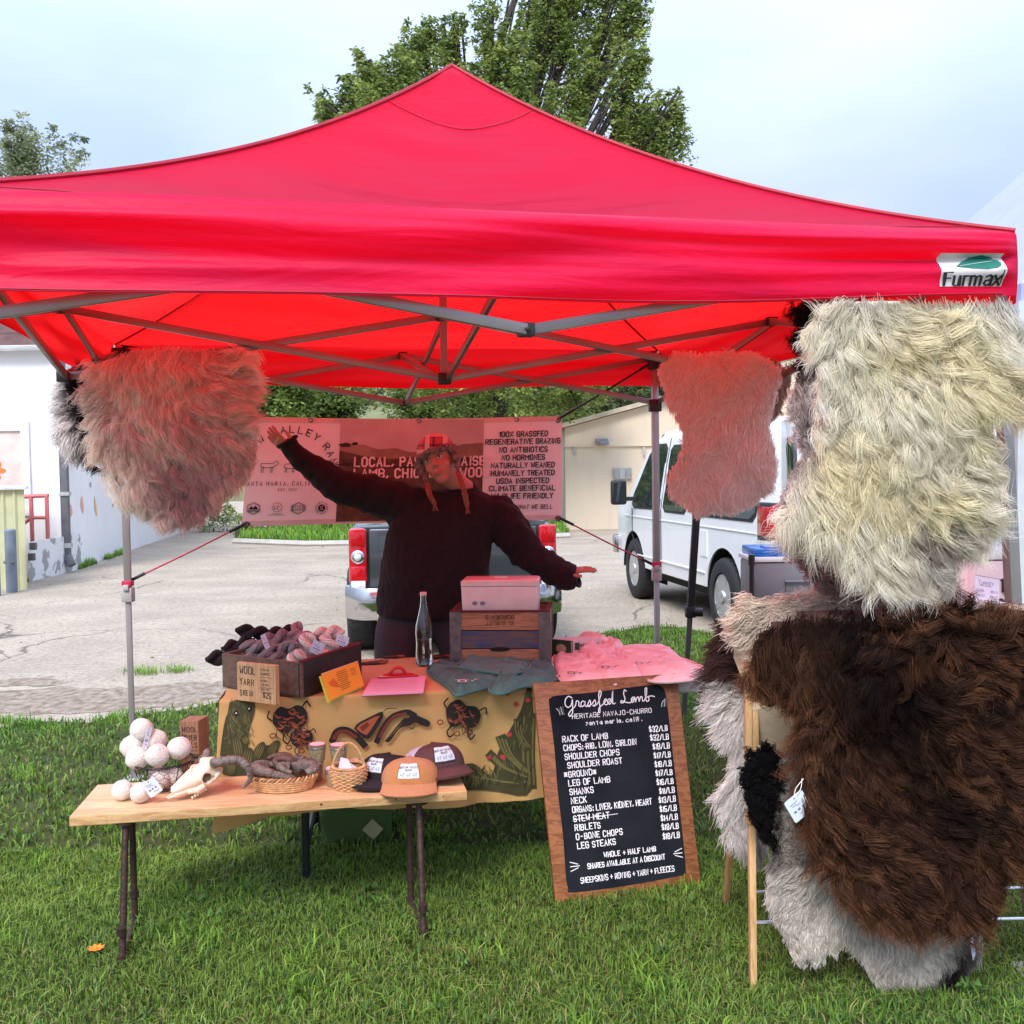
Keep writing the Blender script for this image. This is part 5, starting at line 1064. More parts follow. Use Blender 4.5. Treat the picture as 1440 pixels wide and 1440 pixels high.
m_plaid = M('plaid_fleece', (.55, .10, .10), .95, var=.1, sheen=.3, bump=.5, bscale=120); plaid(m_plaid); m_brim = M('beanie_brim_wool', (.34, .28, .25), .95, col2=(.07, .06, .07), scale=55, bump=1, bscale=160)
mb = MB(); mb.lathe([(.094, .038), (.099, .06), (.098, .085), (.088, .112), (.062, .136), (.03, .148), (.0001, .152)], hd(0, .012, .0), 32, tilt, sx=.93, sy=1.08); hat = mb.build('beanie', m_plaid, pr, solid=.006, sub=1, ang=80)
mb = MB(); ring = [hd(.089*math.cos(a), .012+.104*math.sin(a), .050+.004*math.sin(7*a)) for a in np.linspace(0, 2*PI, 40, endpoint=False)]; mb.tube(ring, [.017+.002*math.sin(k*2.3) for k in range(40)], 10, closed=True)
for s in (-1, 1): mb.tube(bez([hd(s*.088, -.01, .04), hd(s*.092, -.012, -.005), hd(s*.084, -.018, -.045), hd(s*.078, -.03, -.075)], 4), [.03, .031, .03, .029, .027, .026, .024, .022, .020, .017, .014, .011, .006], 12, flat=.5)
mb.build('beanie_brim', m_brim, hat, remesh=.006, sm=1)
for s, e in ((-1, pp_(611, 708, 4.87)), (1, pp_(657, 712, 4.85))):
    a = hd(s*.080, -.03, -.075); P = bez([a, a.lerp(e, .5)+Vector((s*.006, -.03, 0)), e], 7); mb = MB(); n_ = len(P)
    for q in range(3):
        ph = q*2*PI/3; mb.tube([p+Vector((math.cos(k*1.1+ph)*.007, math.sin(k*1.1+ph)*.006, 0))*(1 if k < n_-1 else .3) for k, p in enumerate(P)], .0078, 8)
    mb.build('braid', m_hair, hat); mb = MB()
    for q in range(9): mb.tube([e+Vector((0, 0, .004)), e+Vector((random.gauss(0, .010), random.gauss(0, .006), -.035))], [.0035, .0015], 5)
    mb.lathe([(.010, -.006), (.010, .006)], e, 10); tag(mb.build('tassel', m_hair, hat), None, kind='stuff')
# ---------------------------------------------------------------- tables
TZ = .74; tA = G(322, 986, TZ); tB = G(1004, 957, TZ)   # near edge of the folding table, left and right end
tux = (tB-tA); TL = tux.length; tux.normalize(); tuy = Vector((-tux.y, tux.x, 0)); TWD = .76
print('TABLE', tA, tB, TL, math.degrees(math.atan2(tux.y, tux.x)))
def TT(x, y, z=TZ): return Vector((tA.x, tA.y, 0))+tux*x+tuy*y+Vector((0, 0, z))   # x along the near edge, y away from us
RT = Matrix((tux, tuy, Vector((0, 0, 1)))).transposed()
def onT(px, py, z=TZ): p = G(px, py, z); d = p-Vector((tA.x, tA.y, 0)); return d.dot(tux), d.dot(tuy)
ft = thing('folding_table', 'long white plastic folding table mostly hidden under the printed cloth', 'table', TT(TL/2, TWD/2, 0)); m_plw = M('plastic_white', (.72, .69, .66), .45, var=.04)
mb = MB(); mb.box(TT(TL/2, TWD/2, TZ-.025), (TL, TWD, .045), RT); mb.build('tabletop', m_plw, ft, bevel=.012, bseg=3)
m_legd = M('table_leg_dark', (.03, .035, .04), .35, metal=.4)
f0 = G(408, 1243, 0)
for sx, sy in ((.27, .06), (.27, TWD-.08), (TL-.17, .06), (TL-.17, TWD-.08)):
    a = TT(sx, sy, TZ-.04); b = TT(sx-.0, sy, .0); mb = MB(); mb.tube([a, b], .016, 12); mb.build('leg', m_legd, ft)
mb = MB(); mb.tube([TT(.27, .06, .12), TT(.27, TWD-.08, .12)], .012, 8); mb.build('leg_brace', m_legd, ft)
mb = MB(); mb.tube([TT(TL-.17, .06, .12), TT(TL-.17, TWD-.08, .12)], .012, 8); mb.build('leg_brace', m_legd, ft)
# printed cloth: over the top and down the front, from the left end to just past the board
m_cloth = M('cloth_tan', (.68, .42, .15), .85, var=.08, scale=4, bump=.25, bscale=300, sheen=.1, thin=.06)
CX0, CX1 = -.035, onT(770, 960)[0]+.10
def cl_bottom(x):                                       # height of the hem
    s = (x-CX0)/(CX1-CX0); return .285+.035*s+.012*math.sin(6*s)-(.03 if s < .1 else 0)*(1-s/.1)
def clothpt(u, v, h=0):                                 # u 0..1 along, v 0 = far edge .. .5 near edge .. 1 hem
    x = CX0+(CX1-CX0)*u
    if v < .5:
        y = TWD*(1-v*2)-.003; z = TZ+.004+h+.0025*(1+math.sin(x*13+y*9))*(1-abs(v*4-1)); return TT(x+(0.006*math.sin(y*20)), y, z)
    w = (v-.5)*2; zb = cl_bottom(x); z = TZ-.0+(zb-TZ)*w; k = w**.8
    out = .006+.020*k*math.sin(x*9+1.2)+.012*k*math.sin(x*23+w*1.5)+.05*k*k*.6+.005*math.sin(x*47+w*4)*k
    rd = .012*min(1, w*18); z = z+.004 if w < .02 else z
    return TT(x-(.03*w if u < .02 else 0), -.004-out*min(1, w*6)-h, z)
tc_ = thing('tablecloth', 'tan cloth printed with cactus, saddles and a revolver draped over the folding table', 'tablecloth', TT(.7, .1, TZ))
mb = MB(); mb.grid(clothpt, 150, 90); mb.build('cloth', m_cloth, tc_, ang=180)
mb = MB()                                               # the end hanging at the left, turned back to a point
mb.grid(lambda u, v: TT(CX0-.006-.035*u*v-.01*math.sin(v*5+u*4)*v+.02*v, u*.42-.012*v, TZ+.003-v*(.47-.30*u)), 14, 14); mb.build('hanging_end', m_cloth, tc_, ang=180)
# the print: metres along the front, measured down from the edge
def cf(u, v, h): return clothpt((u-CX0)/(CX1-CX0), .5+.5*min(1, (TZ-v)/(TZ-cl_bottom(u))), h+.002)
D = Decal(cf); D.h = .0015; D.seg = .025
m_ink = M('print_ink', (.018, .013, .010), .85); m_mar = M('print_maroon', (.17, .035, .018), .85); m_rust = M('print_rust', (.42, .10, .035), .85); m_olive = M('print_olive', (.16, .15, .045), .85); m_oliv2 = M('print_dark_olive', (.055, .055, .018), .85); m_pred = M('print_red', (.50, .04, .05), .85)
SC = .76/ (322-0)                                       # about metres per photo pixel on the front
def cp(px, py):                                         # photo pixel -> (x, height) on the front plane of the cloth
    d = ray(px, py); o = Vector((0, 0, CAM_H)); t = ((TT(0, -.02, 0))-o).dot(tuy)/d.dot(tuy); p = o+d*t; return (p-TT(0, 0, 0)).dot(tux), p.z
def P_(pts): return [cp(*p) for p in pts]
def SM(pts): return [(p.x, p.y) for p in bez([(a, b, 0) for a, b in list(pts)+[pts[0]]], 4)][:-1]
def blob(cx, cy, a, b, mat, rot=0, jit=.12, n=16): x, y = cp(cx, cy); k = abs(cp(cx+10, cy)[0]-x)/10; D.ell(x, y, a*k, b*k, mat, rot, n, jit)
def line(pts, w, mat, taper=True): k = .0026; D.curve(P_(pts), w*k, mat, 5, taper)
random.seed(11)
# cactus and palm at the left
D.poly(P_(SM([(322, 990), (352, 982), (358, 1000), (350, 1030), (352, 1060), (372, 1048), (390, 1052), (384, 1075), (350, 1095), (318, 1080), (316, 1030)])), m_oliv2); D.up()
for k in range(60):
    x = random.uniform(320, 354); y = random.uniform(984, 1040); l = random.uniform(6, 13); a = random.uniform(-.5, .9); line([(x, y), (x+l*math.sin(a)*.5, y+l*.5), (x+l*math.sin(a), y+l*.9)], 1.1, m_olive)
D.up()
for cx, cy, a, b, r in ((335, 1050, 8, 20, .2), (348, 1066, 9, 17, -.3), (365, 1055, 7, 14, -.5), (384, 1052, 7, 13, -.7), (326, 1075, 8, 14, 0), (372, 1078, 9, 14, -.3), (346, 1040, 5, 7, .5)):
    blob(cx, cy, a, b, m_oliv2, r, .04); D.up(.0003)
    x, y = cp(cx, cy); kk = .0026
    for q in (-.6, -.2, .2, .6): D.curve([(x+(q*a*math.cos(r)-s*b*math.sin(r))*kk*(1-abs(s)*.25), y+(q*a*math.sin(r)+s*b*math.cos(r))*kk) for s in (-.8, 0, .8)], .0042, m_olive, 4, True)
for x, y in ((332, 1003), (350, 997)): blob(x, y, 3.5, 3.5, m_ink, 0, .1); D.up(.0002); blob(x, y, 1, 1, m_wp, 0, .1)
# cactus at the right, with grass at its foot
D.poly(P_(SM([(652, 1108), (640, 1080), (664, 1072), (690, 1090), (700, 1060), (715, 1030), (732, 1000), (742, 968), (748, 968), (748, 1105), (700, 1112)])), m_oliv2); D.up()
for pts, w in (([(744, 1100), (742, 1060), (744, 1010)], 20), ([(740, 1085), (716, 1062), (706, 1040)], 16), ([(736, 1090), (708, 1078), (690, 1062)], 13), ([(725, 1100), (690, 1096), (668, 1092)], 10), ([(742, 1050), (730, 1032), (728, 1015)], 12)):
    D.curve(P_(pts), w*.0026, m_oliv2, 6); D.up(.0003)
    for q in (-.32, 0, .32): D.curve(P_([(x+q*w, y+q*w*.25) for x, y in pts]), w*.0026*.16, m_olive, 6)
for k in range(150):
    x = random.uniform(640, 748); y = random.uniform(1088, 1110) if x < 700 else random.uniform(970, 1110); l = random.uniform(7, 17); a = random.gauss(0, .5)
    if y < 1050 and x < 716+(1050-y)*.35: continue
    line([(x, y), (x+l*math.sin(a)*.4, y-l*.5), (x+l*math.sin(a), y-l)], 1.2, random.choice((m_olive, m_olive, m_ink)))
D.up()
for x, y in ((707, 1064), (688, 1066), (716, 1033), (714, 975), (726, 990), (742, 985)):
    blob(x, y, 3.6, 3.6, m_pred, 0, .3, 10); D.up(.0002); blob(x, y, 1.6, 1.6, m_rust, 0, .3, 8)
# saddles
def saddle(cx, cy, s, r, seed):
    random.seed(seed); c, q = math.cos(r), math.sin(r); f = lambda x, y: (cx+(x*c-y*q)*s, cy+(x*q+y*c)*s)
    D.poly(P_(SM([f(*p) for p in ((-26, -2), (-22, -14), (-10, -22), (2, -16), (16, -18), (26, -8), (24, 8), (12, 14), (4, 8), (-8, 18), (-20, 12))])), m_ink); D.up(.0003)
    for k in range(11):                                  # leather straps and folds, light over dark
        a, b, r1 = random.uniform(-20, 15), random.uniform(-13, 9), random.uniform(-.9, .9); q_ = [(a+(t*13-4)*math.cos(r1)-math.sin(t*3)*3*math.sin(r1), b+(t*13-4)*math.sin(r1)+math.sin(t*3)*4) for t in (0, .35, .7, 1)]
        line([f(*p) for p in q_], random.uniform(3.2, 5.2)*s, m_mar); D.up(.00015); line([f(x+.6, y-.8) for x, y in q_], random.uniform(1.4, 2.4)*s, m_rust); D.up(.00015); line([f(x-.5, y+1.6) for x, y in q_], 1.0*s, m_ink)
    for pts in (((-26, -6), (-31, -12), (-27, -20)), ((22, -14), (30, -20), (34, -12)), ((-12, 16), (-17, 26), (-12, 33), (-6, 27)), ((10, 12), (14, 24), (20, 29), (24, 22))): line([f(*p) for p in pts], 2.4*s, m_ink, False)
    for k in range(26):
        a = random.uniform(-20, 18); b = random.uniform(-12, 8); line([f(a, b), f(a+random.uniform(3, 8), b+random.uniform(-4, 4)), f(a+random.uniform(8, 13), b+random.uniform(-2, 8))], .9, random.choice((m_ink, m_ink, m_rust)))
    for k in range(7): a = random.uniform(-24, 22); line([f(a, 8), f(a+random.uniform(-6, 3), 18), f(a+random.uniform(-8, 6), 27)], 1.2, random.choice((m_ink, m_mar)))
    for a, b in ((-30, 16), (-2, 26), (16, 20)): x, y = cp(*f(a, b)); D.stroke([(x+.011*math.cos(t), y+.009*math.sin(t)) for t in np.linspace(0, 2*PI, 10)], .004, m_mar)
saddle(408, 1012, .95, -.25, 3); saddle(424, 1038, .62, -.1, 5); saddle(650, 1006, .95, .25, 8)
# belt, holster, gun
line([(468, 1040), (474, 1028), (486, 1026), (500, 1034), (512, 1046)], 10, m_ink, False); D.up(.0003); line([(470, 1037), (476, 1029), (487, 1028), (500, 1036)], 5, m_mar, False); D.up(.0003)
D.poly(P_(SM([(498, 1024), (504, 1016), (530, 1002), (538, 1000), (538, 1008), (526, 1028), (518, 1037), (508, 1034)])), m_ink); D.up(.0003); D.poly(P_([(501, 1024), (506, 1018), (528, 1006), (534, 1005), (522, 1024), (516, 1032), (509, 1030)]), m_rust); D.up(.0003); D.poly(P_([(506, 1022), (516, 1014), (520, 1018), (510, 1028)]), m_mar)
line([(536, 1002), (546, 995), (562, 996)], 1.2, m_ink); line([(530, 1040), (540, 1020), (552, 1006), (572, 1000), (582, 1004)], 8, m_ink, False); D.up(.0003); line([(534, 1034), (542, 1019), (554, 1006), (570, 1002)], 4, m_mar, False)
D.up(.0003); D.poly(P_(SM([(541, 1040), (544, 1036), (566, 1010), (574, 1008), (580, 1002), (590, 1006), (604, 1013), (602, 1020), (592, 1018), (584, 1014), (576, 1018), (562, 1022), (548, 1040)])), m_ink); D.up(.0003); line([(548, 1034), (566, 1014)], 1.4, m_olive); line([(584, 1014), (580, 1022), (574, 1020)], 1.5, m_ink)
tag_pr = D.build('print', tc_)
# print showing on the top of the cloth between the things on it
D = Decal(lambda u, v, h: clothpt((u-CX0)/(CX1-CX0), .5-.5*v/TWD, h)+Vector((0, 0, 0))); D.h = .004
def saddle_top(px, py, s, seed):
    random.seed(seed); x0_, y0_ = onT(px, py); 
    D.ell(x0_, y0_, .07*s, .05*s, m_ink, .3, 14, .25); D.up(.0004); D.ell(x0_-.02*s, y0_, .035*s, .028*s, m_mar, .2, 12, .2); D.ell(x0_+.03*s, y0_, .02*s, .03*s, m_rust, .2, 12, .2)
    for k in range(8): D.curve([(x0_+random.uniform(-.06, .06)*s, y0_+random.uniform(-.04, .04)*s), (x0_+random.uniform(-.06, .06)*s, y0_+random.uniform(-.06, .06)*s), (x0_+random.uniform(-.09, .09)*s, y0_+random.uniform(-.07, .07)*s)], .004, m_ink)
saddle_top(527, 934, 1, 4); saddle_top(556, 925, .9, 5); saddle_top(620, 925, 1.2, 6); D.build('print', tc_)
# ---- low plywood table on pipe legs
LZ = .475; LTH = .034; la, lb = G(97, 1149, LZ), G(657, 1112, LZ); lux = (lb-la); LL = lux.length; lux.normalize(); luy = Vector((-lux.y, lux.x, 0))
ld = (G(640, 1086, LZ)-la).dot(luy); ld = .5*(ld+(G(135, 1091, LZ)-la).dot(luy)); print('LOW', LL, ld)
def LT(x, y, z=LZ): return Vector((la.x, la.y, 0))+lux*x+luy*y+Vector((0, 0, z))
RL = Matrix((lux, luy, Vector((0, 0, 1)))).transposed()
def onL(px, py, z=LZ): d = G(px, py, z)-Vector((la.x, la.y, 0)); return d.dot(lux), d.dot(luy)
def LG(px, py, z=LZ): return G(px, py, z)
lt = thing('low_table', 'low pine plank table on rusty pipe legs in front of the stall', 'table', LT(LL/2, ld/2, 0))
m_pine = wood('pine_top', (.86, .54, .32), (.64, .33, .15), 'x', 5, .5); m_pineedge = wood('pine_edge', (.72, .47, .22), (.48, .26, .10), 'x', 9, .6)
mb = MB(); x1s = -.04
mb.prism([LT(0, 0, LZ-.001), LT(LL, 0, LZ-.001), LT(LL-.01, ld, LZ-.001), LT(.01, ld, LZ-.001)], (0, 0, -LTH+.002)); mb.build('board_edge', m_pineedge, lt, bevel=.003)
mb = MB(); mb.prism([LT(.002, .002, LZ+.001), LT(LL-.002, .002, LZ+.001), LT(LL-.012, ld-.002, LZ+.001), LT(.012, ld-.002, LZ+.001)], (0, 0, -.004)); mb.build('tabletop', m_pine, lt)
m_knot = M('knot_brown', (.12, .035, .012), .7, var=.4, scale=90)
for px, py, r_ in ((452, 1129, .0045), (557, 1125, .0030), (622, 1116, .0025)):
    x = onL(px, py, LZ-.016)[0]; mb = MB(); mb.tube([LT(x, .001, LZ-.014), LT(x, -.0012, LZ-.014)], r_, 12); mb.build('knot', m_knot, lt)
m_rusty = M('rusty_pipe', (.10, .05, .038), .55, metal=.5, col2=(.045, .03, .027), scale=25, bump=.4, bscale=60)
for (pxs, far) in (((176, 190), 0), ((578, 597), 1)):
    pass
def pipe_frame(xn, xf, yn, yf):
    a, b = LT(xn, max(.03, yn), LZ-LTH-.001), LT(xn, yn, .0); c, d = LT(xf, yf, LZ-LTH-.001), LT(xf, yf, .0)
    for p, q in ((a, b), (c, d)):
        mb = MB(); mb.tube([p, q+Vector((0, 0, .012))], .0115, 14); mb.tube([q+Vector((0, 0, .0)), q+Vector((0, 0, .035))], .017, 14); mb.tube([q+Vector((0, 0, .10)), q+Vector((0, 0, .125))], .0155, 14); mb.tube([p, p-Vector((0, 0, .006))], .034, 18); mb.build('leg', m_rusty, lt)
    mb = MB(); mb.tube([LT(xn, yn, .022), LT(xf, yf, .022)], .011, 12); mb.build('foot_rail', m_rusty, lt)
fa = G(172, 1357, 0); fb = G(190, 1300, 0); fc = G(596, 1322, 0); fd = G(578, 1275, 0)
def lxy(p): d = p-Vector((la.x, la.y, 0)); return d.dot(lux), d.dot(luy)
ax_, ay_ = lxy(fa); bx_, by_ = lxy(fb); cx_, cy_ = lxy(fc); dx_, dy_ = lxy(fd); print('LEGS', ax_, ay_, bx_, by_, cx_, cy_, dx_, dy_)
pipe_frame(ax_, bx_, ay_, min(ld-.03, by_)); pipe_frame(cx_, dx_, cy_, min(ld-.03, dy_))
# ---- green storage tote under the table
gt = G(493, 1200, 0)+Vector((0, .1, 0)); tt = thing('storage_tote', 'translucent green plastic tote on the grass under the folding table', 'tote', gt)
m_tote = M('tote_green', (.10, .17, .06), .35, var=.08, coat=.3); mb = MB()
gw = .135*1.05; sec = []
mb = MB(); wq = (U(546, 1180, gt.y).x-U(440, 1180, gt.y).x)/2; cq = Vector(((U(546, 1180, gt.y).x+U(440, 1180, gt.y).x)/2, gt.y+.2, 0)); hq = .32
prof = [(.0, .90, .86), (.02, .93, .9), (hq-.03, 1, 1), (hq-.03, 1.04, 1.04), (hq, 1.04, 1.04)]
def rr_rect(c, a, b, z, n=6, r=.03):
    P = []
    for sx, sy, a0 in ((1, 1, 0), (-1, 1, PI/2), (-1, -1, PI), (1, -1, 1.5*PI)):
        for k in range(n+1): t = a0+PI/2*k/n; P.append(c+tux*(sx*(a-r)+r*math.cos(t))+tuy*(sy*(b-r)+r*math.sin(t))+Vector((0, 0, z)))
    return P
loft(mb, [rr_rect(cq, wq*f, .20*f, z) for z, f, _ in prof]); mb.build('tub', m_tote, tt)
mb = MB(); loft(mb, [rr_rect(cq, wq*1.06, .212, hq+.001), rr_rect(cq, wq*1.06, .212, hq+.018), rr_rect(cq, wq*.98, .19, hq+.026)]); mb.build('lid', m_tote, tt)
q = U(524, 1167, gt.y-.012); mb = MB(); s_ = .030; mb.box((q.x, gt.y-.005, q.z), (.065, .002, .065), Matrix.Rotation(.75, 3, 'Y')); mb.build('sticker', M('sticker_cream', (.42, .42, .22), .7), tt)
# ---- chalkboard leaning on the table
m_redw = wood('board_redwood', (.42, .165, .06), (.20, .065, .022), 'x', 14, .5); m_slate = M('chalkboard_black', (.006, .008, .012), .8, spec=.15, col2=(.018, .021, .028), scale=5, detail=7, bump=.05)
c_bl, c_br = G(782, 1274, .0), G(986, 1246, .0); bw_ = c_br-c_bl
cz_ = lambda px, py, y: U(px, py, y)
tl, tr2 = U(750, 961, TT(0, 0).y*0+c_bl.y+.20), U(952, 947, c_br.y+.20)
BWd, BHt = ((c_br-c_bl).length+(tr2-tl).length)/2, ((tl-c_bl).length+(tr2-c_br).length)/2; print('BOARD', BWd, BHt, tl, tr2, c_bl, c_br)
bex = ((c_br-c_bl)+(tr2-tl)).normalized(); bey = (((tl-c_bl)+(tr2-c_br))); bey = (bey-bex*bey.dot(bex)).normalized(); bn_ = bex.cross(bey); bc = (c_bl+c_br+tl+tr2)/4
def BP(u, v, h=0): return bc+bex*(u-BWd/2)+bey*(v-BHt/2)+bn_*h
def bquad(s, t, h=0):                                   # 0..1 on the real four corners
    return c_bl.lerp(c_br, s).lerp(tl.lerp(tr2, s), t)+bn_*h
bd = thing('chalkboard_sign', 'redwood framed chalkboard price list leaning on the folding table', 'sign', bquad(.5, 0))
mb = MB(); mb.prism([bquad(0, 0), bquad(1, 0), bquad(1, 1), bquad(0, 1)], bn_*-.019); mb.build('board', m_redw, bd, bevel=.002)
sl = [(.09, .065), (.12, .048), (.5, .047), (.84, .058), (.885, .064), (.905, .09), (.91, .3), (.905, .55), (.905, .8), (.90, .91), (.87, .945), (.8, .953), (.6, .947), (.4, .938), (.15, .935), (.105, .925), (.09, .90), (.095, .7), (.088, .5), (.092, .3), (.083, .12)]
sl = [(p.x, p.y) for p in bez([(a, b, 0) for a, b in sl+[sl[0]]], 4)][:-1]
mb = MB(); mb.poly([bquad(a, b, .0012) for a, b in sl]); mb.build('slate', m_slate, bd, smooth=False)
D = Decal(lambda u, v, h: bquad(u/BWd, v/BHt, h)); D.h = .0022; m_chalk = M('chalk_white', (.86, .87, .88), .9, var=.12, scale=120)
random.seed(5); X = lambda s: s*BWd; Yb = lambda t: t*BHt
items = [('RACK OF LAMB', '$32/LB', 0), ('CHOPS: RIB, LOIN, SIRLOIN', '$32/LB', 0), ('SHOULDER CHOPS', '$18/LB', 0), ('SHOULDER ROAST', '$17/LB', .01), ('*GROUND*', '$18/LB', -.02), ('LEG OF LAMB', '$17/LB', 0), ('SHANKS', '$16/LB', 0), ('NECK', '$11/LB', 0), ('ORGANS: LIVER, KIDNEY, HEART', '$13/LB', 0), ('STEW MEAT', '$15/LB', 0), ('RIBLETS', '$14/LB', 0), ('O-BONE CHOPS', '$18/LB', 0), ('LEG STEAKS', '$18/LB', 0)]
cap = BHt*.0255
def lw(s, sz, asp=.62, gap=.32): return sum({'I': .45*asp+gap*.6, '.': .45*asp+gap*.6, ',': .45*asp+gap*.6, ':': .45*asp+gap*.6, ' ': (asp+gap)*.6, 'M': (asp+gap)*1.18, 'W': (asp+gap)*1.18}.get(c, asp+gap) for c in s)*sz
ya = .718; dy_l = .0403
for k, (a, p, dx) in enumerate(items):
    y = ya-dy_l*k; asp = .52 if len(a) < 24 else (.48 if len(a) < 27 else .44); sz = cap; xx = .155+.0035*k*.6+dx
    D.text(a, X(xx), Yb(y), sz, m_chalk, w=sz*.185, jit=.05, asp=asp, gap=.28 if len(a) < 24 else (.235 if len(a) < 27 else .21))
    D.text(p, X(.885), Yb(y+.012-.0013*k), sz*.98, m_chalk, w=sz*.185, jit=.05, asp=.42, gap=.24, align='r')
    if a.startswith('STEW'): D.stroke([(X(xx-.005), Yb(y+.009)), (X(xx+.30), Yb(y+.014))], .0022, m_chalk)
    if 'RIB,' in a: D.stroke([(X(xx+.140), Yb(y+.010)), (X(xx+.205), Yb(y+.012))], .0022, m_chalk)
D.text('WHOLE + HALF LAMB', X(.53), Yb(.183), cap*.84, m_chalk, w=cap*.17, jit=.05, align='c', asp=.5, gap=.27)
D.text('SHARES AVAILABLE AT A DISCOUNT', X(.50), Yb(.142), cap*.84, m_chalk, w=cap*.17, jit=.05, align='c', asp=.45, gap=.22)
D.text('SHEEPSKINS + ROVING + YARN + FLEECES', X(.50), Yb(.083), cap*.92, m_chalk, w=cap*.15, jit=.05, align='c', asp=.42, gap=.20)
D.text('HERITAGE NAVAJO-CHURRO', X(.51), Yb(.822), cap*.80, m_chalk, w=cap*.13, jit=.05, align='c', asp=.62, gap=.33)
for s in (-1, 1):
    bx0 = .12 if s < 0 else .89; 
    for k, (dx, dy) in enumerate(((.05, -.018), (.06, 0), (.05, .018))): yy = .160+(.02 if k == 0 else -.02 if k == 2 else 0); D.stroke([(X(bx0), Yb(yy)), (X(bx0-s*dx), Yb(yy+(-.012 if k == 0 else .012 if k == 2 else 0)))], .003, m_chalk)
# small joined hand lettering
LC_ = {'s': '433414032202', 'a': '3423130212323430', 'n': '0400 0213243330', 't': '2520 0434', 'm': '0400 02132320 23344340', 'r': '0400 021434', 'i': '2420 2526', 'c': '34130212 0210 1030', 'l': '2620', 'f': '3526152010 0333', ',': '2110', '.': '2021'}
LC_.update(c='4434130201104041', a='433413021120313343 4340', s='44341423322110')
def lower(txt, x, y, s, w, gap=.25):
    for c in txt:
        for st in LC_.get(c, '').split(): D.stroke([(x+int(st[i])/4*s*.62, y+int(st[i+1])/6*s) for i in range(0, len(st)-1, 2)], w, m_chalk)
        x += s*(.62+gap)*(.6 if c in ' .,il' else 1)
    return x
lower('santa maria, calif.', X(.32), Yb(.786), cap*.8, cap*.12, .26)
# script title
def script(pts, ox, oy, sx, sy, w): D.curve([(ox+x*sx, oy+y*sy) for x, y in pts], w, m_chalk, 7)
ox, oy, sx, sy, w_ = X(.20), Yb(.872), X(.0285), Yb(.0150), .0042
script([(1.6, 3.2), (.9, 3.7), (.1, 2.8), (-.1, 1.2), (.5, .3), (1.3, 1.0), (1.7, 2.6), (1.6, .5), (1.4, -1.6), (.7, -2.5), (.5, -1.7), (1.3, -.5), (2.2, .5), (2.6, 1.9), (2.9, 2.1), (3.2, 1.6), (3.1, .6), (3.5, .2)], ox, oy, sx, sy, w_)      # G r
script([(4.6, 1.6), (4.1, 1.9), (3.6, 1.0), (3.9, .2), (4.5, .8), (4.7, 1.8), (4.6, .5), (5.0, .2), (5.7, 1.8), (5.9, 1.9), (6.0, .9), (5.7, .1), (5.3, .3), (6.2, .7), (6.9, 1.8), (7.1, 1.9), (7.2, .9), (6.9, .1), (6.5, .3), (7.5, .6), (8.3, 2.4), (8.8, 4.2), (8.4, 4.6), (8.1, 3.0), (8.1, 0), (8.0, -1.9), (7.7, -2.0), (7.9, -.6), (8.8, .3), (9.4, 1.0), (9.9, 1.7), (9.6, 2.0), (9.2, 1.2), (9.4, .3), (10, .3)], ox, oy, sx, sy, w_)
script([(10, .3), (10.9, 1.7), (10.4, 1.9), (10.1, 1.0), (10.5, .3), (11.1, 1.3), (11.6, 4.4), (11.3, .9), (11.5, .3), (11.9, .5)], ox, oy, sx, sy, w_)
ox += 1.1*sx
script([(13.8, 4.0), (13.4, 4.4), (13.1, 3.2), (13.3, 1.6), (12.8, .5), (12.2, .5), (12.4, 1.1), (13.4, .5), (14.6, .3), (15.0, 1.0), (15.7, 1.8), (15.2, 1.9), (14.8, 1.1), (15.1, .3), (15.8, 1.5), (15.8, .4), (16.2, 1.6), (16.6, 1.8), (16.7, .5), (17.1, 1.7), (17.5, 1.8), (17.6, .5), (18.1, .8), (18.7, 2.6), (18.9, 4.5), (18.5, 4.2), (18.4, 2.2), (18.5, .4), (19.1, .5), (19.1, 1.5), (18.6, 1.6), (19.8, 1.9), (20.6, 1.6)], ox, oy, sx, sy, w_)
m_cg = M('chalk_green', (.16, .28, .22), .9)
for s, bx0 in ((-1, .155), (1, .86)):
    for k in range(4): D.curve([(X(bx0+.01*k), Yb(.845)), (X(bx0+.01*k+s*.006), Yb(.862)), (X(bx0+.01*k+s*(.020-.005*k)), Yb(.875+.003*k))], .0018, m_cg if k % 2 else m_chalk, 4)
D.build('lettering', bd)
# ---------------------------------------------------------------- sheepskins: a hide with real wool on it, lock by lock
def wool_mat():
    m = bpy.data.materials.new('wool'); m.use_nodes = True; n = m.node_tree.nodes; l = m.node_tree.links; b = n['Principled BSDF']
    a = n.new('ShaderNodeAttribute'); a.attribute_name = 'col'; l.new(a.outputs['Color'], b.inputs['Base Color']); b.inputs['Roughness'].default_value = .75; b.inputs['Specular IOR Level'].default_value = .12
    tr = n.new('ShaderNodeBsdfTranslucent'); l.new(a.outputs['Color'], tr.inputs[0]); ms = n.new('ShaderNodeMixShader'); ms.inputs[0].default_value = .38; l.new(b.outputs[0], ms.inputs[1]); l.new(tr.outputs[0], ms.inputs[2]); l.new(ms.outputs[0], n['Material Output'].inputs[0]); return m
m_wool = wool_mat()
m_hide = {}
def hide_mat(c):
    k = tuple(round(x, 3) for x in c)
    if k not in m_hide: m_hide[k] = M('hide_%d' % len(m_hide), c, .9, var=.15, scale=12)
    return m_hide[k]
def inpoly(P, poly):
    x, y = P[:, 0], P[:, 1]; ins = np.zeros(len(P), bool); n = len(poly); j = n-1
    for i in range(n):
        xi, yi = poly[i]; xj, yj = poly[j]; c = ((yi > y) != (yj > y)) & (x < (xj-xi)*(y-yi)/(yj-yi+1e-12)+xi); ins ^= c; j = i
    return ins
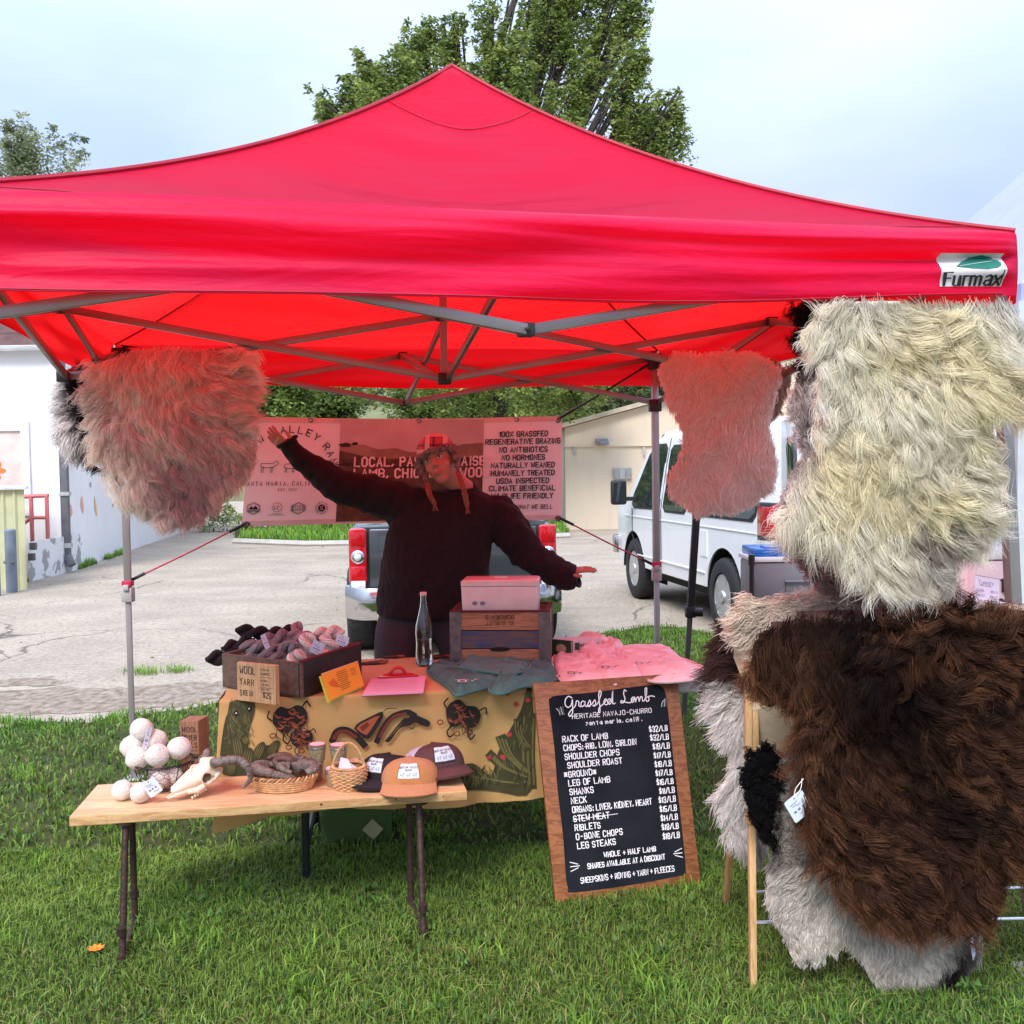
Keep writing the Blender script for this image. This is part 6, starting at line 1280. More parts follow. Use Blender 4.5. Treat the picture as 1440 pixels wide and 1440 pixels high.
def edgedist(P, poly):
    d = np.full(len(P), 1e9); poly = np.asarray(poly); n = len(poly)
    for i in range(n):
        a, b = poly[i], poly[(i+1) % n]; ab = b-a; t = np.clip(((P-a) @ ab)/(ab @ ab+1e-12), 0, 1); d = np.minimum(d, np.linalg.norm(P-(a+t[:, None]*ab), axis=1))
    return d
def curves_obj(name, pts, rad, cols, parent):            # pts (n, k, 3)
    n, k = pts.shape[:2]; h = bpy.data.hair_curves.new(name); h.add_curves([k]*n)
    h.position_data.foreach_set('vector', pts.reshape(-1).astype(np.float32))
    ra = h.attributes.get('radius') or h.attributes.new('radius', 'FLOAT', 'POINT'); ra.data.foreach_set('value', np.broadcast_to(rad, (n, k)).reshape(-1).astype(np.float32))
    ca = h.attributes.new('col', 'FLOAT_COLOR', 'POINT'); c = np.ones((n, k, 4), np.float32); c[..., :3] = cols; ca.data.foreach_set('color', c.reshape(-1))
    h.materials.append(m_wool); return link(name, h, parent)
PELTS = {}
def pelt(label, outline, Y, n_locks, per, L, colf, radiate, grav=.6, curl=.12, freq=1.3, rl=.011, lift=.35, rad=.0011, bulge=.016, seed=0, name='sheepskin', group=None, hidec=(.5, .42, .33), K=7, cl=.8, wav=.5, tip=1.25, rootdark=.5, parent=None, tilt=None, edge=1.0, noise=.5, dark=None):
    """outline in photo pixels on the upright plane y = Y; radiate = (px, py, weight): wool falls away from that point"""
    r = np.random.default_rng(seed); O = np.array([[U(x, y, Y).x, U(x, y, Y).z] for x, y in outline]); k_ = Y/F
    cen = O.mean(0); off = (lambda P: np.zeros(len(P))) if tilt is None else tilt
    t = parent or thing(name, label, 'sheepskin', (cen[0], Y, cen[1]), group)
    def dep(P):                                          # how far the hide swells toward us
        d = np.clip(edgedist(P, O)/.10, 0, 1); return Y-bulge*np.sqrt(np.clip(1-(1-d)**2, 0, 1))-.012*vnoise(P, 7, seed+2)+off(P)
    lo, hi = O.min(0), O.max(0); st = .022; gx = np.arange(lo[0], hi[0]+st, st); gz_ = np.arange(lo[1], hi[1]+st, st)
    XX, ZZ = np.meshgrid(gx, gz_); P = np.c_[XX.ravel(), ZZ.ravel()]; V = np.c_[P[:, 0], dep(P)+.004, P[:, 1]]; nx = len(gx); cell = []
    for j in range(len(gz_)-1):
        for i in range(nx-1): cell.append((j*nx+i, j*nx+i+1, (j+1)*nx+i+1, (j+1)*nx+i))
    cell = np.array(cell); cc = P[cell].mean(1); keep = inpoly(cc, O); o = np_mesh('hide', V, cell[keep], hide_mat(hidec), t, smooth=True)
    md = o.modifiers.new('t', 'SOLIDIFY'); md.thickness = .004; md.offset = 1; bake(o)
    # roots
    R = np.zeros((0, 2))
    while len(R) < n_locks: q = r.uniform(lo, hi, (n_locks*2, 2)); R = np.vstack([R, q[inpoly(q, O)]])
    R = R[:n_locks]; n = n_locks; rp = U(radiate[0], radiate[1], Y); F0 = (R-[rp.x, rp.z]); F0 /= np.linalg.norm(F0, axis=1)[:, None]+.15
    F0 = F0*radiate[2]+np.array([0, -grav])+noise*np.c_[vnoise(R, 9, seed+5), vnoise(R, 9, seed+6)]+.35*np.c_[vnoise(R, 26, seed+7), vnoise(R, 26, seed+8)]+r.normal(0, .12, (n, 2)); F0 /= np.linalg.norm(F0, axis=1)[:, None]+1e-6
    Ln = L*r.uniform(.65, 1.25, n)*(1+.2*vnoise(R, 6, seed+9)); ed = edgedist(R, O)
    lockc = colf(R, r, ed); ph = r.uniform(0, 2*PI, n); fr = freq*r.uniform(.7, 1.4, n); am = curl*r.uniform(.4, 1.4, n); lf = lift*r.uniform(.6, 1.4, n)
    k = np.repeat(np.arange(n), per); m = len(k); jit = r.normal(0, rl, (m, 2)); ts = np.linspace(0, 1, K)
    pts = np.zeros((m, K, 3)); perp = np.c_[-F0[:, 1], F0[:, 0]]; hl = Ln[k]*r.uniform(.75, 1.1, m); rt = R[k]+jit; d0 = dep(R)[k]
    jy = r.normal(0, rl*.6, m); hp = r.normal(0, .16, m); hj = r.normal(0, .07, (m, 2))
    for i, s in enumerate(ts):
        c_ = 1-cl*s**.8; w_ = np.sin(2*PI*fr[k]*s+ph[k]+hp)*am[k]*hl*min(1, s*1.6); b = np.cos(2*PI*fr[k]*s+ph[k])*am[k]*hl*.6*min(1, s*1.6)
        q = R[k]+jit*c_+F0[k]*(hl*s)[:, None]*(1-lf[k]*.35*(1-s))[:, None]+perp[k]*w_[:, None]+hj*(hl*s*s)[:, None]; q[:, 1] -= hl*.10*s*s
        pts[:, i, 0] = q[:, 0]; pts[:, i, 2] = q[:, 1]; pts[:, i, 1] = d0-hl*lf[k]*np.sin(min(1, s*1.15)*PI*.62)-b+jy*c_
    rd = rad*np.array([1, 1, 1, .95, .85, .65, .3])[np.linspace(0, 6, K).astype(int)][None, :]*r.uniform(.6, 1.3, m)[:, None]
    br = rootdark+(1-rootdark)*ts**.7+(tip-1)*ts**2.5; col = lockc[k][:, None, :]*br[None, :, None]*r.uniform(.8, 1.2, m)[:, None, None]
    if dark is not None: col = dark(R[k], ts, col, r)
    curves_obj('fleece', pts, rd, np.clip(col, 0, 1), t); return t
def cmix(a, b, w): return np.asarray(a)*(1-w[:, None])+np.asarray(b)*w[:, None]
def pxm(Y, *c): return np.array([[U(x, y, Y).x, U(x, y, Y).z] for x, y in c])
def near(R, c, s): return np.exp(-((R-c)**2).sum(1)/(2*s*s))
# --- big white one under the corner of the canopy
YC = 2.93
OC = [(1160, 432), (1200, 428), (1300, 430), (1395, 428), (1418, 430), (1418, 480), (1404, 560), (1384, 620), (1368, 690), (1360, 725), (1338, 755), (1322, 775), (1285, 782), (1240, 780), (1205, 765), (1170, 742), (1130, 718), (1114, 695), (1122, 675), (1146, 640), (1158, 600), (1164, 560), (1162, 500)]
dk = pxm(YC, (1150, 765), (1305, 735), (1120, 745)); yl = pxm(YC, (1200, 610), (1290, 690), (1330, 450), (1380, 520), (1190, 660), (1250, 480), (1400, 560))
def colC(R, r, ed):
    n = len(R); c = np.tile(np.array([.74, .71, .64]), (n, 1)); w = np.clip(sum(near(R, y, .075) for y in yl)+.25*vnoise(R, 12, 3), 0, 1)*.75; c = cmix([.95, .89, .76], [.94, .83, .54], w)
    g = np.clip(near(R, dk[0], .055)*1.5+near(R, dk[1], .045)*.9+near(R, dk[2], .035)+.2*(vnoise(R, 14, 9)-.4), 0, .9); c = c*(1-g[:, None])+np.array([.24, .19, .17])*g[:, None]; return c*r.uniform(.88, 1.1, n)[:, None]
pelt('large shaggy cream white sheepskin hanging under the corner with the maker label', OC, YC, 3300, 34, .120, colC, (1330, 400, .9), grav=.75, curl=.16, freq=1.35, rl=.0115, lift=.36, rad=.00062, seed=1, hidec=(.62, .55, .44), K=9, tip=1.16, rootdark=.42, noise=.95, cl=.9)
# --- curly black and grey-white one just behind its left edge
YD = 3.12
def colD(R, r, ed):
    n = len(R); top = pxm(YD, (1130, 535))[0, 1]; w = np.clip((R[:, 1]-top)/.06+.5*vnoise(R, 20, 2)+r.normal(0, .2, n), 0, 1); c = cmix([.68, .60, .58], [.035, .025, .025], w); low = pxm(YD, (1110, 690))[0, 1]
    w2 = np.clip((low-R[:, 1])/.05, 0, 1); c = cmix(c, [.42, .27, .25], w2)if False else c*(1-w2[:, None])+np.array([.46, .30, .28])*w2[:, None]; return c*r.uniform(.75, 1.15, n)[:, None]
pelt('narrow black and grey curly sheepskin behind the left edge of the big white one', [(1128, 430), (1160, 426), (1200, 440), (1200, 820), (1150, 812), (1112, 770), (1098, 725), (1112, 670), (1135, 635), (1125, 600), (1124, 560), (1134, 520), (1130, 470)], YD, 1900, 11, .06, colD, (1190, 560, .9), grav=.4, curl=.25, freq=2.0, rl=.008, rad=.0009, seed=2, K=8, hidec=(.3, .2, .18))
# --- peach one by the rear leg
YB = 4.45
OB = [(948, 497), (1000, 500), (1060, 497), (1096, 520), (1088, 560), (1078, 600), (1092, 650), (1082, 688), (1055, 708), (1025, 714), (998, 714), (985, 722), (966, 708), (946, 694), (942, 668), (962, 640), (962, 602), (940, 562), (932, 520)]
def colB(R, r, ed): n = len(R); w = np.clip(.5+.5*vnoise(R, 6, 4), 0, 1); return cmix([1.0, .93, .86], [1.0, .84, .76], w)*r.uniform(.88, 1.08, n)[:, None]
pelt('smooth short-haired peach coloured sheepskin hanging by the rear leg before the van', OB, YB, 6000, 12, .026, colB, (1015, 520, .55), grav=.9, curl=.06, rl=.010, lift=.10, rad=.0010, seed=3, hidec=(.85, .6, .5), K=5, rootdark=1.0, tip=1.1, bulge=.015, noise=.9, cl=.5)
pelt('small tan flap of a sheepskin behind the right side of the peach one', [(1076, 505), (1108, 520), (1106, 545), (1092, 580), (1078, 590)], YB+.08, 420, 9, .04, lambda R, r, ed: np.tile([.5, .34, .25], (len(R), 1))*r.uniform(.85, 1.1, len(R))[:, None], (1080, 500, .4), rad=.0014, seed=4, K=5, lift=.2, rootdark=.8)
# --- tan and mauve one at the left
YA = 3.85
OA = [(152, 532), (166, 508), (195, 498), (240, 494), (300, 498), (336, 492), (342, 505), (344, 545), (350, 600), (360, 632), (352, 660), (330, 682), (298, 702), (272, 716), (256, 728), (240, 724), (222, 710), (200, 694), (182, 670), (174, 645), (162, 610), (152, 570)]
ma_ = pxm(YA, (285, 660), (215, 520), (200, 705), (330, 590), (300, 540), (150, 560))
def colA(R, r, ed):
    n = len(R); w = np.clip(near(R, ma_[0], .13)*1.3+.35*vnoise(R, 8, 6), 0, 1); c = cmix([1.0, .88, .76], [.60, .44, .42], w); w = np.clip(near(R, ma_[2], .10)+near(R, ma_[3], .06)*.6, 0, 1)*.7; c = c*(1-w[:, None])+np.array([1.0, .95, .86])*w[:, None]
    w = np.clip(near(R, ma_[4], .12)*.6+.2*vnoise(R, 15, 8), 0, .6); c = c*(1-w[:, None])+np.array([.70, .50, .42])*w[:, None]; return c*r.uniform(.8, 1.15, n)[:, None]
pelt('shaggy tan and mauve brown sheepskin hanging left of the banner', OA, YA, 3000, 28, .095, colA, (270, 470, .8), grav=.55, curl=.17, freq=1.4, rl=.0115, lift=.36, rad=.0008, seed=5, hidec=(.3, .2, .16), K=9, tip=1.2, rootdark=.8, noise=1.0, cl=.9)
def colA2(R, r, ed): n = len(R); x = pxm(4.05, (121, 570))[0, 0]; w = np.clip((R[:, 0]-x)/.05+.5+.2*vnoise(R, 20, 3)+r.normal(0, .1, n), 0, 1); return cmix([1.0, .97, .95], [.03, .022, .025], w)*r.uniform(.85, 1.1, n)[:, None]
pelt('white sheepskin with a black centre peeping out at the far left of the hanging skins', [(112, 532), (150, 524), (180, 640), (150, 636), (112, 624), (98, 590), (102, 555)], 4.05, 1500, 10, .085, colA2, (150, 560, 1.1), grav=.25, curl=.08, rl=.011, lift=.25, rad=.0011, seed=6, K=7, hidec=(.6, .55, .55), rootdark=.95, tip=1.05)
# --- drying rack
m_rackw = wood('rack_pine', (.78, .50, .24), (.56, .30, .12), 'z', 8, .55); m_rod = M('rack_rod', (.62, .62, .62), .25, metal=.9, var=.03)
r0 = G(1059, 1392, 0); r1 = U(1070, 985, r0.y+.10); rk = thing('drying_rack', 'folding pine drying rack with metal rods that carries the sheepskins', 'rack', r0)
def stick(a, b, w=.020, h=.030, nm='rack_leg'): mb = MB(); mb.bar(a, b, w, h, up=(0, 1, 0)); return mb.build(nm, m_rackw, rk, bevel=.002)
XR = 1.62; zt = 1.16; yb = r0.y
for X0 in (r0.x, XR+.05):
    stick(Vector((X0, yb, 0)), Vector((X0+.012, yb+.06, .55))); stick(Vector((X0+.022, yb+.045, .50)), Vector((X0+.034, yb+.12, zt)), nm='rack_post'); stick(Vector((X0+.002, yb+.05, .50)), Vector((X0+.010, yb+.09, 1.0)), nm='rack_post')
    stick(Vector((X0+.045, yb+.62, 0)), Vector((X0+.030, yb+.12, zt))); stick(Vector((X0+.046, yb+.30, .28)), Vector((X0+.050, yb+.05, .95)), .016, .024, 'rack_brace')
    mb = MB(); mb.box((X0+.014, yb+.045, .515), (.03, .03, .025)); mb.build('hinge_block', m_rackw, rk, bevel=.002)
for z, y in ((zt, .12), (.955, .10), (.52, .05), (.29, .035), (.20, .02), (.80, .12)):
    mb = MB(); mb.tube([(r0.x+.01, yb+y, z), (XR+.08, yb+y, z)], .006, 10); mb.build('rack_rod', m_rod, rk)
# --- dark brown one over the front of the rack
YE = 2.93
OE = [(1078, 885), (1110, 872), (1180, 866), (1260, 868), (1330, 866), (1440, 868), (1520, 875), (1520, 1170), (1430, 1190), (1398, 1215), (1382, 1255), (1362, 1274), (1330, 1272), (1270, 1262), (1230, 1248), (1195, 1225), (1165, 1195), (1150, 1150), (1136, 1112), (1124, 1092), (1138, 1050), (1152, 1012), (1132, 968), (1088, 964), (1074, 930)]
db = pxm(YE, (1250, 930), (1290, 1010), (1230, 980), (1290, 1080), (1380, 960), (1200, 900), (1330, 1130))
def colE(R, r, ed):
    n = len(R); w = np.clip(sum(near(R, q, .06) for q in db)*.9+.3*vnoise(R, 10, 5), 0, 1); c = cmix([.055, .025, .017], [.014, .008, .008], w); return c*r.uniform(.7, 1.25, n)[:, None]
def darkE(R, ts, col, r):
    w = np.clip(sum(near(R, q, .06) for q in db)*.9, 0, 1)[:, None, None]; tip = np.array([.46, .20, .095]); k = (ts**4.5)[None, :, None]*(1-.85*w)*r.uniform(.1, 1.0, (len(R), 1, 1)); return col*(1-k)+tip*k
topE = pxm(YE, (1200, 862))[0, 1]
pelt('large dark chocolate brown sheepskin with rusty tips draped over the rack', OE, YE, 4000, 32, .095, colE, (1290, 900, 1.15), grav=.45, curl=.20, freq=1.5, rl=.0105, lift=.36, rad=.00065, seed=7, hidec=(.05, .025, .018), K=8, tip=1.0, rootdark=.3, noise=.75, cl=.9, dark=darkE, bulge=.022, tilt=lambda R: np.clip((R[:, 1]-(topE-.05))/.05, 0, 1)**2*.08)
# --- cream and pink one lying over the top, its suede side hanging down at the left
YG = 3.17
def colG(R, r, ed): n = len(R); w = np.clip(.5+.6*vnoise(R, 6, 3), 0, 1); return cmix([.80, .70, .58], [.80, .60, .54], w)*r.uniform(.85, 1.1, n)[:, None]
gp = pelt('cream sheepskin over the rack top with its suede side showing at the left', [(1050, 872), (1075, 850), (1140, 842), (1240, 848), (1380, 852), (1440, 858), (1440, 900), (1200, 905), (1080, 905), (1052, 900)], YG-.02, 1900, 12, .09, colG, (1200, 930, 1.2), grav=-.05, curl=.12, rl=.011, lift=.3, rad=.0011, seed=8, K=7, hidec=(.7, .6, .45))
m_suede = M('suede_cream', (.66, .52, .34), .95, var=.12, scale=9, col2=(.72, .60, .42), bump=.3, bscale=30, sheen=.2)
mb = MB(); sp_ = [(1034, 890), (1050, 868), (1072, 868), (1082, 905), (1092, 960), (1130, 985), (1140, 1050), (1150, 1140), (1130, 1200), (1098, 1180), (1078, 1120), (1062, 1075), (1050, 1040), (1052, 1000), (1046, 960), (1032, 925)]
mb.prism([U(x, y, YG+.03*math.sin(x*.09+y*.03)) for x, y in sp_], (0, .006, 0)); sm_ = mb.build('suede_side', m_suede, gp, smooth=True, ang=20)
# --- long white fringed one behind it
def colH(R, r, ed):
    n = len(R); top = pxm(YG+.1, (1030, 965))[0, 1]; lo_ = pxm(YG+.1, (1030, 1150))[0, 1]; w = np.clip((R[:, 1]-top)/.03+r.normal(0, .2, n), 0, 1); c = cmix([.86, .80, .77], [.10, .05, .045], w); w = np.clip((lo_-R[:, 1])/.05, 0, 1)*.75; return (c*(1-w[:, None])+np.array([.30, .27, .26])*w[:, None])*r.uniform(.85, 1.12, n)[:, None]
pelt('long-haired white sheepskin with dark top hanging behind the left leg of the rack', [(1036, 880), (1060, 900), (1070, 1180), (1050, 1172), (1026, 1150), (1022, 1110), (1036, 1080), (1034, 1040), (1030, 1000), (1022, 950), (1024, 905)], YG+.10, 1300, 12, .085, colH, (1110, 1000, 1.0), grav=.45, curl=.07, rl=.009, lift=.2, rad=.001, seed=9, K=7, rootdark=.75, tip=1.08)
# --- black and grey flank of the lowest skin, then its pale belly
YI = 3.04
def colI(R, r, ed): n = len(R); x = pxm(YI, (1088, 1100))[0, 0]; w = np.clip((R[:, 0]-x)/.02+.3*vnoise(R, 30, 2)+r.normal(0, .25, n), 0, 1); return cmix([.010, .009, .010], [.48, .41, .36], w)*r.uniform(.75, 1.15, n)[:, None]
pelt('short black and grey sheepskin side hanging across the rack leg', [(1052, 1062), (1078, 1050), (1094, 1068), (1128, 1040), (1150, 1060), (1160, 1200), (1130, 1210), (1105, 1200), (1088, 1180), (1070, 1168), (1052, 1140), (1046, 1100)], YI, 2400, 10, .028, colI, (1090, 1080, .5), grav=.5, curl=.2, freq=1.8, rl=.007, lift=.5, rad=.0009, seed=10, K=5, hidec=(.5, .42, .3))
YJ = 3.06
jb = pxm(YJ, (1325, 1368), (1350, 1352), (1100, 1195), (1352, 1330))
def colJ(R, r, ed): n = len(R); w = np.clip(near(R, jb[0], .028)*1.4+near(R, jb[1], .03)*1.4+near(R, jb[3], .025)+near(R, jb[2], .03), 0, 1); c = cmix([.84, .77, .69], [.03, .025, .025], w); w = np.clip(.4*vnoise(R, 9, 4)+.15, 0, .6); return (c*(1-w[:, None])+np.array([.52, .43, .38])*w[:, None])*r.uniform(.85, 1.12, n)[:, None]
pelt('short-haired grey white sheepskin whose ragged lower edge hangs below the brown one', [(1092, 1190), (1150, 1180), (1300, 1200), (1372, 1240), (1368, 1300), (1372, 1335), (1348, 1355), (1320, 1376), (1290, 1384), (1245, 1388), (1228, 1368), (1212, 1335), (1190, 1308), (1176, 1318), (1150, 1336), (1118, 1338), (1102, 1305), (1084, 1262), (1082, 1222)], YJ, 5200, 10, .040, colJ, (1230, 1150, .9), grav=.5, curl=.08, rl=.009, lift=.3, rad=.001, seed=11, K=6, hidec=(.6, .52, .45), rootdark=.7, tip=1.1, noise=.7)
# --- paper price tags on strings
m_tag = M('tag_card', (.72, .78, .86), .6, var=.03); m_str = M('string_white', (.75, .72, .65), .8); m_pink2 = M('ink_blue_grey', (.18, .20, .30), .8)
def price_tag(label, c, w, h, ang, tie, yaw=.3, fold=True, nm='price_tag'):
    c = Vector(c); t = thing(nm, label, 'tag', c, 'paper price tags'); R = Matrix.Rotation(yaw, 3, 'Z') @ Matrix.Rotation(ang, 3, 'Y'); ex_, ez_ = R @ Vector((1, 0, 0)), R @ Vector((0, 0, 1)); n_ = ex_.cross(ez_)
    q = lambda a, b, o=0: c+ex_*a*w/2+ez_*b*h/2+n_*o; e = .12
    mb = MB(); mb.prism([q(-1+e, -1), q(1-e, -1), q(1, -1+e), q(1, 1-e), (q(1-e, 1)), q(-1+e, 1), q(-1, 1-e), q(-1, -1+e)], n_*-.0008); cd = mb.build('card', m_tag, t, smooth=False)
    D = Decal(lambda u, v, hh: q(u, v, hh)); D.h = .0008; random.seed(int(abs(c.x*1000)))
    for k, y in enumerate((.45, .22)): D.curve([(-.7+.2*k+i*.16, y+random.uniform(-.07, .07)) for i in range(6)], .05, m_pink2, 4)
    for k in range(3): D.ell(-.5+.45*k, -.2, .15, .12, m_pink2, 0, 8, .3)
    D.curve([(-.2+i*.16, -.6+random.uniform(-.06, .06)) for i in range(6)], .05, m_pink2, 4); D.ell(.0, .80, .07, .07, m_bk, 0, 10); D.build('print', cd)
    if tie: mb = MB(); tp = Vector(tie); a = q(0, .8); mb.tube(bez([a, a.lerp(tp, .5)+Vector((.006, -.004, 0)), tp], 5), .0012, 5); mb.tube(bez([a, a.lerp(tp, .5)-Vector((.006, .0, 0)), tp+Vector((.004, 0, 0))], 5), .0012, 5); tag(mb.build('string', m_str, t), None, kind='stuff')
    return t
price_tag('white folded price tag hanging on the left flank of the dark brown sheepskin', U(1123, 1134, YE-.09), .066, .072, -.55, U(1128, 1095, YE-.08))
price_tag('narrow white price tag hanging by the rods at the lower right of the rack', U(1368, 1332, YJ-.07), .030, .085, -.45, U(1356, 1306, YJ-.05), yaw=.9)
price_tag('pale price tag below the white and black sheepskin at the far left', U(138, 647, 3.95), .062, .05, .5, U(132, 630, 4.0))
# ---------------------------------------------------------------- goods on the low table
m_wool_w = M('felt_white', (.74, .67, .60), .95, var=.06, scale=30, bump=.6, bscale=180, sheen=.3); m_wire = M('wire_dark', (.03, .025, .025), .45, metal=.7)
def L3(px, py, up=0.0): p = G(px, py, LZ+up); return p
def yaw_to(d): return math.atan2(d.y, d.x)
bb = L3(231, 1109, .002); rim_z, rr1, rr0 = .104, .108, .056
wb = thing('wire_basket', 'round dark chicken-wire basket heaped with white wool dryer balls', 'basket', bb)
for r_, z, w_ in ((rr1, rim_z, .0026), (rr1*.985, rim_z-.006, .0014), (rr0, .006, .0026), (rr0*.55, .005, .0016)): mb = MB(); mb.tube([bb+Vector((r_*math.cos(a), r_*math.sin(a), z)) for a in np.linspace(0, 2*PI, 36, endpoint=False)], w_, 6, closed=True); mb.build('wire_ring', m_wire, wb)
def bk(a, t): r_ = rr0+(rr1-rr0)*t**.6; return bb+Vector((r_*math.cos(a), r_*math.sin(a), .006+(rim_z-.006)*t))
mb = MB(); n = 18
for i in range(n):                                      # hexagonal netting
    for j in range(5):
        a0 = 2*PI*(i+.5*(j % 2))/n; t0 = j/5; a1 = a0+PI/n; am_ = a0-PI/n; mb.tube([bk(a0, t0), bk(a0, t0+.1)], .0008, 4, cap=False)
        mb.tube([bk(a0, t0+.1), bk(a1, min(1, t0+.2))], .0008, 4, cap=False); mb.tube([bk(a0, t0+.1), bk(am_, min(1, t0+.2))], .0008, 4, cap=False)
tag(mb.build('netting', m_wire, wb), None, kind='stuff')
for i in range(6): a = i*PI/3+.3; mb = MB(); mb.tube([bk(a, t) for t in np.linspace(0, 1, 6)], .0018, 6); mb.build('wire_rib', m_wire, wb)
for s in (-1, 1): a = PI if s < 0 else 0; e = bk(a, 1); mb = MB(); mb.tube(bez([e+Vector((0, .025, 0)), e+Vector((s*.018, .02, .010)), e+Vector((s*.02, -.015, .012)), e+Vector((0, -.025, 0))], 4), .002, 6); mb.build('handle', m_wire, wb)
def ball(c, r_, lab, grp='wool dryer balls'):
    t = MB(); t.ball(c, (r_, r_*.98, r_*.96), 28, 18); o = t.build('wool_ball', m_wool_w, None); co = np.array([v.co[:] for v in o.data.vertices]); cc = np.array(c); d = co-cc; d /= np.linalg.norm(d, axis=1)[:, None]+1e-9
    co += d*(.0022*vnoise(co, 55, int(c[0]*1e4) % 97))[:, None]; o.data.vertices.foreach_set('co', co.ravel()); o.data.update(); return tag(o, lab, 'wool ball', grp)
def ray_at(px, py, Y): return U(px, py, Y)
Y0 = bb.y
for px, py, dy, lab in ((199, 1026, .0, 'topmost white wool ball on the heap in the wire basket'), (186, 1050, -.015, 'white wool ball at the left of the heap behind the folded tag'), (219, 1041, .03, 'white wool ball just right of the folded tag near the top of the heap'),
    (193, 1066, -.045, 'white wool ball at the lower left of the heap above the rim'), (221, 1062, -.05, 'white wool ball in the front middle of the heap in the wire basket'), (252, 1052, -.01, 'white wool ball next to the wooden block sign on top of the heap')): ball(U(px, py, Y0+dy), .0415, lab)
for dx, dy, lab in ((-.03, .02, 'white wool ball low in the wire basket seen through the left netting'), (.035, .0, 'white wool ball low in the wire basket seen through the right netting'), (.0, -.035, 'white wool ball low in the front of the wire basket')): ball(bb+Vector((dx, dy, .042)), .034, lab)
p1 = L3(171, 1127, .0); p2 = L3(196, 1131, .0)
ball(p1+Vector((0, .01, .036)), .036, 'loose white wool ball on the table at the far left'); ball(p2+Vector((0, .012, .036)), .036, 'loose white wool ball with a tag beside the wire basket')
price_tag('folded blue white tag tucked among the wool balls at the top of the basket', U(207, 1038, Y0-.05), .020, .078, .35, None, yaw=.9)
price_tag('lilac price tag tied to the loose wool ball in front of the wire basket', U(214, 1107, p2.y-.015), .048, .058, -.55, U(200, 1098, p2.y-.0), yaw=.2)
# wooden block signs
m_blk1 = wood('block_redwood', (.40, .20, .11), (.24, .11, .06), 'z', 11, .7); m_blk2 = wood('block_fir', (.66, .42, .22), (.46, .26, .12), 'z', 9, .65)
def block(label, a, b, h, dep_, mat, texts, lean=0):
    a = Vector(a); b = Vector(b); ex_ = (b-a); w = ex_.length; ex_.normalize(); ey_ = Vector((-ex_.y, ex_.x, 0)); t = thing('block_sign', label, 'sign', (a+b)/2); mb = MB()
    up = Vector((0, 0, 1))+ey_*lean; up.normalize(); mb.prism([a, b, b+up*h*1.0, a+up*h*.985], ey_*dep_); bo = mb.build('wood_block', mat, t, bevel=.002, smooth=False)
    D = Decal(lambda u, v, hh: a+ex_*u+up*v-ey_*hh); D.h = .0012
    for s, u, v, sz, kw in texts: D.text(s, u*w, v*h, sz*h, m_bk, jit=.10, w=sz*h*.13, **kw)
    return t, D, w
a = L3(255, 1093); b = L3(281, 1094); t, D, w = block('upright redwood block lettered WOOL DRYER BALLS behind the wire basket', a, b+Vector((0, -.0, 0)), .215, .085, m_blk1, [('WOOL', .12, .80, .085, dict(asp=.55)), ('DRYER', .12, .66, .085, dict(asp=.42, gap=.25)), ('BALLS', .12, .53, .085, dict(asp=.42, gap=.25)), ('5/$35', .3, .34, .075, dict(asp=.42, gap=.25))])
D.stroke([(w*.5, .215*.47), (w*.92, .215*.475)], .0018, m_bk); D.build('lettering', t)
# ram skull with horns
m_bone = M('bone', (.74, .62, .47), .55, var=.12, scale=14, bump=.3, bscale=60); m_horn = M('horn_grey', (.085, .065, .055), .55, col2=(.27, .22, .185), scale=45, bump=.8, bscale=120, detail=6); m_boned = M('bone_dark_brown', (.25, .15, .09), .8, var=.3, scale=30)  # darker brown bone for the cutters of eye sockets and nose
tip = L3(237, 1129)+Vector((0, 0, .012)); crn = U(303, 1082, L3(303, 1116).y+.01); sk = thing('ram_skull', 'bleached horned ram skull lying on the low table beside the wire basket', 'skull', (tip+crn)/2)
ax = (crn-tip); SL = ax.length; ax.normalize(); sx_ = ax.cross(Vector((0, 0, 1))).normalized(); su = sx_.cross(ax).normalized(); sx_ = -sx_ if sx_.y > 0 else sx_; su = su if su.z > 0 else -su
Rk = Matrix((ax, sx_, su)).transposed()
KS = 1.22
def K_(a, s, u): return tip+ax*(a*SL)+sx_*s*KS+su*u*KS      # a 0 nose .. 1 crown, s toward us, u up
mb = MB(); mb.ball(K_(.92, 0, .010), (.044, .042, .042), 20, 14, Rk); mb.ball(K_(.74, 0, .012), (.042, .046, .036), 20, 14, Rk)
def sring(a, w, h, u, n=16): return [K_(a, w*math.cos(t), u+h*math.sin(t)*(1 if math.sin(t) > 0 else .8)) for t in [2*PI*k/n for k in range(n)]]
loft(mb, [sring(.10, .011, .007, .014), sring(.28, .019, .016, .012), sring(.45, .025, .023, .009), sring(.62, .032, .028, .010), sring(.8, .035, .030, .012)])
for s in (-1, 1):
    mb.tube([K_(-.02, s*.005, .006), K_(.15, s*.010, .002), K_(.4, s*.017, -.004)], [.0035, .006, .009], 10)   # premaxilla prongs
    mb.tube([K_(.34, s*.020, -.006), K_(.5, s*.026, -.014), K_(.66, s*.028, -.012)], [.007, .011, .009], 12)       # tooth row
    mb.tube([K_(.72+.085*math.cos(t), s*.040+s*.004*math.sin(t), .010+.019*math.sin(t)) for t in np.linspace(0, 2*PI, 20, endpoint=False)], .0055, 8, closed=True)
    mb.tube([K_(.70, s*.036, -.010), K_(.85, s*.040, -.006), K_(1.0, s*.034, .0)], [.006, .005, .007], 10)
    mb.tube([K_(.88, s*.018, .022), K_(.95, s*.030, .034)], [.019, .017], 14)
mb.tube([K_(.08, 0, .020), K_(.35, 0, .028), K_(.6, 0, .036)], [.006, .010, .012], 12)
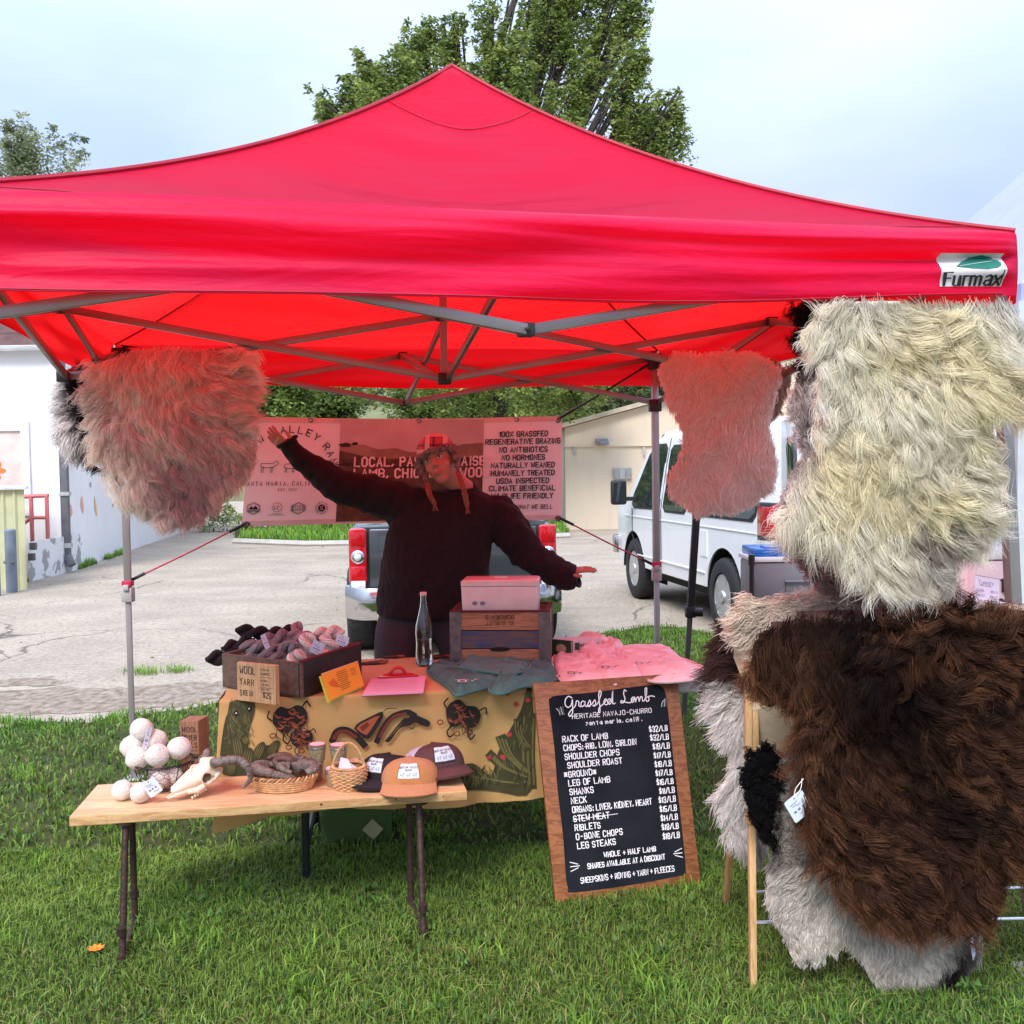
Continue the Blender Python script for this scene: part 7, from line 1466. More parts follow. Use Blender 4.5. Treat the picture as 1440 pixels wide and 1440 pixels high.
skm = mb.build('skull', m_bone, sk, remesh=.0026, sm=3)
cuts = []
for s in (-1, 1): c = MB(); c.ball(K_(.72, s*.044, .010), (.017, .024, .0175), 16, 12, Rk); cuts.append(c.build('cut', m_boned, None))
c = MB(); c.ball(K_(.13, 0, .020), (.030, .0065, .008), 14, 10, Rk); cuts.append(c.build('cut', m_boned, None)); skm.data.materials.append(m_boned)
booldiff(skm, cuts); skm.data.set_sharp_from_angle(angle=math.radians(180))
def horn(name, pts, r0_, r1_, par, mat=m_horn, ridges=1, n=14):
    P = bez(pts, 9); K = len(P); mb = MB(); mb.tube(P, [(r0_+(r1_-r0_)*(i/(K-1))**1.2)*(1+.12*ridges*math.sin(i*1.9))*(1+.03*math.sin(i*.7)) for i in range(K)], n, flat=.85); return mb.build(name, mat, par, ang=180)
h0 = K_(.95, .030, .034); yb_ = h0.y
horn('horn', [h0, U(326, 1069, yb_-.01), U(340, 1071, yb_-.02), U(350, 1082, yb_-.03), U(352, 1096, yb_-.02), U(342, 1107, yb_+.0)], .021, .007, sk)
h1 = K_(.93, -.030, .036); horn('horn', [h1, U(289, 1068, h1.y+.02), U(291, 1058, h1.y+.05), U(294, 1056, h1.y+.09)], .019, .010, sk)
mb = MB()
for k in range(6): p = K_(.36+.055*k, .026, -.024); mb.ball(p, (.0045, .0035, .006), 8, 6, Rk)
tag(mb.build('teeth', m_bone, sk), None, kind='stuff')
# woven tray with sheep horns
m_straw = M('straw', (.62, .36, .17), .7, var=.22, scale=60, bump=.3, bscale=120); m_strawd = M('straw_dark', (.40, .20, .09), .7, var=.2, scale=60)
tc0 = L3(399, 1107, .004); ty_ = thing('woven_tray', 'oval coiled straw tray with a braided rim full of dark horns', 'tray', tc0)
ta_, tb3 = .118, .082
for k in range(5):
    f = .86+.035*k; z = .004+.0085*k; mb = MB(); mb.tube([tc0+Vector((ta_*f*math.cos(a), tb3*f*math.sin(a), z)) for a in np.linspace(0, 2*PI, 60, endpoint=False)], .0052, 7, closed=True); mb.build('coil', m_straw, ty_)
mb = MB(); mb.lathe([(.0001, .003), (.88, .003), (.88, .006), (.0001, .006)], tc0, 40, None); 
mb.v = [(tc0.x+(x-tc0.x)*ta_, tc0.y+(y-tc0.y)*tb3, z) for x, y, z in mb.v]; mb.build('tray_base', m_straw, ty_)
for ph in (0, PI):                                       # braided rim
    mb = MB(); m_ = 150; mb.tube([tc0+Vector(((ta_+.006*math.cos(22*a+ph))*math.cos(a), (tb3+.006*math.cos(22*a+ph))*math.sin(a), .047+.005*math.sin(22*a+ph))) for a in np.linspace(0, 2*PI, m_, endpoint=False)], .0038, 6, closed=True); mb.build('rim_braid', m_straw if ph else m_strawd, ty_)
m_hornb = M('horn_brown', (.16, .075, .045), .55, col2=(.09, .06, .05), scale=20, bump=.4, bscale=60)
def arc_horn(c, R_, a0, a1, z0, z1, r0_, r1_, lab, mat=m_horn, sq=.7, ridges=.7):
    r0_ *= 1.22; r1_ *= 1.2; z0 += .012; z1 += .012; P = [c+Vector((R_*math.cos(a0+(a1-a0)*k/6), R_*sq*math.sin(a0+(a1-a0)*k/6), z0+(z1-z0)*k/6+.012*math.sin(k*PI/6))) for k in range(7)]
    o = horn('ram_horn', P, r0_, r1_, None, mat, ridges); return tag(o, lab, 'horn', 'horns in the straw tray')
z_ = LZ
H_ = lambda x, y, z: tc0+Vector((x, y, z))
arc_horn(H_(-.01, -.005, 0), .085, PI*1.02, PI*1.75, .062, .032, .021, .008, 'long grey ridged horn curving along the front of the straw tray'); arc_horn(H_(.02, .02, 0), .075, -.1, PI*.75, .050, .045, .022, .008, 'grey horn curving round the back of the straw tray')
arc_horn(H_(.07, .0, 0), .040, PI*.9, -.35*PI, .05, .045, .024, .012, 'thick grey ribbed horn at the right end of the straw tray by the jars'); arc_horn(H_(-.05, .015, 0), .045, PI*1.5, PI*.4, .050, .055, .020, .008, 'curled grey horn at the left end of the straw tray')
arc_horn(H_(-.09, .045, 0), .030, PI*.2, PI*1.1, .035, .030, .018, .012, 'reddish brown smooth horn between the skull and the tray', m_hornb, ridges=.2); arc_horn(H_(.0, .01, 0), .030, 0, PI*1.4, .075, .070, .015, .006, 'small brown twisted horn on top of the heap in the straw tray', m_hornb, ridges=.5)
arc_horn(H_(.03, -.025, 0), .035, PI*.6, PI*1.6, .062, .055, .016, .007, 'short dark horn across the middle of the straw tray'); arc_horn(H_(-.03, .04, 0), .05, PI*.1, PI*.8, .070, .075, .014, .006, 'thin brown horn at the back of the heap in the straw tray', m_hornb)
arc_horn(H_(.045, .035, 0), .030, PI*.3, PI*1.5, .070, .060, .015, .007, 'pale tipped grey horn near the jars on the heap in the tray')
# jars
m_herb = M('jar_contents', (.22, .17, .09), .5, col2=(.36, .30, .17), scale=110, coat=1, bump=.2, bscale=200); m_lid = M('jar_lid_metal', (.62, .62, .62), .25, metal=.9); m_lidtop = M('jar_top_paper', (.80, .62, .62), .7, var=.05)
m_jarglass = M('jar_glass', (.85, .9, .88), .05, trans=1, var=0)
def jar(px, py, z, lab):
    p = G(px, py, LZ)+Vector((0, 0, z)); t = thing('herb_jar', lab, 'jar', p, 'small lidded jars'); mb = MB(); mb.lathe([(.024, .001), (.0275, .005), (.030, .030), (.0310, .046), (.0295, .050), (.0001, .050)], p, 26); mb.build('glass_jar', m_herb, t)
    mb = MB(); mb.lathe([(.0318, .050), (.0335, .051), (.0335, .055), (.0322, .056), (.0335, .057), (.0335, .064), (.031, .066), (.028, .0662)], p, 28); l_ = mb.build('lid', m_lid, t)
    mb = MB(); mb.lathe([(.0285, .0664), (.0001, .0668)], p, 24); mb.build('lid_label', m_lidtop, l_); return t
jar(443, 1097, 0, 'lower jar of the left stack half behind the tray'); jar(470, 1105, 0, 'lower front jar between the tray and the wicker basket'); jar(494, 1094, 0, 'lower jar right of the wicker basket handle')
jar(447, 1096, .067, 'upper left jar with pink topped lid'); jar(477, 1097, .067, 'upper right jar with pink topped lid by the basket handle')
# little wicker basket with a folded paper
wc = L3(491, 1108, .001); wk = thing('wicker_basket', 'small round wicker basket with a tall handle and folded paper inside', 'basket', wc)
def wr(z): return .048+.016*math.sin(PI*min(1, z/.075)*.62)
for k in range(11):
    z = .004+k*.0068; mb = MB(); m_ = 72; r_ = wr(z); mb.tube([wc+Vector(((r_+.0022*math.sin(12*a+k*PI))*math.cos(a), (r_+.0022*math.sin(12*a+k*PI))*math.sin(a), z)) for a in np.linspace(0, 2*PI, m_, endpoint=False)], .0034, 6, closed=True); mb.build('weave', m_straw, wk)
for k in range(24): a = 2*PI*k/24; mb = MB(); mb.tube([wc+Vector(((wr(z)+.000)*math.cos(a), (wr(z)+.000)*math.sin(a), z)) for z in np.linspace(.002, .078, 6)], .0026, 5); mb.build('stake', m_strawd, wk)
mb = MB(); mb.lathe([(.0001, .002), (.048, .002), (.048, .005), (.0001, .005)], wc, 24); mb.build('basket_base', m_straw, wk)
for ph in (0, PI): mb = MB(); mb.tube([wc+Vector(((.056+.004*math.cos(26*a+ph))*math.cos(a), (.056+.004*math.cos(26*a+ph))*math.sin(a), .080+.0035*math.sin(26*a+ph))) for a in np.linspace(0, 2*PI, 160, endpoint=False)], .0032, 6, closed=True); mb.build('rim_braid', m_straw, wk)
hp_ = [wc+Vector((.056*math.cos(t)*(1.0-.25*math.sin(t)), 0.0, .078+.085*math.sin(t))) for t in np.linspace(0, PI, 40)]
for ph in (0, 2*PI/3, 4*PI/3): mb = MB(); mb.tube([p+Vector((.0028*math.cos(i*.9+ph), .0028*math.sin(i*.9+ph), 0)) for i, p in enumerate(hp_)], .0030, 6); mb.build('handle', m_straw, wk)
m_paper = M('paper_pinkish', (.78, .66, .72), .7, var=.03); mb = MB(); pa = wc+Vector((-.035, -.02, .07)); mb.prism([pa, pa+Vector((.055, -.005, .0)), pa+Vector((.035, .012, .035)), pa+Vector((.008, .012, .042))], (0, .003, .001)); mb.prism([pa+Vector((.0, .01, .0)), pa+Vector((.07, .01, .0)), pa+Vector((.02, .02, .036))], (0, .002, .001)); tag(mb.build('folded_paper', m_paper, None, smooth=False), 'folded pinkish paper slips inside the little wicker basket', 'paper')
# caps
m_corn = M('corduroy_orange', (.62, .25, .075), .9, var=.15, scale=90, stretch=(6, 6, .3), bump=.8, bscale=90, sheen=.2); m_capb = M('cap_black', (.012, .011, .014), .85, bump=.2, bscale=150); m_capbr = M('cap_brown', (.095, .04, .04), .8, bump=.15, bscale=150); m_mesh = M('cap_mesh_white', (.66, .60, .72), .8, var=.1, scale=150, bump=.7, bscale=260)
m_patch_ = M('cap_patch', (.62, .70, .76), .7, var=.04); m_pedge = M('patch_edge', (.05, .025, .02), .8)
def cap(label, c, yaw, pitch, front, back, brim, sc=1.0, panel=True):
    """crown faces -y before turning"""
    t = thing('baseball_cap', label, 'cap', c, 'caps laid out at the right end of the low table'); R = Matrix.Rotation(yaw, 3, 'Z') @ Matrix.Rotation(pitch, 3, 'X'); Q = lambda x, y, z: Vector(c)+R @ Vector((x*sc*1.1, y*sc, z*sc))
    def cr(u, v):                                      # u round (0 = front), v 0 rim .. 1 button
        a = u*2*PI; f = .5+.5*math.cos(a); hgt = .056+.014*f; e = 1.0-.34*f*1.0; ph = v*PI/2; rr_ = math.cos(ph)**(e*.8); zz = hgt*math.sin(ph)**(1.0-.10*f); sq_ = 1-.05*math.cos(4*a)*(1-v)
        return Q(.084*rr_*math.sin(a)*sq_, -.098*rr_*math.cos(a)*sq_, zz-.0025*math.cos(6*a)**8*math.sin(ph)**.5*(.6))
    mb = MB(); mb.grid(lambda u, v: cr(-.19+.38*u, v*.999), 26, 18); mb.build('front_panel', front, t, solid=.0025, ang=70); mb = MB(); mb.grid(lambda u, v: cr(.19+.62*u, v*.999), 40, 18); mb.build('back_panel', back, t, solid=.0025, ang=70)
    def br(u, v): a = (u-.5)*2.1; o = .078*v*math.cos(a*.75)**.8; x, y = .084*math.sin(a)*(1+.05*v), -.098*math.cos(a)-o; return Q(x, y, .004-.012*v-.010*(math.sin(a)**2)*(.3+v)+.010*(1-v)*0)
    mb = MB(); mb.grid(br, 26, 8); mb.build('brim', brim, t, solid=.004, ang=60)
    mb = MB(); mb.tube([br(0, 1)*0+br(k/26, .97)+Vector((0, 0, .003)) for k in range(27)], .0012, 5); mb.build('brim_stitching', brim, t)
    mb = MB(); mb.ball(Q(0, 0, .064), .006*sc, 10, 6); mb.build('button', front, t)
    W_, H0, H1 = .058, .20, .66                        # woven patch on the front
    def pf(u, v, h):
        p = cr(-W_+2*W_*u, H0+(H1-H0)*v); n = (cr(-W_+2*W_*u+.01, H0+(H1-H0)*v)-p).cross(cr(-W_+2*W_*u, H0+(H1-H0)*v+.02)-p).normalized(); n = n if n.dot(R @ Vector((0, -1, .3))) > 0 else -n; return p+n*(h+.0025)
    mb = MB(); mb.grid(lambda u, v: pf(-.06+1.12*u, -.09+1.18*v, -.0001), 12, 8); ed_ = mb.build('patch_border', m_pedge, t, ang=80); mb = MB(); mb.grid(lambda u, v: pf(u, v, .0008), 12, 8); pt_ = mb.build('patch', m_patch_, t, ang=80)
    D = Decal(pf); D.h = .0016; D.text('OUTLAW VALLEY', .5, .66, .15, m_bk, asp=.34, gap=.18, align='c', w=.022, path=lambda x, y: (x, y-.30*(x-.5)**2)); D.text('RANCH', .5, .46, .13, m_bk, asp=.36, gap=.2, align='c', w=.02)
    for k in range(3):
        ox_, s_ = .2+.3*k, .085; D.curve([(ox_-s_, .22), (ox_-s_*.4, .30), (ox_+s_*.5, .28), (ox_+s_, .34), (ox_+s_*.8, .2), (ox_-s_, .18), (ox_-s_, .22)], .018, m_pink2, 3); D.stroke([(ox_-s_*.6, .2), (ox_-s_*.6, .10)], .018, m_pink2); D.stroke([(ox_+s_*.6, .2), (ox_+s_*.6, .10)], .018, m_pink2)
    D.build('print', pt_); return t
c3 = L3(607, 1096, .0); cap('brown and white trucker cap with flat brim behind the orange cap', c3+Vector((.0, .085, .030)), .50, -.10, m_capbr, m_mesh, m_capbr, 1.22)
c2 = L3(548, 1103, .0); cap('black cap half hidden behind the orange corduroy cap', c2+Vector((-.01, .07, .020)), -.50, -.05, m_capb, m_capb, m_capb, 1.12)
c1 = L3(576, 1106, .0); cap('orange corduroy cap lying at the front of the caps', c1+Vector((.0, .035, .020)), .04, -.02, m_corn, m_corn, m_corn, 1.16)
# ---------------------------------------------------------------- goods on the folding table
TT_ = TZ+.010
def B3(px, py, up=0.0): return G(px, py, TT_+up)
# wooden box of yarn
m_boxw = wood('box_old_wood', (.20, .12, .085), (.10, .06, .045), 'x', 10, .75); m_boxg = M('box_dark_green', (.012, .022, .018), .6, col2=(.04, .035, .03), scale=14, detail=7); m_boxr = M('box_red_rim', (.12, .02, .018), .7, var=.3, scale=30)
a = B3(313, 966); b = B3(424, 982); c = B3(509, 951); a = b+(a-b); d = a+(c-b); bh = .135
ybx = thing('yarn_box', 'old open wooden box heaped with wool skeins at the left end of the table', 'box', (a+b+c+d)/4); up = Vector((0, 0, 1))
def slab(nm, p, q, h, th, mat, par, z0=0, bev=.0015):
    d_ = (q-p).normalized(); n_ = Vector((-d_.y, d_.x, 0)); mb = MB(); mb.prism([p+up*z0, q+up*z0, q+up*(z0+h), p+up*(z0+h)], n_*th); return mb.build(nm, mat, par, smooth=False, bevel=bev)
slab('front_board', a, b, bh, .014, m_boxw, ybx); slab('end_board', b+(c-b).normalized()*.001, c, bh, .014, m_boxg, ybx); slab('back_board', c, d, bh, .014, m_boxw, ybx); slab('end_board', d, a, bh, .014, m_boxw, ybx)
n1 = (c-b).normalized(); slab('rim_strip', b+up*(bh+.0005)+n1*.014, c+up*(bh+.0005), .008, .016, m_boxr, ybx); mb = MB(); mb.prism([a, b, c, d], up*.01); mb.build('bottom', m_boxw, ybx, smooth=False)
yc = (a+b+c+d)/4; e1 = (b-a)/2; e2 = (c-b)/2
def dk_(m):  # darker copy of a yarn, for every other thread and the core
    nm = m.name+'_darker'
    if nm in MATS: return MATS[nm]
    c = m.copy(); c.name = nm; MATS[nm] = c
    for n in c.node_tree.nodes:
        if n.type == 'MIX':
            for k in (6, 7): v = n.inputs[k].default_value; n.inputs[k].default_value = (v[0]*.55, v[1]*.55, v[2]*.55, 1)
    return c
def skein(pc, dirv, L_, r_, mat, lab, fat=1.0, seed=0):
    """a twisted hank: two plies wound round each other, each ply a bundle of threads"""
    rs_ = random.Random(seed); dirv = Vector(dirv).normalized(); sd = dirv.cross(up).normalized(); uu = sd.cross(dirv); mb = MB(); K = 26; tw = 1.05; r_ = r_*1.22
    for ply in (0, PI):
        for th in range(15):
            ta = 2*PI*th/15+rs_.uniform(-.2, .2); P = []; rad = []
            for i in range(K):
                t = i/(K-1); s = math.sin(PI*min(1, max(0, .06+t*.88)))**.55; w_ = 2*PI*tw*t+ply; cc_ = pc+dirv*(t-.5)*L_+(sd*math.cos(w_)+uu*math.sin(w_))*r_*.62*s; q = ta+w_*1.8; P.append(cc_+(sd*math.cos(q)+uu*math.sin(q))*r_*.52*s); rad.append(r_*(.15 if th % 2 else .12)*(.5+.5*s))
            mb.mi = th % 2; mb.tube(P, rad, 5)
        P = []; rad = []
        for i in range(K):
            t = i/(K-1); s = math.sin(PI*min(1, max(0, .06+t*.88)))**.55; w_ = 2*PI*tw*t+ply; P.append(pc+dirv*(t-.5)*L_+(sd*math.cos(w_)+uu*math.sin(w_))*r_*.62*s); rad.append(r_*.54*s)
        mb.mi = 0; mb.tube(P, rad, 8)
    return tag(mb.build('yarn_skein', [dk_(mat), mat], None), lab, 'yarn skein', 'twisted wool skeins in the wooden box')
m_yb = M('yarn_black', (.012, .008, .010), .95, var=.3, scale=60, sheen=.1); m_yg = M('yarn_grey', (.27, .23, .23), .95, var=.2, scale=60, sheen=.2); m_ym = M('yarn_mauve', (.42, .27, .27), .95, var=.2, scale=60, sheen=.2); m_yc = M('yarn_cream', (.92, .82, .70), .95, var=.08, scale=60, sheen=.2); m_yd = M('yarn_dark_plum', (.035, .018, .022), .95, var=.2, scale=60)
Yy = yc.y
for k, (px, py, dy, dx_, L_, r_, mt, lab) in enumerate([
    (316, 920, .03, (1, .5, .1), .15, .025, m_yb, 'black skein sticking out over the left end of the box'), (357, 886, .10, (1, .3, -.2), .15, .023, m_yb, 'black skein at the back left of the box on top of the heap'), (335, 903, .06, (1, .8, .2), .14, .022, m_yb, 'black skein between the two other black ones'),
    (363, 908, .02, (1, -.25, .05), .16, .026, m_yg, 'grey brown skein at the front left above the block sign'), (388, 895, .06, (.8, .5, .15), .15, .025, m_yg, 'grey skein in the middle of the heap with a pink tag beside it'), (386, 922, -.02, (1, .1, -.1), .13, .023, m_yg, 'grey skein low at the front of the box over the block sign'),
    (402, 910, .0, (.7, -.5, .3), .14, .024, m_yg, 'grey skein right of the middle standing on end'), (398, 887, .11, (1, .2, .1), .14, .024, m_yd, 'dark plum skein at the back middle of the heap'), (414, 889, .10, (.3, .4, .9), .11, .021, m_ym, 'mauve skein poking up at the highest point of the heap'),
    (424, 893, .07, (1, -.3, -.1), .13, .022, m_ym, 'mauve grey skein next to the cream ones'), (430, 907, -.0, (.2, .3, 1), .115, .030, m_yc, 'tall cream skein left of the lilac tag'), (462, 912, .02, (-.3, .3, 1), .13, .031, m_yc, 'large cream skein right of the lilac tag'),
    (415, 928, -.05, (.25, 0, 1), .10, .026, m_yc, 'cream skein hanging at the front corner of the box'), (442, 931, -.03, (1, .3, .3), .12, .024, m_yc, 'cream skein lying low behind the box rim under the lilac tag'), (462, 888, .12, (1, .1, .1), .13, .024, m_yc, 'pinkish cream skein at the back right of the heap'), (345, 925, .0, (1, 0, 0), .15, .024, m_yg, 'grey skein resting on the front board of the box')]):
    skein(U(px, py+3, Yy+dy), dx_, L_, r_, mt, lab, seed=k)
price_tag('lilac price tag on the cream skeins in the yarn box', U(446, 911, Yy-.075), .048, .052, .45, None, yaw=.15); price_tag('pink folded tag on the grey skeins in the yarn box', U(373, 902, Yy-.05), .022, .062, -.35, None, yaw=.7); price_tag('white paper tag at the right end of the yarn heap', U(481, 901, Yy+.02), .055, .045, .3, None, yaw=-.2)
a2 = B3(334, 984, -.004); b2 = B3(388, 991, -.004); off_ = (b2-a2); ng = Vector((off_.y, -off_.x, 0)).normalized()
t, D, w = block('pale fir block lettered WOOL YARN SKEIN $25 standing before the yarn box', a2-up*.002+ng*.0, b2-up*.002+ng*.0, .148, .022, m_blk2, [('WOOL', .08, .72, .17, dict(asp=.5)), ('YARN', .08, .44, .16, dict(asp=.5)), ('SKEIN', .08, .15, .14, dict(asp=.44)), ('$25', .68, .15, .13, dict(asp=.45)), ('NAVAJO', .62, .84, .055, dict(asp=.6)), ('CHURRO', .62, .73, .055, dict(asp=.6)), ('NATURAL', .60, .56, .05, dict(asp=.55)), ('COLORS', .64, .46, .05, dict(asp=.55)), ('200 YDS', .62, .34, .05, dict(asp=.55))])
for v in (.67, .41, .29): D.stroke([(.6*w, v*.148), (.93*w, (v+.005)*.148)], .001, m_bk)
D.build('lettering', t)
# stack of orange price sheets leaning on the box
m_oran = M('paper_orange', (.85, .38, .03), .7, var=.03); m_lime = M('paper_lime', (.62, .68, .08), .7); m_cardg = M('card_edge', (.7, .6, .5), .8)
q = [B3(464, 984, -.006)-tuy*.003, B3(513, 968, .0)-tuy*.003]; ld_ = (q[1]-q[0]); n_ = Vector((ld_.y, -ld_.x, 0)).normalized(); p4 = [U(464, 985, q[0].y), U(512, 964, q[1].y), U(503, 930, q[1].y+.05), U(452, 948, q[0].y+.05)]
n_ = (p4[1]-p4[0]).cross(p4[3]-p4[0]).normalized(); n_ = n_ if n_.y < 0 else -n_; ip = (p4[1]-p4[0]).normalized(); iq = (p4[3]-p4[0]).normalized()
ob = thing('price_sheet', 'orange laminated price sheet leaning on the dark end of the yarn box', 'paper', sum(p4, Vector())/4)
mb = MB(); mb.prism(p4, -n_*.002); o_ = mb.build('sheet', m_oran, ob, smooth=False)
D = Decal(lambda u, v, h: p4[0].lerp(p4[1], u).lerp(p4[3].lerp(p4[2], u), v)+n_*h); D.h = .001; random.seed(3); mo = M('print_brown', (.25, .09, .01), .8)
for k in range(10): wl = random.uniform(.10, .18); D.stroke([(.5-wl, .86-.075*k), (.5+wl, .86-.075*k)], .022, mo)
D.poly([(.10, .62), (.26, .70), (.36, .38), (.28, .34), (.12, .48)], M('print_orange_dark', (.62, .16, .02), .8))
for k in range(4): D.stroke([(.74, .8-.08*k), (.88, .8-.08*k)], .018, mo)
D.build('print', o_)
mb = MB(); mb.prism([p+(-n_*.006)-ip*.010-iq*.004 for p in p4], -n_*.002); mb.build('lime_sheet', m_lime, ob, smooth=False); mb = MB(); mb.prism([p+(-n_*.0035)+ip*.004+iq*.003 for p in p4], -n_*.0015); mb.build('card_back', m_cardg, ob, smooth=False)
# clipboard
m_pinkp = M('paper_pink', (.82, .50, .66), .6, var=.02); m_redp = M('plastic_red', (.55, .01, .015), .3, coat=.5); cq = [B3(509, 980, .002), B3(595, 976, .002), B3(598, 953, .002), B3(521, 957, .002)]
cl = thing('clipboard', 'red clipboard with pink sign-up sheets lying at the table edge', 'clipboard', sum(cq, Vector())/4); mb = MB(); mb.prism([p-up*.0 for p in cq], up*.003); mb.build('board', m_redp, cl, smooth=False)
for k in range(3): mb = MB(); mb.prism([p+up*(.0035+.0016*k)+Vector((.001*k, -.002+.001*k, 0)) for p in cq], up*.0012); mb.build('paper', m_pinkp, cl, smooth=False)
D = Decal(lambda u, v, h: cq[0].lerp(cq[1], u).lerp(cq[3].lerp(cq[2], u), v)+up*(h+.008)); D.h = .0008
for k in range(6): D.stroke([(.12, .2+.11*k), (.88, .2+.11*k)], .006, m_mar)
D.build('print', cl); e_ = (cq[2]-cq[3]); m_ = (cq[2]+cq[3])/2; eu = e_.normalized()
mb = MB(); h_ = up*.010; mb.prism([m_-eu*.085+h_-tuy*.014, m_+eu*.085+h_-tuy*.014, m_+eu*.075+h_+tuy*.016, m_+eu*.035+h_+tuy*.020+up*.012, m_-eu*.035+h_+tuy*.020+up*.012, m_-eu*.075+h_+tuy*.016], up*.006); mb.tube([m_+eu*.028*math.cos(t_)+tuy*.018+up*(.022+.022*math.sin(t_)) for t_ in np.linspace(0, PI, 12)], .007, 8); mb.build('clip', m_redp, cl, bevel=.002)
# glass bottle
bp2 = B3(597, 935, .001); bt = thing('glass_bottle', 'clear glass swing-neck bottle half full of water beside the seller', 'bottle', bp2)
m_gl = M('bottle_glass', (.93, .96, .95), .02, trans=1, var=0); m_wat = M('bottle_water', (.90, .95, .95), .0, trans=1, var=0)
hB = (U(597, 834, bp2.y).z-bp2.z); pr_ = [(.030, .0), (.0385, .006), (.0385, .05), (.036, .09), (.037, .115), (.0385, .14), (.036, .17), (.026, .21), (.017, .245), (.0135, .275), (.0135, .30)]; k_h = hB/.305
mb = MB(); prof = [(r_, z*k_h) for r_, z in pr_]; inn = [(max(.004, r_-.003), z*k_h+(.006 if i == 0 else 0)) for i, (r_, z) in enumerate(pr_)]; mb.lathe([(.0001, 0)]+prof+inn[::-1]+[(.0001, inn[0][1])], bp2, 32); mb.build('glass', m_gl, bt, ang=60)
mb = MB(); iw = [p for p in inn if p[1] < .135*k_h]; mb.lathe([(.0001, iw[0][1]+.0004)]+[(r_-.0004, z+.0004) for r_, z in iw]+[(.0001, iw[-1][1]+.0004)], bp2, 32); mb.build('water', m_wat, bt)
mb = MB(); mb.lathe([(.0150, .296*k_h), (.0155, .305*k_h), (.014, .309*k_h), (.0001, .309*k_h)], bp2, 20); mb.build('cap', m_lidtop, bt)
# old dairy crate with metal corners
m_cw1 = wood('crate_wood', (.50, .27, .14), (.28, .13, .065), 'x', 9, .7); m_cblue = M('crate_blue_paint', (.03, .065, .16), .6, col2=(.16, .10, .065), scale=9, stretch=(1, 6, 6), detail=6); m_galv = M('galvanised', (.15, .14, .135), .45, metal=.5, var=.25, scale=30); m_cdark = M('crate_inside', (.10, .02, .02), .8)
ca, cb2 = B3(634, 938, .0), B3(774, 938, .0); ce = (cb2-ca).normalized(); cn = Vector((-ce.y, ce.x, 0)); cw = (cb2-ca).length; cd_ = .30; chh = U(634, 861, ca.y).z-ca.z
mc = thing('dairy_crate', 'old wooden dairy crate with metal corners and a blue middle board', 'crate', (ca+cb2)/2+cn*cd_/2)
Cq = lambda x, y, z: ca+ce*x+cn*y+up*z
bh_ = (chh-.012)/3
for k, mt in enumerate((m_cw1, m_cblue, m_cw1)):
    z0 = .001+k*(bh_+.004)
    for (x0_, y0_, x1_, y1_, nm) in ((.012, .004, cw-.012, .004, 'front_slat'), (.012, cd_-.016, cw-.012, cd_-.016, 'back_slat')): mb = MB(); mb.prism([Cq(x0_, y0_, z0), Cq(x1_, y1_, z0), Cq(x1_, y1_, z0+bh_), Cq(x0_, y0_, z0+bh_)], cn*.012); mb.build(nm, mt if nm == 'front_slat' else m_cw1, mc, smooth=False, bevel=.002)
    for x_ in (.002, cw-.014): mb = MB(); mb.prism([Cq(x_, .012, z0), Cq(x_, cd_-.012, z0), Cq(x_, cd_-.012, z0+bh_), Cq(x_, .012, z0+bh_)], ce*.012); mb.build('side_slat', m_cw1 if k != 1 else m_cblue, mc, smooth=False, bevel=.002)
for x_ in (0, cw):
    for y_ in (0, cd_):
        sx2, sy2 = (1 if x_ == 0 else -1), (1 if y_ == 0 else -1); mb = MB(); mb.prism([Cq(x_-sx2*.002, y_-sy2*.002, 0), Cq(x_+sx2*.048, y_-sy2*.002, 0), Cq(x_+sx2*.048, y_-sy2*.002, chh), Cq(x_-sx2*.002, y_-sy2*.002, chh)], cn*sy2*.004); mb.prism([Cq(x_-sx2*.0025, y_, 0), Cq(x_-sx2*.0025, y_+sy2*.045, 0), Cq(x_-sx2*.0025, y_+sy2*.045, chh), Cq(x_-sx2*.0025, y_, chh)], ce*sx2*.004)
        cr2 = mb.build('metal_corner', m_galv, mc, smooth=False)
        for z_ in (.03, .13, chh-.03):
            if y_ == 0: mb = MB(); mb.ball(Cq(x_+sx2*.022, -.003, z_), (.005, .004, .005), 8, 6); mb.build('rivet', m_galv, cr2)
mb = MB()
for x0_, y0_, x1_, y1_ in ((0, 0, cw, 0), (0, cd_-.02, cw, cd_-.02)): mb.prism([Cq(x0_, y0_, chh), Cq(x1_, y1_, chh), Cq(x1_, y1_+.02, chh), Cq(x0_, y0_+.02, chh)], up*.006)
for x_ in (0, cw-.02): mb.prism([Cq(x_, .02, chh), Cq(x_+.02, .02, chh), Cq(x_+.02, cd_-.02, chh), Cq(x_, cd_-.02, chh)], up*.0055)
mb.build('top_rim', m_cdark, mc, smooth=False); mb = MB(); mb.prism([Cq(.02, .02, chh-.03), Cq(cw-.02, .02, chh-.03), Cq(cw-.02, cd_-.02, chh-.03), Cq(.02, cd_-.02, chh-.03)], -up*.01); mb.build('shelf_board', m_cdark, mc, smooth=False)
D = Decal(lambda u, v, h: Cq(cw-u, .004-h, v)); D.h = .0018; m_stamp = M('stamp_brown', (.07, .03, .02), .8); zt_ = .001+2*(bh_+.004)+bh_; D.fn = lambda u, v, h: Cq(cw/2-u, .004-h, zt_-v)
D.text("BORDEN'S", 0, .012, .017, m_stamp, align='c', asp=.7, w=.0028); D.text('10. S. F. CT', 0, .038, .014, m_stamp, align='c', asp=.7, w=.002); D.build('stamp', mc)
mb = MB(); mb.lathe([(.045, -.001), (.045, .003)], Cq(cw/2, .0035, .001+bh_), 20, Matrix.Rotation(PI/2, 3, 'X'), 1, .22); mb.build('hand_hole', m_under, mc)
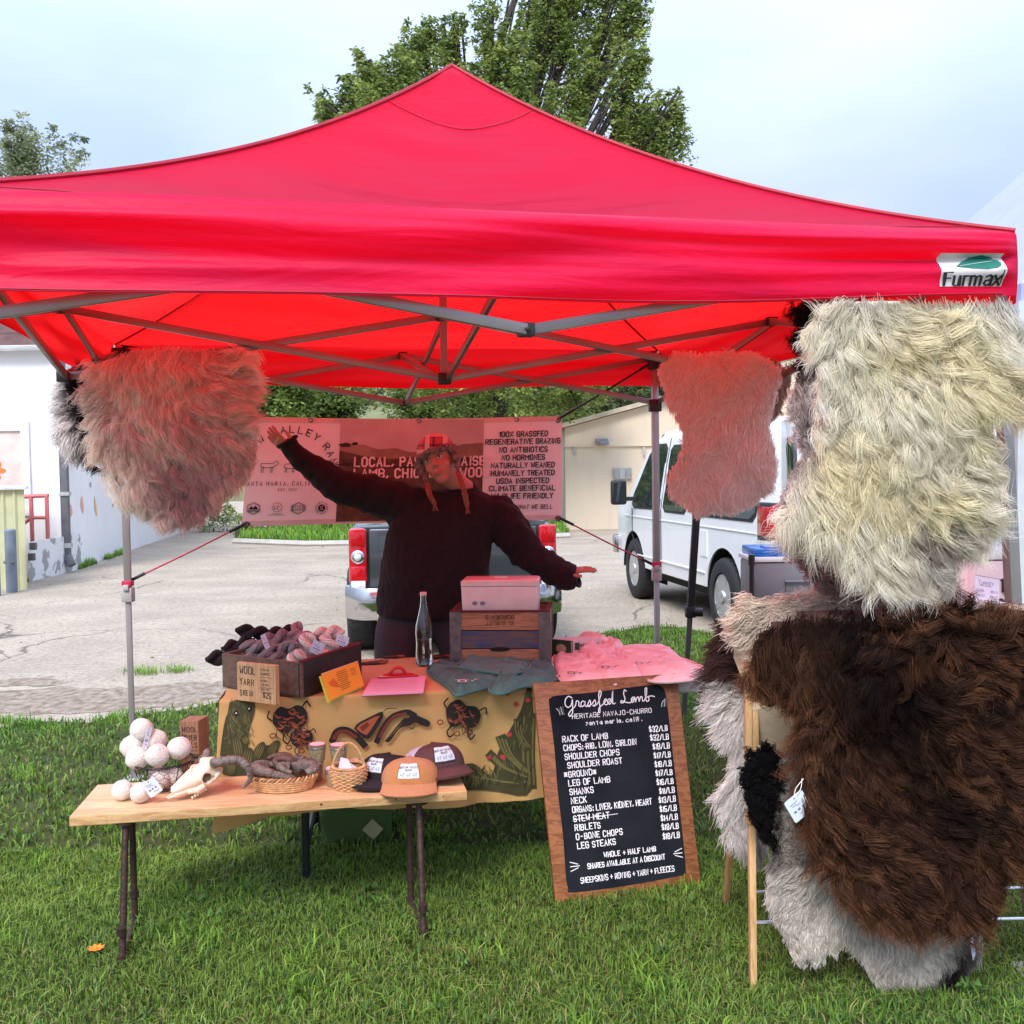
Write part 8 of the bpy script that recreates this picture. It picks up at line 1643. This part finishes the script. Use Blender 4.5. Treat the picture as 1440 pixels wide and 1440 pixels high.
# white lidded box on the crate
m_wbox = M('plastic_offwhite', (.76, .68, .64), .4, var=.06, scale=20); x0_, x1_ = .030, cw-.030-.0; kx = (U(648, 850, ca.y+.05).x-ca.x)/ce.x; kx1 = (U(756, 850, ca.y+.05).x-ca.x)/ce.x; hb2 = U(700, 815, ca.y+.04).z-(ca.z+chh)
cbx = thing('cash_box', 'scuffed off-white plastic box with pink-lit lid on top of the dairy crate', 'box', Cq(cw/2, .12, chh)); zB = chh-.02
def rrb(x0_, x1_, y0_, y1_, z, r=.012): c_ = Cq((x0_+x1_)/2, (y0_+y1_)/2, 0); P = []; a_, b_ = (x1_-x0_)/2, (y1_-y0_)/2; return [c_+ce*(sx*(a_-r)+r*math.cos(a0+PI/2*k/4))+cn*(sy*(b_-r)+r*math.sin(a0+PI/2*k/4))+up*z for sx, sy, a0 in ((1, 1, 0), (-1, 1, PI/2), (-1, -1, PI), (1, -1, 1.5*PI)) for k in range(5)]
zt2 = chh+hb2; mb = MB(); loft(mb, [rrb(kx+.004, kx1-.004, .035, .215, zB), rrb(kx, kx1, .03, .22, zt2-.028)]); mb.build('tray', m_wbox, cbx, bevel=.003)
mb = MB(); loft(mb, [rrb(kx-.001, kx1+.001, .029, .221, zt2-.026), rrb(kx-.001, kx1+.001, .029, .221, zt2-.006), rrb(kx+.006, kx1-.006, .036, .214, zt2)]); ldx = mb.build('lid', m_wbox, cbx); mb = MB(); mb.bar(Cq((kx+kx1)/2-.03, .12, zt2+.004), Cq((kx+kx1)/2+.03, .12, zt2+.004), .02, .008); mb.build('handle', m_wbox, ldx, bevel=.002)
D = Decal(lambda u, v, h: Cq(u, .031-h, zB+v)); D.h = .0015
for k in range(2):
    D.ell(kx+.060+.035*k, .055, .011, .009, m_pink2, 0, 12, .15)
D.build('mark', cbx)
# folded shirts
def cloth_heap(name, label, pts, th, mat, seed, group, up0=0, fold=.006, print_=None, cat='shirt'):
    P = [B3(x, y, up0) for x, y in pts]; c_ = sum(P, Vector())/len(P); n = len(P); bp3 = bez(P+[P[0]], 6); m_ = len(bp3)-1; t = thing(name, label, cat, c_, group); rs_ = np.random.default_rng(seed); f = rs_.uniform(12, 26, 4); ph = rs_.uniform(0, 6, 4)
    def fn(u, v):
        i = u*m_; k = int(i) % m_; q = bp3[k].lerp(bp3[(k+1) % m_], i-int(i)); s = 1-v; s2 = s**.9; p = c_.lerp(q, s2 if v < 1 else 0); e = (1-s**5)
        z = th*(min(1, (1-s**6)*1.2))+fold*(math.sin(p.x*f[0]*2+p.y*f[1]+ph[0])*.5+1.3*max(0, math.sin(p.x*f[2]*1.6+p.y*f[3]*2.8+ph[1]+.8*math.sin(p.x*30)))**5+1.1*max(0, math.sin(p.x*f[3]*2.3-p.y*f[0]*2+ph[3]+.6*math.sin(p.y*37)))**6+.35*math.sin(p.x*90+p.y*40+ph[2])*.5)*min(1, v*6); return Vector((p.x, p.y, TT_+up0+max(.001, z)))
    mb = MB(); mb.grid(fn, m_*2, 26); mb.build('cloth', mat, t, ang=180, weld=True)
    mb = MB(); mb.tube([Vector((q.x, q.y, TT_+up0+.006)) for q in bp3[:-1]], .0065, 8, closed=True); mb.build('folded_edge', mat, t)
    if print_:
        x, y, s, rot, mt = print_; o = B3(x, y, up0+th); D = Decal(lambda u, v, h: Vector((o.x+u*math.cos(rot)-v*math.sin(rot), o.y+(u*math.sin(rot)+v*math.cos(rot)), TT_+up0+th+fold*.9+h+.003)))
        D.curve([(-s, .0), (-s*.8, s*.8), (-s*.2, s*.7), (-s*.25, -.2*s), (-s*.9, -.1*s), (-s, 0)], s*.17, mt, 5); D.stroke([(-s*1.1, s*1.1), (-s*.1, s*1.1)], s*.17, mt); D.stroke([(.1*s, .9*s), (.5*s, -.1*s), (1.0*s, .9*s)], s*.17, mt); D.stroke([(1.0*s, .9*s), (1.25*s, .75*s)], s*.17, mt); D.build('print', t)
    return t
m_shg = M('shirt_green', (.065, .19, .165), .9, var=.12, scale=12, bump=.3, bscale=200); m_shg2 = M('shirt_green_light', (.09, .25, .21), .9, var=.1); m_shp = M('shirt_pink', (.90, .64, .64), .9, var=.06, scale=10, bump=.3, bscale=200)
cloth_heap('folded_shirt', 'grey green folded T-shirt with white brand mark beside the bottle', [(604, 950), (602, 942), (620, 932), (650, 928), (690, 930), (712, 940), (722, 955), (718, 962), (690, 968), (660, 976), (642, 980), (630, 968)], .024, m_shg, 3, 'folded green shirts', 0, .008, (658, 962, .036, .25, m_wp))
cloth_heap('folded_shirt', 'darker green folded shirt tucked against the dairy crate', [(700, 938), (725, 930), (768, 928), (782, 942), (786, 955), (760, 966), (735, 968), (705, 978), (688, 972), (700, 955)], .026, m_shg, 8, 'folded green shirts', 0, .010)
cloth_heap('folded_shirt', 'green shirt lying on top against the left corner of the crate', [(640, 940), (660, 926), (700, 924), (735, 930), (745, 940), (720, 950), (680, 946)], .016, m_shg2, 12, 'folded green shirts', .026, .006)
cloth_heap('folded_shirt', 'pink folded shirt nearest the chalkboard with a dark mark', [(776, 930), (790, 915), (830, 912), (856, 935), (872, 962), (840, 964), (800, 962), (782, 952)], .024, m_shp, 5, 'folded pink shirts', 0, .007, (810, 950, .032, .1, m_bk))
cloth_heap('folded_shirt', 'middle pink folded shirt with a dark mark between the other two', [(812, 920), (835, 910), (868, 915), (890, 935), (905, 956), (870, 962), (845, 958)], .028, m_shp, 6, 'folded pink shirts', .004, .008, (858, 942, .032, .1, m_bk))
cloth_heap('folded_shirt', 'broad pink folded shirt at the right end of the table', [(858, 916), (890, 910), (935, 912), (958, 930), (985, 952), (960, 960), (915, 960), (885, 945)], .028, m_shp, 7, 'folded pink shirts', .006, .006, (905, 936, .032, .1, m_bk))
cloth_heap('folded_shirt', 'thin pink shirt corner spreading over the white table end', [(935, 925), (965, 930), (1000, 948), (985, 954), (950, 958), (925, 945)], .012, m_shp, 9, 'folded pink shirts', 0, .004)
cloth_heap('folded_shirt', 'pink shirt draped in a crumple behind the pile next to the small carton', [(800, 905), (830, 898), (860, 905), (880, 915), (850, 928), (815, 925)], .035, m_shp, 10, 'folded pink shirts', .01, .012)
# small carton
pa_, pb_, pc_ = B3(804, 926), B3(846, 922), B3(789, 912); ev = pb_-pa_; dv = (pc_-pa_); hbx = .082; sb = thing('small_carton', 'small green and pink printed carton behind the pink shirts', 'carton', (pa_+pb_)/2)
dv = Vector((-ev.y, ev.x, 0)).normalized()*.09-ev.normalized()*.06; mb = MB(); mb.prism([pa_, pb_, pb_+dv, pa_+dv], up*hbx); cn_ = mb.build('carton', M('carton_pink', (.72, .55, .52), .5, var=.05), sb, smooth=False, bevel=.002)
nn = Vector((ev.y, -ev.x, 0)).normalized(); D = Decal(lambda u, v, h: pa_+ev*u+up*(v*hbx)+nn*h); D.h = .002; mg = M('carton_green', (.02, .07, .035), .5); D.poly([(0, 0), (.03, 0), (.03, 1), (0, 1)], mg); D.text('ORGANIC C', .55, .62, .14, mg, align='c', asp=.35, w=.025); D.poly([(.1, .45), (.26, .45), (.26, .85), (.1, .85)], mg); D.poly([(.4, .08), (.95, .08), (.95, .30), (.4, .30)], M('carton_brown', (.2, .05, .03), .5)); D.build('print', cn_)
ns = (-ev.normalized()); D = Decal(lambda u, v, h: pa_+dv*u+up*(v*hbx)+Vector((-dv.y, dv.x, 0)).normalized()*h*(1 if Vector((-dv.y, dv.x, 0)).x < 0 else -1)); D.h = .002; D.poly([(.02, .02), (.98, .02), (.98, .98), (.02, .98)], mg); D.ell(.5, .5, .25, .25, M('carton_cream', (.5, .45, .3), .5)); D.build('print', cn_)
# ---------------------------------------------------------------- the next stall at the right: table, coolers
nt_ = thing('trestle_table', 'white trestle table of the next stall behind the sheepskins', 'table', (2.6, 5.9, 0)); mb = MB(); mb.box((2.75, 5.95, .755), (2.0, 1.3, .04)); mb.build('tabletop', m_plw, nt_, bevel=.01)
for x_ in (1.85, 3.65):
    for y_ in (5.4, 6.5): mb = MB(); mb.tube([(x_, y_, 0), (x_, y_, .74)], .016, 10); mb.build('leg', m_legd, nt_)
m_cg2 = M('cooler_grey', (.20, .20, .215), .45, var=.04); m_cbl = M('cooler_blue', (.02, .16, .55), .35, coat=.3); m_cwt = M('cooler_white', (.78, .78, .80), .4)
xl, xr = U(1061, 800, 5.9).x, U(1170, 800, 5.9).x; zt3 = U(1100, 790, 5.9).z; z0c = .777; gcl = thing('grey_cooler', 'grey cooler with white rim and bright blue lid beside the white van', 'cooler', ((xl+xr)/2, 6.1, z0c)); cxm = (xl+xr)/2
mb = MB(); mb.box((cxm, 6.1, (z0c+zt3)/2), (xr-xl, .36, zt3-z0c)); gb_ = mb.build('body', m_cg2, gcl, bevel=.02); mb = MB(); mb.box((cxm, 6.1, zt3+.012), (xr-xl+.015, .38, .03)); mb.build('rim', m_cwt, gcl, bevel=.008); mb = MB(); mb.box((cxm, 6.1, zt3+.05), (xr-xl-.02, .35, .05)); mb.box((cxm-.1, 5.99, zt3+.08), (.12, .1, .02)); mb.build('lid', m_cbl, gcl, bevel=.012)
hx = U(1118, 818, 5.92).x; mb = MB(); mb.tube([(hx-.06, 5.905, z0c+.16), (hx+.08, 5.905, z0c+.16), (hx+.08, 5.905, z0c+.09), (hx-.06, 5.905, z0c+.09)], .008, 8, closed=True); mb.build('handle', m_cg2, gb_)
bpp = U(1057, 790, 5.8); t = thing('black_clamp_post', 'short black post standing left of the grey cooler', 'post', (bpp.x, 5.8, .777)); mb = MB(); mb.tube([(bpp.x, 5.8, .777), (bpp.x, 5.8, bpp.z+.03)], .014, 10); mb.tube([(bpp.x, 5.8, bpp.z-.02), (bpp.x, 5.8, bpp.z+.04)], .019, 10); mb.build('post', m_blk, t)
m_cpk = M('cooler_pinkish', (.70, .50, .52), .45, var=.04); m_clid = M('cooler_lid_pale', (.72, .68, .70), .4)
YK = 5.45
def pink_cooler(x0, x1, ytop, ylid, lab, dy=0):
    a_, b_ = U(x0, 800, YK+dy).x, U(x1, 800, YK+dy).x; zt_, zl = U((x0+x1)/2, ytop, YK+dy).z, U((x0+x1)/2, ylid, YK+dy).z; t = thing('pink_cooler', lab, 'cooler', ((a_+b_)/2, YK+dy+.2, .777)); mb = MB(); mb.box(((a_+b_)/2, YK+dy+.2, (.777+zl)/2), (b_-a_, .4, zl-.777)); bo = mb.build('body', m_cpk, t, bevel=.015)
    mb = MB(); mb.box(((a_+b_)/2, YK+dy+.2, (zt_+zl)/2+.004), (b_-a_+.012, .41, zt_-zl)); l_ = mb.build('lid', m_clid, t, bevel=.014); mb = MB(); mb.tube([((a_+b_)/2-.06, YK+dy+.15, zt_+.0), ((a_+b_)/2-.05, YK+dy+.15, zt_+.025), ((a_+b_)/2+.05, YK+dy+.15, zt_+.025), ((a_+b_)/2+.06, YK+dy+.15, zt_)], .009, 8); mb.build('handle', m_clid, l_); return t, bo
pink_cooler(1340, 1374, 776, 786, 'pinkish cooler half hidden behind the cream sheepskin', .12)
t, bo = pink_cooler(1375, 1500, 770, 788, 'pinkish white cooler with a taped turkey price list at the right edge')
xk = U(1404, 820, YK).x; zk = U(1414, 823, YK).z; mb = MB(); mb.box((U(1415, 823, YK).x, YK-.012, zk), (.055, .025, .075)); mb.build('latch', m_blk, bo, bevel=.006); mb = MB(); mb.tube([(U(1372, 812, YK).x, YK-.003, U(1372, 809, YK).z), (U(1410, 812, YK).x, YK-.003, U(1410, 816, YK).z)], .003, 6); mb.build('lid_cord', m_blk, bo)
D = Decal(lambda u, v, h: Vector((U(1400, 850, YK).x+u, YK-h, U(1400, 857, YK).z+v))); D.h = .003; D.text('IGLOO', -.02, 0, .052, m_bk, asp=.7, w=.013); D.build('lettering', bo)
sg = [U(1370, 866, YK-.012), U(1404, 866, YK-.012), U(1406, 815, YK-.012), U(1371, 809, YK-.012)]; ps = thing('price_list', 'lilac paper turkey price list taped to the pinkish cooler', 'paper', sum(sg, Vector())/4); mb = MB(); mb.prism(sg, (0, .0015, 0)); sh_ = mb.build('sheet', M('paper_lilac', (.74, .58, .72), .7), ps, smooth=False)
D = Decal(lambda u, v, h: sg[0].lerp(sg[1], u).lerp(sg[3].lerp(sg[2], u), v)+Vector((0, -h, 0))); D.h = .0015; D.text('Turkey', .45, .80, .10, m_pink2, asp=.75, align='c', w=.012, smallcaps=True); D.stroke([(.22, .775), (.68, .765)], .01, m_pink2)
for k, (a_, b_) in enumerate((('Wings', '$8/LB'), ('Breast', '$18/LB'), ('Legs', '$8/LB'), ('Necks', '$5/LB'))): D.text(a_, .06, .62-.13*k, .055, m_pink2, asp=.8, w=.008); D.text(b_, .93, .61-.13*k, .055, m_pink2, asp=.75, w=.008, align='r')
D.build('print', sh_)
